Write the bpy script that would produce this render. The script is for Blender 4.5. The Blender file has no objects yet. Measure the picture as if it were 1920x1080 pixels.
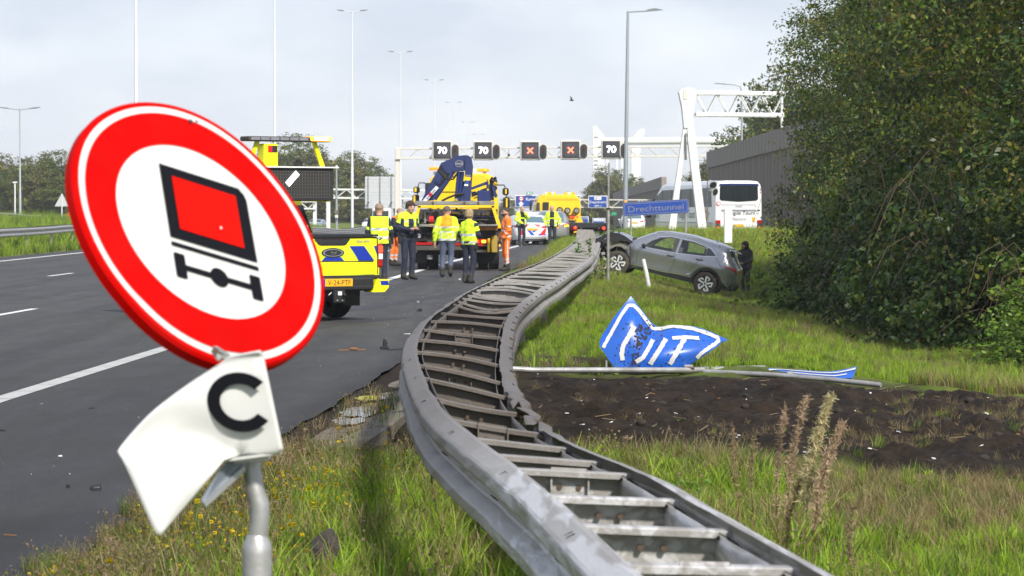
import bpy, math, random
import numpy as np
from mathutils import Vector, Matrix, Euler, noise as mnoise
from mathutils.geometry import delaunay_2d_cdt

# ------------------------------------------------------------------ camera, world, sun, exposure
scene = bpy.context.scene
COL = scene.collection
HCAM, FPX, HOR = 1.65, 5500.0, 396.0
PITCH = math.atan((540 - HOR) / FPX)
cam_d = bpy.data.cameras.new('camera'); cam = bpy.data.objects.new('camera', cam_d); COL.objects.link(cam)
cam_d.sensor_width = 36.0; cam_d.lens = FPX / 1920 * 36.0
cam_d.clip_start = 0.5; cam_d.clip_end = 6000
cam_d.dof.use_dof = True; cam_d.dof.focus_distance = 30.0; cam_d.dof.aperture_fstop = 11.0
cam.location = (0, 0, HCAM); cam.rotation_euler = (math.pi / 2 - PITCH, 0, 0)
scene.camera = cam
scene.render.resolution_x = 1024; scene.render.resolution_y = 576
scene.render.engine = 'CYCLES'
try:
    scene.cycles.use_denoising = True
    scene.cycles.max_bounces = 6; scene.cycles.diffuse_bounces = 3; scene.cycles.glossy_bounces = 3
    scene.cycles.transmission_bounces = 4; scene.cycles.transparent_max_bounces = 12; scene.cycles.volume_bounces = 0
    scene.cycles.sample_clamp_indirect = 6.0
except Exception:
    pass
scene.view_settings.view_transform = 'Standard'; scene.view_settings.look = 'None'
scene.view_settings.exposure = 0.45; scene.view_settings.gamma = 1.0
scene.view_settings.use_curve_mapping = False

SUN_EL, SUN_AZ = math.radians(41), math.radians(153)      # azimuth clockwise from +Y: behind the camera, to its right
sd = bpy.data.lights.new('sun', 'SUN'); so = bpy.data.objects.new('sun', sd); COL.objects.link(so)
sd.energy = 4.3; sd.angle = math.radians(5); sd.color = (1.0, 0.95, 0.86)
sdir = Vector((math.sin(SUN_AZ) * math.cos(SUN_EL), math.cos(SUN_AZ) * math.cos(SUN_EL), math.sin(SUN_EL)))
so.rotation_euler = sdir.to_track_quat('Z', 'Y').to_euler(); so.location = (0, 0, 60)

world = bpy.data.worlds.new('World'); scene.world = world; world.use_nodes = True
wn, wl = world.node_tree.nodes, world.node_tree.links; wn.clear()
w_out = wn.new('ShaderNodeOutputWorld'); w_mix = wn.new('ShaderNodeMixShader')
w_b1 = wn.new('ShaderNodeBackground'); w_b2 = wn.new('ShaderNodeBackground')
w_sky = wn.new('ShaderNodeTexSky'); w_sky.sky_type = 'NISHITA'; w_sky.sun_disc = False
w_sky.sun_elevation = SUN_EL; w_sky.sun_rotation = SUN_AZ
w_b1.inputs[1].default_value = 0.10
wl.new(w_sky.outputs[0], w_b1.inputs[0])
w_tc = wn.new('ShaderNodeTexCoord'); w_map = wn.new('ShaderNodeMapping'); w_map.inputs['Scale'].default_value = (5, 5, 13)
w_map.inputs['Location'].default_value = (3.1, 0.4, 1.7)
w_n = wn.new('ShaderNodeTexNoise'); w_n.inputs['Scale'].default_value = 1.6; w_n.inputs['Detail'].default_value = 5; w_n.inputs['Roughness'].default_value = 0.5
wl.new(w_tc.outputs['Generated'], w_map.inputs[0]); wl.new(w_map.outputs[0], w_n.inputs['Vector'])
w_sep = wn.new('ShaderNodeSeparateXYZ'); wl.new(w_tc.outputs['Generated'], w_sep.inputs[0])
w_r1 = wn.new('ShaderNodeMapRange'); w_r1.inputs[1].default_value = 0.0; w_r1.inputs[2].default_value = 0.5; w_r1.interpolation_type = 'LINEAR'
wl.new(w_sep.outputs['Z'], w_r1.inputs[0])
w_m1 = wn.new('ShaderNodeMath'); w_m1.operation = 'MULTIPLY_ADD'; w_m1.inputs[1].default_value = .42; w_m1.inputs[2].default_value = -0.20
wl.new(w_n.outputs[0], w_m1.inputs[0])
w_m2 = wn.new('ShaderNodeMath'); w_m2.operation = 'ADD'; w_m2.use_clamp = True
wl.new(w_r1.outputs[0], w_m2.inputs[0]); wl.new(w_m1.outputs[0], w_m2.inputs[1])
w_cr = wn.new('ShaderNodeValToRGB')
w_cr.color_ramp.elements[0].color = (0.80, 0.83, 0.88, 1); w_cr.color_ramp.elements[0].position = 0.035
w_cr.color_ramp.elements[1].color = (0.42, 0.47, 0.58, 1); w_cr.color_ramp.elements[1].position = 1.0
w_e = w_cr.color_ramp.elements.new(0.17); w_e.color = (0.54, 0.59, 0.69, 1)
wl.new(w_m2.outputs[0], w_cr.inputs[0]); wl.new(w_cr.outputs[0], w_b2.inputs[0]); w_b2.inputs[1].default_value = 1.0
w_mix.inputs[0].default_value = 0.88
wl.new(w_b1.outputs[0], w_mix.inputs[1]); wl.new(w_b2.outputs[0], w_mix.inputs[2]); wl.new(w_mix.outputs[0], w_out.inputs[0])

random.seed(7); RNG = np.random.default_rng(11)
R = math.radians

# ------------------------------------------------------------------ measuring helpers
def at(px, py, Y):
    """world point that the measured photo pixel (1920 wide) shows at distance Y"""
    u, v = (px - 960) / FPX, (540 - py) / FPX
    d = Vector((u, math.cos(PITCH) + v * math.sin(PITCH), -math.sin(PITCH) + v * math.cos(PITCH)))
    return Vector((0, 0, HCAM)) + d * (Y / d.y)
def on(px, py, z=0.0):
    """world point of a photo pixel on the level plane z"""
    a = at(px, py, 1.0) - Vector((0, 0, HCAM))
    k = (z - HCAM) / a.z
    return Vector((0, 0, HCAM)) + a * k
def S(x, a, b):
    t = np.clip((np.asarray(x, dtype=float) - a) / (b - a), 0, 1)
    return t * t * (3 - 2 * t)
def lerp(a, b, t): return a + (b - a) * t

def road_z(y): return -0.9 * S(y, 165, 300)
EDGE = np.array([[-3.0, 0], [-2.35, 11], [-2.1, 13.3], [-1.95, 18], [-1.64, 22.5], [-1.38, 28], [-1.2, 33], [-1.0, 50], [-0.65, 68], [0.0, 83], [0.7, 96], [1.15, 110], [2.1, 140], [3.4, 180], [7.5, 260], [9, 400], [9, 900]])
def edge_x(y): return np.interp(y, EDGE[:, 1], EDGE[:, 0])
LEFT = np.array([[-19.4, 0], [-19.0, 60], [-18.3, 100], [-18.6, 140], [-17.2, 217], [-16.2, 240], [-14.6, 292], [-13.6, 367], [-12.4, 446], [-11.4, 538], [-11, 900]])
def left_x(y): return np.interp(y, LEFT[:, 1], LEFT[:, 0])

def ground_z(x, y):
    x = np.asarray(x, dtype=float); y = np.asarray(y, dtype=float)
    z = road_z(y) + 0 * x
    ex, lx = edge_x(y), left_x(y)
    e = x - ex
    z = z - 0.035 * S(e, 0.0, 0.3) * (1 - S(y, 60, 90))
    z = z - 0.32 * S(x, 2.4, 6.0) * S(y, 18, 36) * (1 - S(y, 50, 78))
    z = z - 0.98 * S(x, 1.3, 6.6) * S(y, 50, 78) * (1 - S(y, 97, 128))
    z = z + (0.46 - road_z(y)) * S(x, 3.6, 6.2) * S(y, 98, 134) * (1 - S(y, 144, 150)) * (1 - S(x, 13.5, 15))
    z = z - 0.55 * S(x, 4.5, 6.5) * S(y, 144, 150) * (1 - S(x, 22, 30))
    z = z + 0.22 * S(lx - x, 0.2, 1.6) + 0.75 * S(lx - x, 4, 11)
    off = S(e, 0.0, 0.5) + S(lx - x, 0, .5)
    n = 0.035 * np.sin(x * 1.9 + y * .7) * np.sin(y * 1.1 - x * .6) + 0.02 * np.sin(x * 5.3 + 1.0) * np.sin(y * 3.7)
    return z + off * n
def gz(x, y): return float(ground_z(x, y))
def dirt_mask(x, y):
    """bare churned soil right of the barrier"""
    x = np.asarray(x, float); y = np.asarray(y, float)
    w = 0.35 * np.sin(x * 2.1 + 1) + 0.25 * np.sin(x * 5.7 + y)
    far = 31.5 - 0.35 * x + w * .8
    near = 19.5 - 1.7 * S(x, 1.8, 3.2) - w - .5 * np.sin(x * 9 + y) * np.sin(y * 7 + x * 3)
    m = S(y, near - .6, near + .9) * (1 - S(y, far - .8, far + .7)) * S(x, -0.4, 0.1)
    m = np.maximum(m, 0.85 * np.exp(-(((x - 6.6) / 1.2) ** 2 + ((y - 112) / 5) ** 2)))
    m = np.maximum(m, S(y, 18.6, 20.6) * (1 - S(y, 34, 42)) * (1 - S(x, -.1, .3)))
    for cx, cy, rx, ry in ((2.0, 66, .25, 1.6), (3.0, 68, .3, 1.0), (4.1, 74, .55, 1.8), (5.4, 84, .7, 2.0), (3.6, 80, .5, 1.2), (2.4, 72, .3, .8), (3.2, 62, .25, 1.2), (4.9, 70, .4, 1.0), (4.5, 62, .3, 1.0), (.4, 37, .4, 1.1), (1.1, 33, 1.5, 1.6)):
        m = np.maximum(m, 0.9 * np.exp(-(((x - cx) / rx) ** 2 + ((y - cy) / ry) ** 2)))
    return np.clip(m, 0, 1)

# ------------------------------------------------------------------ materials
MATS = {}
def mat(name, col=(.5, .5, .5), rough=.5, metal=0.0, var=0.12, scale=6.0, bump=0.0, bscale=40.0, emit=None, estr=1.0,
        coat=0.0, dirt=None, damt=0.0, dscale=3.0, alpha=None, attr=None, spec=None, stretch=(1, 1, 1), trans=0.0):
    if name in MATS: return MATS[name]
    m = bpy.data.materials.new(name); m.use_nodes = True; MATS[name] = m
    n, l = m.node_tree.nodes, m.node_tree.links
    b = n['Principled BSDF']
    b.inputs['Roughness'].default_value = rough; b.inputs['Metallic'].default_value = metal
    if coat: b.inputs['Coat Weight'].default_value = coat; b.inputs['Coat Roughness'].default_value = .06
    if spec is not None: b.inputs['Specular IOR Level'].default_value = spec
    tc = n.new('ShaderNodeTexCoord'); mp = n.new('ShaderNodeMapping'); mp.inputs['Scale'].default_value = stretch
    l.new(tc.outputs['Object'], mp.inputs[0])
    nz = n.new('ShaderNodeTexNoise'); nz.inputs['Scale'].default_value = scale; nz.inputs['Detail'].default_value = 6; nz.inputs['Roughness'].default_value = .6
    l.new(mp.outputs[0], nz.inputs['Vector'])
    mx = n.new('ShaderNodeMix'); mx.data_type = 'RGBA'; mx.blend_type = 'MULTIPLY'; mx.inputs[0].default_value = 1.0
    cr = n.new('ShaderNodeMapRange'); cr.inputs[1].default_value = .25; cr.inputs[2].default_value = .75
    cr.inputs[3].default_value = 1 - var; cr.inputs[4].default_value = 1 + var * .6
    l.new(nz.outputs[0], cr.inputs[0])
    cc = n.new('ShaderNodeCombineColor')
    for i in range(3): l.new(cr.outputs[0], cc.inputs[i])
    l.new(cc.outputs[0], mx.inputs[7])
    if attr:
        at_ = n.new('ShaderNodeAttribute'); at_.attribute_name = attr; l.new(at_.outputs['Color'], mx.inputs[6])
    else:
        mx.inputs[6].default_value = (*col, 1)
    last = mx.outputs[2]
    if dirt:
        n2 = n.new('ShaderNodeTexNoise'); n2.inputs['Scale'].default_value = dscale; n2.inputs['Detail'].default_value = 8; n2.inputs['Roughness'].default_value = .65
        l.new(mp.outputs[0], n2.inputs['Vector'])
        r2 = n.new('ShaderNodeMapRange'); r2.inputs[1].default_value = .45; r2.inputs[2].default_value = .7; r2.inputs[4].default_value = damt
        l.new(n2.outputs[0], r2.inputs[0])
        m2 = n.new('ShaderNodeMix'); m2.data_type = 'RGBA'; l.new(r2.outputs[0], m2.inputs[0]); l.new(last, m2.inputs[6]); m2.inputs[7].default_value = (*dirt, 1)
        last = m2.outputs[2]
    l.new(last, b.inputs['Base Color'])
    if bump:
        n3 = n.new('ShaderNodeTexNoise'); n3.inputs['Scale'].default_value = bscale; n3.inputs['Detail'].default_value = 4
        l.new(mp.outputs[0], n3.inputs['Vector'])
        bp = n.new('ShaderNodeBump'); bp.inputs['Strength'].default_value = bump; bp.inputs['Distance'].default_value = .02
        l.new(n3.outputs[0], bp.inputs['Height']); l.new(bp.outputs[0], b.inputs['Normal'])
    if emit:
        b.inputs['Emission Color'].default_value = (*emit, 1); b.inputs['Emission Strength'].default_value = estr
    if trans:
        b.inputs['Transmission Weight'].default_value = trans
    if alpha is not None:
        b.inputs['Alpha'].default_value = alpha
    return m

def leafmat(name, gloss=.45, tr=.25):
    if name in MATS: return MATS[name]
    m = bpy.data.materials.new(name); m.use_nodes = True; MATS[name] = m
    n, l = m.node_tree.nodes, m.node_tree.links
    b = n['Principled BSDF']; b.inputs['Roughness'].default_value = gloss; b.inputs['Specular IOR Level'].default_value = .35
    a = n.new('ShaderNodeAttribute'); a.attribute_name = 'Col'; l.new(a.outputs['Color'], b.inputs['Base Color'])
    t = n.new('ShaderNodeBsdfTranslucent')
    g = n.new('ShaderNodeMix'); g.data_type = 'RGBA'; g.blend_type = 'MULTIPLY'; g.inputs[0].default_value = 1; l.new(a.outputs['Color'], g.inputs[6]); g.inputs[7].default_value = (1.25, 1.35, .6, 1)
    l.new(g.outputs[2], t.inputs[0])
    mx = n.new('ShaderNodeMixShader'); mx.inputs[0].default_value = tr
    l.new(b.outputs[0], mx.inputs[1]); l.new(t.outputs[0], mx.inputs[2]); l.new(mx.outputs[0], n['Material Output'].inputs[0])
    return m

# ------------------------------------------------------------------ mesh builder
def basis(d):
    d = Vector(d).normalized()
    up = Vector((0, 0, 1)) if abs(d.z) < .95 else Vector((1, 0, 0))
    s = d.cross(up).normalized(); u = s.cross(d).normalized()
    return s, u
class MB:
    def __init__(s): s.v = []; s.f = []; s.m = []; s.sm = []; s.ml = []; s.T = None
    def mi(s, m):
        if m not in s.ml: s.ml.append(m)
        return s.ml.index(m)
    def add(s, vs, fs, m, smooth=False):
        o = len(s.v)
        if s.T is not None: vs = [s.T @ Vector(v) for v in vs]
        s.v += [tuple(v) for v in vs]; k = s.mi(m)
        for f in fs: s.f.append([i + o for i in f]); s.m.append(k); s.sm.append(smooth)
        return s
    def box(s, c, d, m, rot=None, bv=0.0):
        hx, hy, hz = d[0] / 2, d[1] / 2, d[2] / 2
        M_ = Euler(rot).to_matrix() if rot is not None and not isinstance(rot, Matrix) else (rot if rot is not None else None)
        c = Vector(c)
        if bv <= 0:
            vs = [Vector((x * hx, y * hy, z * hz)) for x in (-1, 1) for y in (-1, 1) for z in (-1, 1)]
            fs = [(0, 1, 3, 2), (4, 6, 7, 5), (0, 4, 5, 1), (2, 3, 7, 6), (0, 2, 6, 4), (1, 5, 7, 3)]
        else:
            b = min(bv, hx * .49, hy * .49, hz * .49); vs = []; idx = {}
            for x in (-1, 1):
                for y in (-1, 1):
                    for z in (-1, 1):
                        for a in range(3):
                            p = [x * (hx - b), y * (hy - b), z * (hz - b)]; p[a] += (x, y, z)[a] * b
                            idx[(x, y, z, a)] = len(vs); vs.append(Vector(p))
            fs = []
            for a in range(3):
                o1, o2 = [q for q in range(3) if q != a]
                for sg in (-1, 1):
                    q = []
                    for (i, j) in ((-1, -1), (1, -1), (1, 1), (-1, 1)):
                        k = [0, 0, 0]; k[a] = sg; k[o1] = i; k[o2] = j; q.append(idx[(*k, a)])
                    fs.append(q)
                for i in (-1, 1):
                    for j in (-1, 1):
                        k0 = [0, 0, 0]; k0[a] = -1; k0[o1] = i; k0[o2] = j; k1 = list(k0); k1[a] = 1
                        fs.append([idx[(*k0, o1)], idx[(*k1, o1)], idx[(*k1, o2)], idx[(*k0, o2)]])
            for x in (-1, 1):
                for y in (-1, 1):
                    for z in (-1, 1): fs.append([idx[(x, y, z, a)] for a in range(3)])
        if M_ is not None: vs = [M_ @ v for v in vs]
        return s.add([v + c for v in vs], fs, m)
    def bar(s, p0, p1, w, h, m, bv=0):
        p0, p1 = Vector(p0), Vector(p1); d = p1 - p0; sd, u = basis(d)
        M_ = Matrix((d.normalized(), sd, u)).transposed()
        return s.box((p0 + p1) / 2, (d.length, w, h), m, rot=M_, bv=bv)
    def tube(s, pts, r, m, n=8, cap=True, smooth=True):
        pts = [Vector(p) for p in pts]; rs = r if isinstance(r, (list, tuple)) else [r] * len(pts)
        vs = []; fs = []
        side = None
        for i, p in enumerate(pts):
            d = (pts[min(i + 1, len(pts) - 1)] - pts[max(i - 1, 0)]).normalized()
            if side is None: side, u = basis(d)
            else:
                side = (side - d * side.dot(d)).normalized(); u = side.cross(d).normalized()
            for k in range(n):
                a = 2 * math.pi * k / n; vs.append(p + (side * math.cos(a) + u * math.sin(a)) * rs[i])
        for i in range(len(pts) - 1):
            for k in range(n): fs.append((i * n + k, i * n + (k + 1) % n, (i + 1) * n + (k + 1) % n, (i + 1) * n + k))
        s.add(vs, fs, m, smooth)
        if cap:
            s.add(vs[:n], [list(range(n))[::-1]], m); s.add(vs[-n:], [list(range(n))], m)
        return s
    def loft(s, rings, m, closed=True, cap=True, smooth=True):
        n = len(rings[0]); vs = [p for r_ in rings for p in r_]; fs = []
        for i in range(len(rings) - 1):
            for k in range(n if closed else n - 1):
                fs.append((i * n + k, i * n + (k + 1) % n, (i + 1) * n + (k + 1) % n, (i + 1) * n + k))
        s.add(vs, fs, m, smooth)
        if cap: s.add(rings[0], [list(range(n))[::-1]], m); s.add(rings[-1], [list(range(n))], m)
        return s
    def prism(s, poly, d, m, o=(0, 0, 0), ax=((1, 0, 0), (0, 0, 1)), back=None):
        """flat polygon (2D) in the plane spanned by ax at o, thickness d along ax0 x ax1"""
        a, b = Vector(ax[0]), Vector(ax[1]); nn = a.cross(b).normalized(); o = Vector(o); n = len(poly)
        v0 = [o + a * x + b * y + nn * (d / 2) for x, y in poly]; v1 = [o + a * x + b * y - nn * (d / 2) for x, y in poly]
        s.add(v0, [list(range(n))], m)
        if d > 0:
            s.add(v1, [list(range(n))[::-1]], back or m)
            s.add(v0 + v1, [(i, i + n, (i + 1) % n + n, (i + 1) % n) for i in range(n)], back or m)
        return s
    def ball(s, c, r, m, n=10, k=6):
        r = r if isinstance(r, (tuple, list)) else (r, r, r); c = Vector(c)
        vs = [c + Vector((0, 0, r[2]))]
        for i in range(1, k):
            t = math.pi * i / k
            for j in range(n): a = 2 * math.pi * j / n; vs.append(c + Vector((r[0] * math.sin(t) * math.cos(a), r[1] * math.sin(t) * math.sin(a), r[2] * math.cos(t))))
        vs.append(c - Vector((0, 0, r[2]))); fs = []
        for j in range(n): fs.append((0, 1 + j, 1 + (j + 1) % n)); fs.append((len(vs) - 1, 1 + (k - 2) * n + (j + 1) % n, 1 + (k - 2) * n + j))
        for i in range(k - 2):
            for j in range(n): a = 1 + i * n; fs.append((a + j, a + n + j, a + n + (j + 1) % n, a + (j + 1) % n))
        return s.add(vs, fs, m, True)
    def text(s, txt, size, m, o, ax=((1, 0, 0), (0, 0, 1)), ext=.002, bold=0.0, align='CENTER', fit=None, shear=0.0):
        vs, fs = text_geo(txt, bold, shear)
        xs = [v[0] for v in vs]; x0, x1 = min(xs), max(xs); w = x1 - x0
        k = size; kx = k if not fit else fit / max(w, 1e-6)
        off = {'CENTER': (x0 + x1) / 2, 'LEFT': x0, 'RIGHT': x1}[align]
        a, b = Vector(ax[0]).normalized(), Vector(ax[1]).normalized(); nn = a.cross(b).normalized(); o = Vector(o)
        P_ = [o + a * ((v[0] - off) * kx) + b * (v[1] * k) + nn * ext for v in vs]
        return s.add(P_, fs, m)
    def build(s, name, parent=None, loc=None, rot=None, kind=None, label=None, cat=None, group=None, cols=None, auto=None):
        me = bpy.data.meshes.new(name); me.from_pydata(s.v, [], s.f)
        for m in s.ml: me.materials.append(m)
        if s.f:
            me.polygons.foreach_set('material_index', s.m); me.polygons.foreach_set('use_smooth', s.sm)
        if cols is not None: set_cols(me, cols)
        me.update()
        o = bpy.data.objects.new(name, me); COL.objects.link(o)
        return fin(o, parent, loc, rot, kind, label, cat, group)
def set_cols(me, cols):
    """cols: per-face rgb -> corner colours"""
    ca = me.color_attributes.new('Col', 'FLOAT_COLOR', 'CORNER')
    tot = np.empty(len(me.polygons), dtype=np.int32); me.polygons.foreach_get('loop_total', tot)
    c = np.repeat(np.asarray(cols, dtype=np.float32), tot, axis=0)
    ca.data.foreach_set('color', np.hstack([c, np.ones((len(c), 1), np.float32)]).ravel())
def fin(o, parent=None, loc=None, rot=None, kind=None, label=None, cat=None, group=None):
    if parent is not None: o.parent = parent
    if loc is not None: o.location = loc
    if rot is not None: o.rotation_euler = rot
    if kind: o['kind'] = kind
    if label: o['label'] = label
    if cat: o['category'] = cat
    if group: o['group'] = group
    return o
def thing(name, label, cat, loc=(0, 0, 0), rotz=0.0, group=None, rot=None):
    o = bpy.data.objects.new(name, None); COL.objects.link(o); o.empty_display_size = .3
    return fin(o, None, loc, rot or (0, 0, rotz), None, label, cat, group)
_tg = {}
def text_geo(txt, bold=0.0, shear=0.0):
    key = (txt, bold, shear)
    if key in _tg: return _tg[key]
    cu = bpy.data.curves.new('t', 'FONT'); cu.body = txt; cu.size = 1.0; cu.offset = bold; cu.resolution_u = 3; cu.shear = shear; cu.fill_mode = 'FRONT'
    ob = bpy.data.objects.new('t', cu); COL.objects.link(ob)
    dg = bpy.context.evaluated_depsgraph_get(); dg.update()
    me = bpy.data.meshes.new_from_object(ob.evaluated_get(dg))
    vs = [(v.co.x, v.co.y) for v in me.vertices]; fs = [list(p.vertices) for p in me.polygons]
    bpy.data.objects.remove(ob); bpy.data.curves.remove(cu); bpy.data.meshes.remove(me)
    _tg[key] = (vs, fs); return _tg[key]
def fast_mesh(name, V, F, mats, cols=None, midx=None):
    """V (n,3), F (m,k) arrays of equal-sized faces; cols per face"""
    me = bpy.data.meshes.new(name); V = np.asarray(V, np.float32); F = np.asarray(F, np.int32); k = F.shape[1]
    me.vertices.add(len(V)); me.vertices.foreach_set('co', V.ravel())
    me.loops.add(F.size); me.loops.foreach_set('vertex_index', F.ravel())
    me.polygons.add(len(F)); me.polygons.foreach_set('loop_start', np.arange(0, F.size, k, dtype=np.int32))
    for m in mats: me.materials.append(m)
    if midx is not None: me.polygons.foreach_set('material_index', np.asarray(midx, np.int32))
    me.update(calc_edges=True)
    if cols is not None: set_cols(me, cols)
    return me
def copy_tree(o, parent=None, loc=None, rot=None, label=None, scale=None, **kw):
    c = o.copy(); COL.objects.link(c); c.parent = parent
    if loc is not None: c.location = loc
    if rot is not None: c.rotation_euler = rot
    if scale is not None: c.scale = scale
    if label: c['label'] = label
    for k_, v_ in kw.items(): c[k_] = v_
    for ch in list(o.children): copy_tree(ch, c)
    return c
def inpoly(x, y, poly):
    x = np.asarray(x); y = np.asarray(y); r_ = np.zeros(x.shape, bool); n = len(poly); j = n - 1
    for i in range(n):
        xi, yi = poly[i]; xj, yj = poly[j]
        c = ((yi > y) != (yj > y)) & (x < (xj - xi) * (y - yi) / ((yj - yi) if yj != yi else 1e-12) + xi)
        r_ ^= c; j = i
    return r_
def tri_panel(poly, holes=(), step=.12):
    """triangulate polygon with holes and inner grid points -> 2D verts, tris"""
    vs = []; es = []
    for lp in [poly] + list(holes):
        o = len(vs); vs += [Vector(p) for p in lp]; es += [(o + i, o + (i + 1) % len(lp)) for i in range(len(lp))]
    P_ = np.array([tuple(v) for v in vs]); x0, z0 = P_.min(0); x1, z1 = P_.max(0)
    gx, gy = np.meshgrid(np.arange(x0 + step / 2, x1, step), np.arange(z0 + step / 2, z1, step)); gx = gx.ravel(); gy = gy.ravel()
    ok = inpoly(gx, gy, poly)
    for h in holes: ok &= ~inpoly(gx, gy, h)
    gx, gy = gx[ok], gy[ok]
    # keep grid points off the outline
    keep = []
    A = P_; 
    for X, Y in zip(gx, gy):
        if np.min((A[:, 0] - X) ** 2 + (A[:, 1] - Y) ** 2) > (step * .3) ** 2: keep.append(Vector((X, Y)))
    V, E, F, *_ = delaunay_2d_cdt(vs + keep, es, [], 0, 1e-5)
    out = []
    for f in F:
        cx = sum(V[i][0] for i in f) / len(f); cy = sum(V[i][1] for i in f) / len(f)
        if inpoly(np.array([cx]), np.array([cy]), poly)[0] and not any(inpoly(np.array([cx]), np.array([cy]), h)[0] for h in holes): out.append(list(f))
    return [(v[0], v[1]) for v in V], out
# ------------------------------------------------------------------ value noise (numpy)
_perm = RNG.random((256, 256))
def vn(x, y, s=1.0):
    x = np.asarray(x, float) * s + 1000; y = np.asarray(y, float) * s + 1000
    xi = np.floor(x).astype(int); yi = np.floor(y).astype(int); fx = x - xi; fy = y - yi
    fx = fx * fx * (3 - 2 * fx); fy = fy * fy * (3 - 2 * fy)
    g = lambda a, b: _perm[a % 256, b % 256]
    return (g(xi, yi) * (1 - fx) + g(xi + 1, yi) * fx) * (1 - fy) + (g(xi, yi + 1) * (1 - fx) + g(xi + 1, yi + 1) * fx) * fy
def fbm(x, y, s=1.0, o=4):
    r_ = 0; a = .5
    for i in range(o): r_ = r_ + a * vn(x + 17.3 * i, y - 9.1 * i, s); a *= .5; s *= 2.03
    return r_

# ------------------------------------------------------------------ ground
def grid(xs, ys, zf):
    X, Y = np.meshgrid(xs, ys); Z = zf(X, Y)
    V = np.stack([X.ravel(), Y.ravel(), Z.ravel()], 1); nx = len(xs); ny = len(ys)
    i = np.arange(nx - 1)[None, :] + nx * np.arange(ny - 1)[:, None]; i = i.ravel()
    return V, np.stack([i, i + 1, i + 1 + nx, i + nx], 1)
def soil_mat():
    m = bpy.data.materials.new('verge_soil'); m.use_nodes = True; n, l = m.node_tree.nodes, m.node_tree.links
    b = n['Principled BSDF']; b.inputs['Roughness'].default_value = .9; b.inputs['Specular IOR Level'].default_value = .2
    tc = n.new('ShaderNodeTexCoord')
    def nz(sc, d=6):
        q = n.new('ShaderNodeTexNoise'); q.inputs['Scale'].default_value = sc; q.inputs['Detail'].default_value = d; q.inputs['Roughness'].default_value = .65
        l.new(tc.outputs['Object'], q.inputs['Vector']); return q
    def mixc(f, a, c):
        q = n.new('ShaderNodeMix'); q.data_type = 'RGBA'
        l.new(f, q.inputs[0])
        for k, v in ((6, a), (7, c)):
            if isinstance(v, tuple): q.inputs[k].default_value = (*v, 1)
            else: l.new(v, q.inputs[k])
        return q.outputs[2]
    def rng(o, a, c):
        q = n.new('ShaderNodeMapRange'); q.inputs[1].default_value = a; q.inputs[2].default_value = c; l.new(o, q.inputs[0]); return q.outputs[0]
    g1 = mixc(rng(nz(.9).outputs[0], .4, .62), (.11, .17, .020), (.15, .18, .035))
    g2 = mixc(rng(nz(3.5).outputs[0], .5, .72), g1, (.17, .14, .06))
    g3 = mixc(rng(nz(14).outputs[0], .45, .8), g2, (.045, .05, .02))
    d1 = mixc(rng(nz(5).outputs[0], .35, .7), (.0065, .0042, .003), (.034, .022, .013))
    d2 = mixc(rng(nz(45, 3).outputs[0], .6, .8), d1, (.07, .05, .034))
    a = n.new('ShaderNodeAttribute'); a.attribute_name = 'soil'
    l.new(mixc(a.outputs['Fac'], g3, d2), b.inputs['Base Color'])
    bp = n.new('ShaderNodeBump'); bp.inputs['Strength'].default_value = .7; bp.inputs['Distance'].default_value = .05
    l.new(nz(22).outputs[0], bp.inputs['Height']); l.new(bp.outputs[0], b.inputs['Normal'])
    return m
M_soil = soil_mat()
def soil_attr(me, V):
    a = me.attributes.new('soil', 'FLOAT', 'POINT'); a.data.foreach_set('value', dirt_mask(V[:, 0], V[:, 1]).astype(np.float32))
xs = np.concatenate([-np.geomspace(900, 34, 16), np.arange(-32, -18, .5), np.arange(-18, -3, 1.0), np.arange(-3, 9, .2), np.arange(9, 20, .6), np.geomspace(20.5, 900, 18)])
ys = np.concatenate([[-6, 0, 4], np.arange(6, 40, .3), np.arange(40, 100, .6), np.arange(100, 180, 1.5), np.geomspace(182, 3200, 40)])
def zg(X, Y):
    z = ground_z(X, Y); e = X - edge_x(Y); lx = left_x(Y) - X
    ins = S(-e, -.05, .12) * S(-lx, -.3, .3)
    sl = S(X, -.4, .4) * S(8.5 - X, 0, .5) * S(Y, 17.3, 18.2) * (1 - S(Y, 32, 33))
    return z - .06 * ins - .07 * sl
V, F = grid(xs, ys, zg)
me = fast_mesh('ground', V, F, [M_soil]); soil_attr(me, V); o = bpy.data.objects.new('ground', me); COL.objects.link(o); fin(o, kind='structure')
for p in me.polygons: pass
me.polygons.foreach_set('use_smooth', [True] * len(me.polygons))
# finely churned earth where the cars ploughed through
xs = np.arange(-.5, 8.8, .055); ys = np.arange(16.9, 33.4, .075)
def zs(X, Y):
    d = dirt_mask(X, Y)
    z = ground_z(X, Y) + d * (.24 * (fbm(X, Y, 1.5, 5) - .5) + .19 * (fbm(X, Y * .45, 7, 4) - .45) - .07 * np.exp(-((Y - 24.3 - .22 * X) / .22) ** 2) - .06 * np.exp(-((Y - 26.2 - .12 * X) / .2) ** 2) + .05 * np.exp(-((Y - 24.8 - .22 * X) / .2) ** 2)) - .02 * d
    z = z - d * S(Y, 28.3, 29.6) * (.04 + .6 * (z - ground_z(X, Y)))
    e = np.minimum(np.minimum(X + .5, 8.7 - X) / .5, np.minimum(Y - 16.9, 33.3 - Y) / .6)
    return z - .1 * (1 - np.clip(e, 0, 1))
V, F = grid(xs, ys, zs)
me = fast_mesh('churned_soil', V, F, [M_soil]); soil_attr(me, V); o = bpy.data.objects.new('churned_soil', me); COL.objects.link(o); fin(o, kind='structure')
me.polygons.foreach_set('use_smooth', [True] * len(me.polygons))

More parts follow.
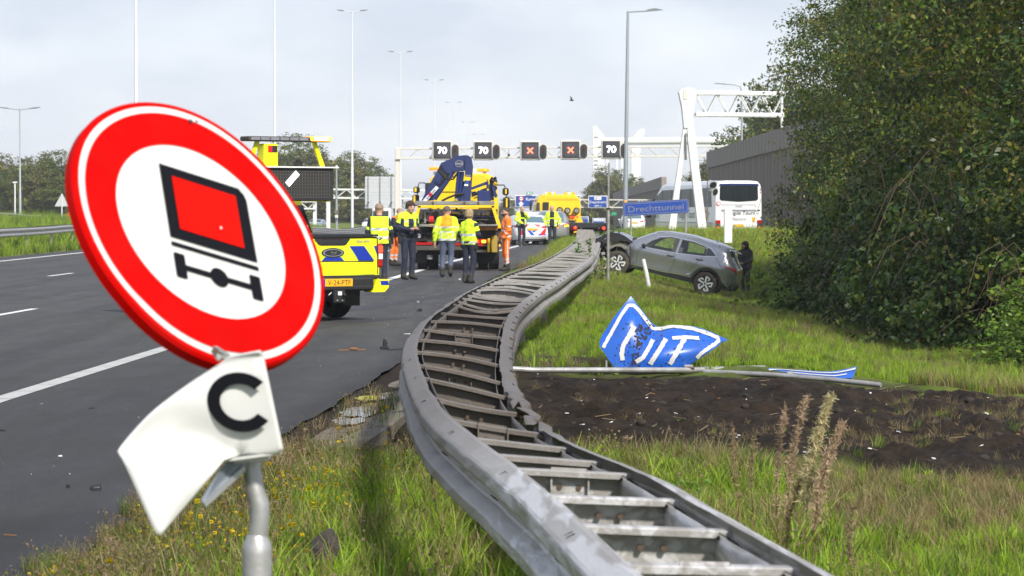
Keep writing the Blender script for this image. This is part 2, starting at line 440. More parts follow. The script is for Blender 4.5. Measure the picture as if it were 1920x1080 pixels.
# ------------------------------------------------------------------ road
def asphalt():
    m = bpy.data.materials.new('asphalt'); m.use_nodes = True; n, l = m.node_tree.nodes, m.node_tree.links
    b = n['Principled BSDF']; b.inputs['Specular IOR Level'].default_value = .5
    tc = n.new('ShaderNodeTexCoord')
    def nz(sc, st=(1, 1, 1), d=5, rr=.6):
        mp = n.new('ShaderNodeMapping'); mp.inputs['Scale'].default_value = st; l.new(tc.outputs['Object'], mp.inputs[0])
        q = n.new('ShaderNodeTexNoise'); q.inputs['Scale'].default_value = sc; q.inputs['Detail'].default_value = d; q.inputs['Roughness'].default_value = rr
        l.new(mp.outputs[0], q.inputs['Vector']); return q.outputs[0]
    def rng(o, a, c, p=0, q_=1):
        q = n.new('ShaderNodeMapRange'); q.inputs[1].default_value = a; q.inputs[2].default_value = c; q.inputs[3].default_value = p; q.inputs[4].default_value = q_; l.new(o, q.inputs[0]); return q.outputs[0]
    def mixc(f, a, c):
        q = n.new('ShaderNodeMix'); q.data_type = 'RGBA'; l.new(f, q.inputs[0])
        for k, v in ((6, a), (7, c)):
            if isinstance(v, tuple): q.inputs[k].default_value = (*v, 1)
            else: l.new(v, q.inputs[k])
        return q.outputs[2]
    c = mixc(rng(nz(1.6, (1, .03, 1)), .38, .62), (.025, .0240, .0240), (.050, .0485, .0480))      # lane-long streaks
    c = mixc(rng(nz(48, d=4), .56, .70), c, (.24, .23, .22))                               # pale stones
    c = mixc(rng(nz(55, d=4), .50, .66), c, (.012, .012, .013))
    c = mixc(rng(nz(.35, (1, .35, 1)), .52, .72, 0, .45), c, (.062, .057, .052))
    a = n.new('ShaderNodeAttribute'); a.attribute_name = 'soil'  # on the road: edge dirt, stain and the painted near darkening
    c = mixc(a.outputs['Fac'], c, (.013, .012, .012))
    l.new(c, b.inputs['Base Color'])
    l.new(rng(nz(2.5, (1, .2, 1)), .3, .7, .60, .80), b.inputs['Roughness'])
    bp = n.new('ShaderNodeBump'); bp.inputs['Strength'].default_value = .8; bp.inputs['Distance'].default_value = .01
    l.new(nz(70, d=4), bp.inputs['Height']); l.new(bp.outputs[0], b.inputs['Normal'])
    return m
ys = np.concatenate([np.arange(3, 60, .5), np.arange(60, 200, 2), np.geomspace(202, 900, 40)])
us = np.linspace(0, 1, 90) ** .7
rows = []
for y in ys:
    ex = float(edge_x(y)) + .03 * math.sin(y * 3.1) * math.sin(y * 1.3); lx = float(left_x(y))
    rows.append(np.stack([lx + (ex - lx) * us, np.full(90, y), np.full(90, float(road_z(y)))], 1))
V = np.concatenate(rows); i = (np.arange(89)[None, :] + 90 * np.arange(len(ys) - 1)[:, None]).ravel()
F = np.stack([i, i + 1, i + 91, i + 90], 1)
me = fast_mesh('road', V, F, [asphalt()])
X, Y = V[:, 0], V[:, 1]
d = edge_x(Y) - X
ed = np.exp(-(d / .28) ** 2) * (1 - S(Y, 34, 60)) * .95
oil = .8 * np.exp(-(((X + 3.2) / 2.0) ** 2 + ((Y - 17.2) / 1.4) ** 2)) * S(16.9 + .25 * np.sin(X * 2.2) - Y, -.25, .25)
darker = .80 * S(16.5 + .7 * np.sin(X * .8 + 1) - Y, -.15, .15) + .66 * S(32 - Y, -14, 14)  # dark stain, plus near darkening painted in for the sheen of far asphalt
ed = np.clip(np.maximum(ed, darker), 0, 1)
a = me.attributes.new('soil', 'FLOAT', 'POINT'); a.data.foreach_set('value', ed.astype(np.float32))  # not soil alone: also holds the stain and painted near darkening
o = bpy.data.objects.new('road', me); COL.objects.link(o); fin(o, kind='structure')

M_paint = mat('road_paint', (.74, .74, .72), .6, var=.12, scale=9, dirt=(.32, .31, .30), damt=.45, dscale=30)
M_paint2 = mat('worn_road_paint', (.46, .46, .45), .7, var=.2, scale=14, dirt=(.2, .2, .2), damt=.5, dscale=25)
M_tyremark = mat('tyre_mark_rubber', (.03, .03, .036), .75, var=.3, scale=3)
def ribbon(name, pts, w, m, dz=.004, seg=None, label=None, kind='structure', joints=0):
    """strip on the road through ground points (x, y), width w (number or list)"""
    mb = MB(); P_ = []
    ws = w if isinstance(w, (list, tuple)) else [w] * len(pts)
    for i in range(len(pts) - 1):
        k = seg or max(1, int(abs(pts[i + 1][1] - pts[i][1]) / 2))
        for j in range(k): t = j / k; P_.append((lerp(pts[i][0], pts[i + 1][0], t), lerp(pts[i][1], pts[i + 1][1], t), lerp(ws[i], ws[i + 1], t)))
    P_.append((*pts[-1], ws[-1]))
    vs = []
    for x, y, ww in P_:
        z = float(road_z(y)) + dz; vs += [(x - ww / 2, y, z), (x + ww / 2, y, z)]
    mb.add(vs, [(2 * i, 2 * i + 1, 2 * i + 3, 2 * i + 2) for i in range(len(P_) - 1)], m)
    return mb.build(name, kind=kind)
g2 = lambda px, py: tuple(on(px, py))[:2]
# wide block line beside the hard shoulder: separate slabs of paint near the camera
L0 = [g2(-60, 769), g2(0, 749), g2(375, 633), g2(602, 562), g2(722, 526), g2(800, 503), g2(850, 489), (-.4, 125), (2.2, 180), (6, 260), (7.5, 400)]
def along(pts, y): return np.interp(y, [p[1] for p in pts], [p[0] for p in pts])
y = 23.6
while y < 60:
    ribbon('painted_line', [(float(along(L0, y)), y), (float(along(L0, y + 1.05)), y + 1.05)], .2, M_paint2 if y < 40 else M_paint); y += 1.08
ribbon('painted_line', [(float(along(L0, yy)), yy) for yy in (y, 70, 80, 94, 110, 125, 150, 180, 220, 260, 300)], .22, M_paint)
ribbon('painted_line', [(-17.3, 60), g2(0, 490), g2(190, 470), (-16.0, 217), (-13.4, 292), (-12.3, 367), (-11.2, 446)], .2, M_paint)
for k in range(14):
    y0 = 46.0 + 12.2 * k - 12.2 * 2
    if y0 > 20: x0 = float(np.interp(y0, [20, 46.5, 58.5, 94, 150, 300], [-9, -8.15, -7.75, -6.1, -4.2, 0])); ribbon('lane_dash', [(x0, y0), (x0 + .1, y0 + 3.6)], .14, M_paint)
for k in range(16):
    y0 = 74.5 + 12.2 * k - 12.2 * 3
    x0 = float(np.interp(y0, [20, 76, 150, 300], [-12.3, -11.75, -10.4, -6])); ribbon('lane_dash', [(x0, y0), (x0 + .06, y0 + 3.6)], .14, M_paint)
for pts in ([(606, 588), (687, 577), (780, 562), (877, 549)], [(700, 553), (760, 534), (830, 515), (900, 500)], [(880, 499), (930, 484), (975, 469), (1003, 456)], [(560, 618), (640, 606), (740, 596)]):
    ribbon('tyre_mark', [g2(*p) for p in pts], .42, M_tyremark, dz=.003, seg=6)

# concrete gutter with two slabs showing beside the torn-out barrier, and water standing on it
M_conc = mat('gutter_concrete', (.16, .135, .105), .8, var=.35, scale=5, bump=.4, bscale=60, dirt=(.06, .05, .04), damt=.6, dscale=4)
M_water = mat('standing_water', (.03, .03, .032), .04, var=0, spec=.6)
gut = thing('concrete_gutter', 'muddy concrete gutter along the asphalt edge, half hidden under the bent barrier', 'gutter', (0, 0, 0))
for k in range(6):
    y0 = 19.5 + k * 2.5; mb = MB(); ea = float(edge_x(y0)); eb = float(edge_x(y0 + 2.46))
    for (a0, a1, z0, z1) in ((.16, .52, -.03, .0), (.55, .78, .02, .05)):
        vs = [(ea + a0, y0, z0), (ea + a1, y0, z1), (eb + a1, y0 + 2.46, z1), (eb + a0, y0 + 2.46, z0)]
        mb.add(vs + [(v[0], v[1], -.2) for v in vs], [(0, 1, 2, 3), (0, 4, 5, 1), (1, 5, 6, 2), (2, 6, 7, 3), (3, 7, 4, 0)], M_conc)
    mb.build('slab', gut)
for (px, py, rx, ry) in ((695, 748, .13, .35), (672, 775, .14, .7), (655, 790, .12, .5)):
    c = on(px, py, .0); mb = MB(); n = 18
    ring = [(c.x + rx * math.cos(2 * math.pi * i / n) * (1 + .16 * math.sin(3.0 * i)), c.y + ry * math.sin(2 * math.pi * i / n) * (1 + .14 * math.cos(2.0 * i)), .009) for i in range(n)]
    mb.add(ring, [list(range(n))], M_water); mb.build('puddle', kind='structure')

# ------------------------------------------------------------------ leaves and trees
M_leaf = leafmat('leaf_green'); M_blade = leafmat('grass_blade', .6, .3)
M_bark = mat('bark', (.085, .07, .055), .9, var=.4, scale=9, bump=.6, bscale=20, stretch=(1, 1, .25))
M_twig = mat('bramble_twig', (.13, .085, .06), .8, var=.3, scale=10)
def leaf_cloud(rng, C, N_out, n_per, spread, size, cols, up=.5, flat=.6):
    """C clump centres (k,3), N_out outward normals; returns V, F(quads), face colours"""
    k = len(C); idx = np.repeat(np.arange(k), n_per); n = len(idx)
    off = rng.normal(0, 1, (n, 3)); off /= np.maximum(np.linalg.norm(off, axis=1, keepdims=True), 1e-6); off *= (rng.random((n, 1)) ** .6) * spread[idx][:, None] * np.array([1, 1, flat])
    P_ = C[idx] + off
    nr = rng.normal(0, .75, (n, 3)) + N_out[idx] * .7 + np.array([0, 0, up]); nr /= np.linalg.norm(nr, axis=1, keepdims=True)
    t = rng.normal(0, 1, (n, 3)) + np.array([0, 0, -.4]); t -= nr * (t * nr).sum(1, keepdims=True); t /= np.linalg.norm(t, axis=1, keepdims=True)
    b = np.cross(nr, t); s = size * rng.uniform(.65, 1.3, (n, 1))
    V = np.stack([P_ - t * s, P_ + b * s * .55 + nr * s * .12, P_ + t * s, P_ - b * s * .55 + nr * s * .12], 1).reshape(-1, 3)
    F = np.arange(4 * n).reshape(n, 4)
    pal = np.array(cols); ci = rng.integers(0, len(pal), n); clump = rng.uniform(.72, 1.3, k)[idx][:, None]
    hue = rng.uniform(-.12, .12, (k, 1))[idx]
    c = pal[ci] * clump * rng.uniform(.75, 1.25, (n, 1)); c = c * np.concatenate([1 + hue, np.ones_like(hue), 1 - hue], 1)
    return V, F, c
DARKG = [(.042, .078, .010), (.055, .092, .012), (.03, .058, .009), (.09, .12, .018), (.085, .07, .015)]
MIDG = [(.075, .125, .012), (.11, .165, .016), (.05, .085, .01), (.18, .175, .025), (.13, .09, .018)]
OLIVE = [(.11, .11, .03), (.13, .12, .032), (.085, .09, .025), (.15, .115, .035), (.07, .085, .025)]
IVY = [(.025, .065, .015), (.045, .088, .018), (.02, .05, .012), (.085, .13, .022), (.12, .125, .022)]
def make_tree(seed, H, rad, base, nclump, nper, leaf, cols, spread=.55, trunk_r=.16, limbs=9, name='deciduous_tree', inner=.35):
    rng = np.random.default_rng(seed); rnd = random.Random(seed)
    root = bpy.data.objects.new(name, None); COL.objects.link(root)
    # crown envelope: several offset lobes
    L = []
    for i in range(7):
        z = base + (H - base) * rnd.uniform(.15, .85); a = rnd.uniform(0, 6.28); q = rad * rnd.uniform(.15, .5)
        L.append((q * math.cos(a), q * math.sin(a), z, rad * rnd.uniform(.5, .8), (H - base) * rnd.uniform(.2, .36)))
    L.append((0, 0, H - (H - base) * .28, rad * .55, (H - base) * .28)); L.append((0, 0, base + (H - base) * .3, rad * .75, (H - base) * .3))
    L = np.array(L); li = rng.integers(0, len(L), nclump)
    d = rng.normal(0, 1, (nclump, 3)); d /= np.linalg.norm(d, axis=1, keepdims=True)
    rr = np.where(rng.random(nclump) < inner, rng.uniform(.3, .8, nclump), rng.uniform(.8, 1.12, nclump))[:, None]
    C = L[li, :3] + d * L[li][:, [3, 3, 4]] * rr; C[:, 2] = np.maximum(C[:, 2], base * .6 + .15)
    V, F, c = leaf_cloud(rng, C, d, nper, spread * rng.uniform(.6, 1.3, nclump), leaf, cols)
    me = fast_mesh('crown', V, F, [M_leaf], c); cr = bpy.data.objects.new('crown', me); COL.objects.link(cr); cr.parent = root
    mb = MB(); bend = [(rnd.uniform(-.25, .25) * i / 5, rnd.uniform(-.25, .25) * i / 5, H * .82 * i / 6) for i in range(7)]
    mb.tube(bend, [trunk_r * (1 - .13 * i) for i in range(7)], M_bark, 8)
    for k in range(limbs):
        j = rnd.randint(1, 5); p = Vector(bend[j]); q = Vector(C[rnd.randrange(nclump)]); m_ = (p + q) / 2 + Vector((0, 0, -.15 * rad)); r0 = trunk_r * .5 * (1 - .1 * j)
        mb.tube([p, lerp(p, m_, .6), m_, lerp(m_, q, .6), q], [r0, r0 * .8, r0 * .6, r0 * .4, r0 * .15], M_bark, 5)
    mb.build('trunk', root)
    return root
def place(root, x, y, rz, label, group, sc=(1, 1, 1), first=False, z=None, cat='tree'):
    o = root if first else copy_tree(root)
    o.location = (x, y, gz(x, y) - .05 if z is None else z); o.rotation_euler = (0, 0, rz); o.scale = sc
    o['label'] = label; o['category'] = cat; o['group'] = group
    return o
G_R = 'trees crowding the right verge'
YH = [(.19, .19, .028), (.15, .19, .022)]  # yellowish leaf tints mixed in as painted sunlit highlights
tA = make_tree(1, 10.5, 3.3, .5, 640, 84, .051, DARKG + IVY[:2] + YH[:1], .6)
tB = make_tree(2, 11.5, 3.5, .8, 660, 84, .051, MIDG + DARKG[:2] + YH, .62)
tC = make_tree(3, 9.5, 3.1, .3, 620, 84, .053, IVY + OLIVE[:2] + YH[1:], .58)
place(tA, 9.4, 41.5, .3, 'big dark tree at the right edge of the picture, behind the low ivy', G_R, first=True)
place(tB, 9.5, 49, 1.9, 'tall brown-green tree second from the right in the verge row', G_R, first=True)
place(tC, 9.3, 56.5, 4.0, 'rounded dark green tree third from the right in the verge row', G_R, first=True)
place(tB, 9.9, 64, 3.4, 'olive green tree in the middle of the verge row, over the bramble bush', G_R, (.95, .95, .92))
place(tA, 10.4, 72, 2.2, 'leafy tree behind the bramble bush, fifth from the right', G_R, (.95, .95, .95))
place(tC, 11.2, 82, 5.2, 'tree whose left boughs hang toward the white coach', G_R, (1.05, 1.05, 1.1))
place(tB, 11.9, 93, .7, 'tall tree with ragged left outline against the sky', G_R, (1.05, 1.05, 1.05))
place(tC, 12.2, 101, 3.0, 'farthest tree of the verge row, its leaves covering the end of the white truss', G_R, (1.0, 1.0, 1.15))
place(tA, 11.7, 87, 4.6, 'dark tree of the verge row just in front of the farthest ones', G_R, (.95, .95, 1.1))
place(tC, 14.6, 47, 1.0, 'background tree filling the gap behind the two rightmost trees', G_R, (1.1, 1.1, 1.15))
place(tA, 14.9, 60, 2.7, 'background tree filling the gap behind the middle of the row', G_R, (1.1, 1.1, 1.15))
place(tB, 15.5, 76, 4.4, 'background tree high behind the bramble bush', G_R, (1.1, 1.1, 1.1))

def make_shrub(seed, rx, ry, H, nclump, nper, leaf, cols, twigs, tw_len, name='bramble_bush'):
    rng = np.random.default_rng(seed); rnd = random.Random(seed)
    root = bpy.data.objects.new(name, None); COL.objects.link(root)
    d = rng.normal(0, 1, (nclump, 3)); d[:, 2] = np.abs(d[:, 2]); d /= np.linalg.norm(d, axis=1, keepdims=True)
    lump = 1 + .22 * np.sin(d[:, 0] * 7 + seed) * np.cos(d[:, 1] * 6)
    C = d * np.array([rx, ry, H]) * (rng.uniform(.45, 1.05, nclump) * lump)[:, None]; C[:, 2] = np.maximum(C[:, 2], .08)
    V, F, c = leaf_cloud(rng, C, d, nper, .28 * rng.uniform(.6, 1.4, nclump), leaf, cols, flat=.7)
    me = fast_mesh('foliage', V, F, [M_leaf], c); cr = bpy.data.objects.new('foliage', me); COL.objects.link(cr); cr.parent = root
    mb = MB()
    for k in range(twigs):
        a = rnd.uniform(0, 6.28); p = Vector((rx * .4 * math.cos(a), ry * .4 * math.sin(a), 0)); dr = Vector((math.cos(a) + rnd.uniform(-.4, .4), math.sin(a) + rnd.uniform(-.4, .4), 0)).normalized()
        h = H * rnd.uniform(.35, 1.05); ln = tw_len * rnd.uniform(.5, 1.2)
        pts = [p + dr * ln * t + Vector((rnd.uniform(-.06, .06), rnd.uniform(-.06, .06), h * 4 * t * (1 - t * .82) * .9 + .02)) for t in (0, .2, .4, .6, .8, 1)]
        mb.tube(pts, [.008, .008, .007, .006, .005, .003], M_twig, 4, cap=False)
    mb.build('stem', root)
    return root
G_B = 'bushes along the foot of the verge trees'
sA = make_shrub(21, 1.7, 2.2, 2.5, 420, 36, .045, MIDG[:2] + [(.10, .18, .02), (.15, .24, .03), (.12, .20, .02)], 24, 1.3)
sB = make_shrub(22, 1.9, 2.4, 2.2, 420, 40, .05, IVY + DARKG[:2], 26, 1.8)
place(sA, 7.15, 63, .4, 'light green bramble bush with brown arching twigs, beside the person in black', G_B, first=True, cat='bush')
place(sB, 7.1, 55, 1.2, 'dark ivy-leaved bush right of the light green bramble bush', G_B, first=True, cat='bush')
place(sB, 6.9, 48.5, 2.6, 'dark leafy bush with bare stems near the ground, middle of the bush row', G_B, (1, 1, 1.1), cat='bush')
place(sB, 7.25, 42.5, 4.1, 'glossy ivy-covered bush behind the small torn blue sign piece', G_B, (1, 1, 1.15), cat='bush')
place(sA, 7.6, 37.9, 2.1, 'yellowish green bush at the right picture edge', G_B, (.9, .9, .62), cat='bush')
place(sA, 8.3, 73, 5.1, 'sparse twiggy bush hiding part of the person in black', G_B, (.75, .9, .62), cat='bush')
place(sB, 8.0, 60, .2, 'tall dark bush standing behind the light green bramble bush', G_B, (1.1, 1.1, 1.5), cat='bush')
place(sB, 7.9, 45, 5.0, 'tall dark bush behind the ivy-covered bush', G_B, (1.1, 1.1, 1.5), cat='bush')

# far trees: coarser leaves, each a thing
fA = make_tree(31, 11, 4.6, .5, 420, 60, .165, DARKG[:2] + MIDG, 1.1, .25, 7, 'background_tree')
fB = make_tree(32, 9, 4.2, .4, 400, 56, .165, OLIVE + YH, 1.0, .22, 7, 'background_tree')
fC = make_tree(33, 12, 4.0, .5, 420, 60, .165, MIDG, 1.0, .25, 7, 'background_tree')
fX = [(fA, 1398, 285, 10.8, .3, 'dark green tree behind the big white A-frame gantry'), (fC, 1446, 270, 12.2, 1.2, 'tall green tree rising over the concrete noise wall'), (fA, 1510, 270, 14, 2.2, 'background tree right of the noise wall, mostly behind the verge trees'),
      (fB, 1345, 300, 7.5, .9, 'brownish tree between the legs and the truss of the A-frame gantry'), (fC, 1470, 300, 13.5, 4.0, 'second row tree over the noise wall'), (fB, 1318, 320, 7, 2.2, 'small tree just left of the noise wall end'),
      (fB, 1130, 480, 8.7, .1, 'yellow-green tree left of the thin grey lamp post, under the lane signals'), (fC, 1160, 490, 9.6, 1.3, 'round olive tree directly behind the tall lamp post'), (fB, 1200, 500, 7.4, 2.6, 'low golden tree right of the tall lamp post'), (fA, 1232, 480, 6.0, 3.1, 'small dark tree left of the white coach'), (fB, 1108, 500, 6.2, .8, 'low tree behind the small blue exit sign'),
      (fA, 533, 420, 11.0, .2, 'dark tree behind the traffic control vehicle light bar'), (fC, 570, 430, 9.8, 1.4, 'green tree left of the white sign bridge post'), (fB, 606, 440, 8.6, 2.3, 'olive tree behind the white sign bridge post'), (fC, 640, 450, 8.2, 3.3, 'green tree behind the grey camera mast'), (fA, 672, 440, 9.2, 4.2, 'tree touching the back of the large grey road sign'), (fC, 706, 450, 8.4, 5.1, 'tree behind the large grey road sign'),
      (fB, 8, 350, 7.0, .5, 'brown-green tree at the far left picture edge'), (fC, 45, 345, 6.6, 1.7, 'tree behind the double-armed lamp at far left'), (fB, 85, 350, 7.2, 2.9, 'ochre tree between the far left lamp and the triangular sign'), (fA, 126, 345, 7.6, 4.0, 'dark tree behind the back of the triangular sign'), (fC, 170, 350, 7.8, 5.2, 'tree hidden behind the round sign, left row'),
      (fB, 590, 400, 8.6, 1.9, 'olive tree filling the gap behind the sign bridge post'), (fC, 622, 405, 7.6, 3.1, 'low green tree behind the tall camera mast'), (fB, 656, 410, 8.0, 4.4, 'ochre tree between the white mast and the grey board'), (fA, 690, 415, 6.8, 2.8, 'dark low tree under the grey board'), (fB, 65, 320, 5.6, 4.1, 'low ochre tree right of the far left lamp'), (fC, 105, 318, 5.0, 1.1, 'low light green tree left of the triangular sign'), (fA, 20, 325, 5.2, 2.1, 'low dark tree left of the far left lamp'), (fB, 952, 620, 4.8, .9, 'pale distant tree left of the blue direction sign'), (fC, 925, 640, 4.0, 2.0, 'pale distant tree behind the crane truck')]
used = set()
for (t, px, Y, h, rz, lab) in fX:
    p = at(px, 396, Y); base = gz(p.x, Y); hh = {fA: 11, fB: 9, fC: 12}[t]; s_ = h / hh
    if t in (fA, fB, fC) and t not in used: used.add(t); fr = True
    else: fr = False
    sw = max(s_, .62) * (1.25 if px < 760 else 1)
    place(t, p.x, Y, rz, lab, 'background trees', (sw, sw, s_), first=fr)

# ------------------------------------------------------------------ grass
def tuft(seed, n, h, w, cols, lean=.35, rad=.07, flower=None, nf=0, seg=3):
    rng = np.random.default_rng(seed); V = []; F = []; c = []
    for i in range(n):
        a = rng.uniform(0, 6.28); r_ = rad * rng.random() ** .5; x, y = r_ * math.cos(a), r_ * math.sin(a)
        hh = h * rng.uniform(.45, 1.15); la = rng.uniform(0, 6.28); ll = lean * hh * rng.uniform(.2, 1.3); ww = w * rng.uniform(.6, 1.2); sa = rng.uniform(0, 3.14)
        col = np.array(cols[rng.integers(len(cols))]) * rng.uniform(.75, 1.25); o = len(V)
        for j in range(seg + 1):
            t = j / seg; px = x + math.cos(la) * ll * t * t; py = y + math.sin(la) * ll * t * t; pz = hh * (t - .18 * t * t * (ll / hh)); q = ww * (1 - t ** 1.6) * .5 + .0006
            V += [(px - math.cos(sa) * q, py - math.sin(sa) * q, pz), (px + math.cos(sa) * q, py + math.sin(sa) * q, pz)]
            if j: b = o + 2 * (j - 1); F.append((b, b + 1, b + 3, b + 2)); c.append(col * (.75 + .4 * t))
        if flower is not None and i < nf:
            fr = flower[1] * rng.uniform(.7, 1.25); tip = (px, py, pz)
            for q in range(2):
                o = len(V); tx = rng.uniform(-.5, .5)
                V += [(tip[0] - fr, tip[1] - fr * .3, tip[2] + fr * tx), (tip[0] + fr * .3, tip[1] - fr, tip[2]), (tip[0] + fr, tip[1] + fr * .3, tip[2] - fr * tx), (tip[0] - fr * .3, tip[1] + fr, tip[2] + fr * .6)]
                F.append((o, o + 1, o + 2, o + 3)); c.append(np.array(flower[0]) * rng.uniform(.8, 1.1))
                o = len(V); V += [(tip[0] - fr, tip[1], tip[2] - fr * .8), (tip[0] + fr, tip[1], tip[2] - fr * .8), (tip[0] + fr, tip[1], tip[2] + fr * .8), (tip[0] - fr, tip[1], tip[2] + fr * .8)]
                F.append((o, o + 1, o + 2, o + 3)); c.append(np.array(flower[0]) * rng.uniform(.7, 1.0))
    return fast_mesh('grass_tuft', V, F, [M_blade], c)
GR = [(.18, .30, .012), (.23, .36, .018), (.13, .22, .012), (.28, .38, .035), (.20, .24, .022)]
GD = [(.06, .115, .012), (.08, .14, .015), (.045, .085, .01), (.11, .13, .02)]
DRY = [(.24, .18, .09), (.30, .24, .13), (.17, .12, .06), (.20, .17, .07), (.13, .085, .045)]
BRN = [(.12, .075, .045), (.16, .10, .055), (.09, .06, .04)]
def scatter(name, variants, P_, rotz, scl, idx, label, tilt=.12):
    """one mass of tufts: geometry nodes place the tuft meshes on a point mesh"""
    n = len(P_); me = bpy.data.meshes.new(name); me.vertices.add(n); me.vertices.foreach_set('co', np.asarray(P_, np.float32).ravel())
    ro = np.stack([RNG.uniform(-tilt, tilt, n), RNG.uniform(-tilt, tilt, n), rotz], 1).astype(np.float32)
    a = me.attributes.new('rot', 'FLOAT_VECTOR', 'POINT'); a.data.foreach_set('vector', ro.ravel())
    a = me.attributes.new('scl', 'FLOAT', 'POINT'); a.data.foreach_set('value', np.asarray(scl, np.float32))
    a = me.attributes.new('idx', 'INT', 'POINT'); a.data.foreach_set('value', np.asarray(idx, np.int32))
    o = bpy.data.objects.new(name, me); COL.objects.link(o); fin(o, kind='stuff', label=label, cat='grass')
    c = bpy.data.collections.new(name + '_tufts')
    for i, v in enumerate(variants):
        q = bpy.data.objects.new('tuft', v); c.objects.link(q)
    ng = bpy.data.node_groups.new(name, 'GeometryNodeTree')
    ng.interface.new_socket('Geometry', in_out='INPUT', socket_type='NodeSocketGeometry'); ng.interface.new_socket('Geometry', in_out='OUTPUT', socket_type='NodeSocketGeometry')
    N, L = ng.nodes, ng.links; gi = N.new('NodeGroupInput'); go = N.new('NodeGroupOutput'); ip = N.new('GeometryNodeInstanceOnPoints'); ci = N.new('GeometryNodeCollectionInfo')
    ci.inputs['Collection'].default_value = c; ci.inputs['Separate Children'].default_value = True; ci.inputs['Reset Children'].default_value = True
    L.new(gi.outputs[0], ip.inputs['Points']); L.new(ci.outputs[0], ip.inputs['Instance']); ip.inputs['Pick Instance'].default_value = True
    def na(nm, ty, sock):
        q = N.new('GeometryNodeInputNamedAttribute'); q.data_type = ty; q.inputs['Name'].default_value = nm
        L.new(next(s for s in q.outputs if s.enabled and s.name == 'Attribute'), ip.inputs[sock])
    na('rot', 'FLOAT_VECTOR', 'Rotation'); na('scl', 'FLOAT', 'Scale'); na('idx', 'INT', 'Instance Index')
    L.new(ip.outputs[0], go.inputs[0])
    md = o.modifiers.new('scatter', 'NODES'); md.node_group = ng
    return o
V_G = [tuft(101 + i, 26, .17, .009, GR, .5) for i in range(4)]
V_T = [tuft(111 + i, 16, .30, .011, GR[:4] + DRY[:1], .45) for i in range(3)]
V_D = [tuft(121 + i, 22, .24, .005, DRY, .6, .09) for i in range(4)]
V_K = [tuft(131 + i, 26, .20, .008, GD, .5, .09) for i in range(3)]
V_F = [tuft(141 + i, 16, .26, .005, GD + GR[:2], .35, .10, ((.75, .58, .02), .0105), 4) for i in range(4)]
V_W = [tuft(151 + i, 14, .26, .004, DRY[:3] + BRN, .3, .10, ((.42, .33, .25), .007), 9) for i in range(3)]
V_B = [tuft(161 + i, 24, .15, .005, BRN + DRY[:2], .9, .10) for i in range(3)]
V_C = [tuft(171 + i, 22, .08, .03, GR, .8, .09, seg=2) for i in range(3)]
ALL = V_G + V_T + V_D + V_K + V_F + V_W + V_B + V_C
IX = {}; k = 0
for nm, l_ in (('G', V_G), ('T', V_T), ('D', V_D), ('K', V_K), ('F', V_F), ('W', V_W), ('B', V_B), ('C', V_C)): IX[nm] = (k, len(l_)); k += len(l_)
def pick(prob):
    """prob: dict name -> weights array; returns variant index"""
    names = list(prob); W = np.stack([np.maximum(prob[n_], 0) for n_ in names], 1); W = W / W.sum(1, keepdims=True); cs = W.cumsum(1); r_ = RNG.random((len(W), 1))
    j = (r_ > cs).sum(1); j = np.minimum(j, len(names) - 1); st = np.array([IX[n_][0] for n_ in names])[j]; ln = np.array([IX[n_][1] for n_ in names])[j]
    return st + (RNG.random(len(j)) * ln).astype(int)
# the barrier's footprint is filled too (weeds grow between the rails)
def field(n, x0, x1, y0, y1, ypow=1.0):
    x = RNG.uniform(x0, x1, n); y = y0 + (y1 - y0) * RNG.random(n) ** ypow; return x, y
# near left wedge, between asphalt and barrier
x, y = field(16000, -2.6, 1.6, 11.5, 26); e = x - edge_x(y)
rag = .1 * np.sin(y * 5) + .25 * (fbm(x, y, 1.3) - .5)
ok = (e > -.02 + rag) & (RNG.random(len(x)) < (1 - .96 * S(y + .6 * rag, 18.6, 20.2))) & ~((x > -.25) & (dirt_mask(x, y) > .4)) & ((x + .895) ** 2 + (y - 13.45) ** 2 > .05)
x, y = x[ok], y[ok]; e = e[ok]; nn = fbm(x, y, .9); n2 = fbm(x + 40, y, 2.2)
pr = {'G': .9 * S(e, .5, 1.2) * (1 - S(y, 17, 20)) + .1, 'T': .3 * S(e, .6, 1.3) * (1 - S(y, 16, 19)), 'C': 1.3 * S(e, .7, 1.3) * (1 - S(y, 15, 18)), 'D': .25 + .8 * S(y, 18.5, 21) + .5 * S(nn, .5, .6), 'K': .45 + 0 * x, 'F': .34 * (1 - S(e, .7, 1.7)) * S(n2, .4, .55), 'W': .6 * (1 - S(e, .2, .8)) + .12}
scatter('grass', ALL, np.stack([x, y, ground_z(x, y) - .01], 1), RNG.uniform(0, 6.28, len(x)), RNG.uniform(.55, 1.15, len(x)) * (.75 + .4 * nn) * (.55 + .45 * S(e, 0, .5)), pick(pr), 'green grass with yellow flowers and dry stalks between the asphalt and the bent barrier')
# near right: dead brown belt below the soil, green in the corner
x, y = field(40000, -.5, 9.0, 10.0, 24.5); hx = .17 * y
ok = (dirt_mask(x, y) < RNG.uniform(.25, .8, len(x))) & (x < .19 * y + 3) & (x > np.interp(y, [10.5, 13, 17, 24], [.3, -.1, -.2, -.2])); x, y = x[ok], y[ok]; nn = fbm(x, y, .8); n2 = fbm(x - 30, y, 2.4)
gre = 1 - S(y + 1.6 * (n2 - .5), 13.6, 15.8)
pr = {'G': .8 * gre + .12, 'T': .3 * gre + .04, 'C': .7 * gre * S(n2, .4, .55) + .02, 'D': .18 * gre + .9 * (1 - gre), 'B': 1.3 * (1 - gre) + .1, 'K': .30 + 0 * x}
scatter('grass', ALL, np.stack([x, y, ground_z(x, y) - .01], 1), RNG.uniform(0, 6.28, len(x)), RNG.uniform(.38, .85, len(x)) * (.65 + .4 * nn) * (1 - .35 * S(y, 16, 19)), pick(pr), 'green and dead brown grass right of the barrier in front of the bare soil')
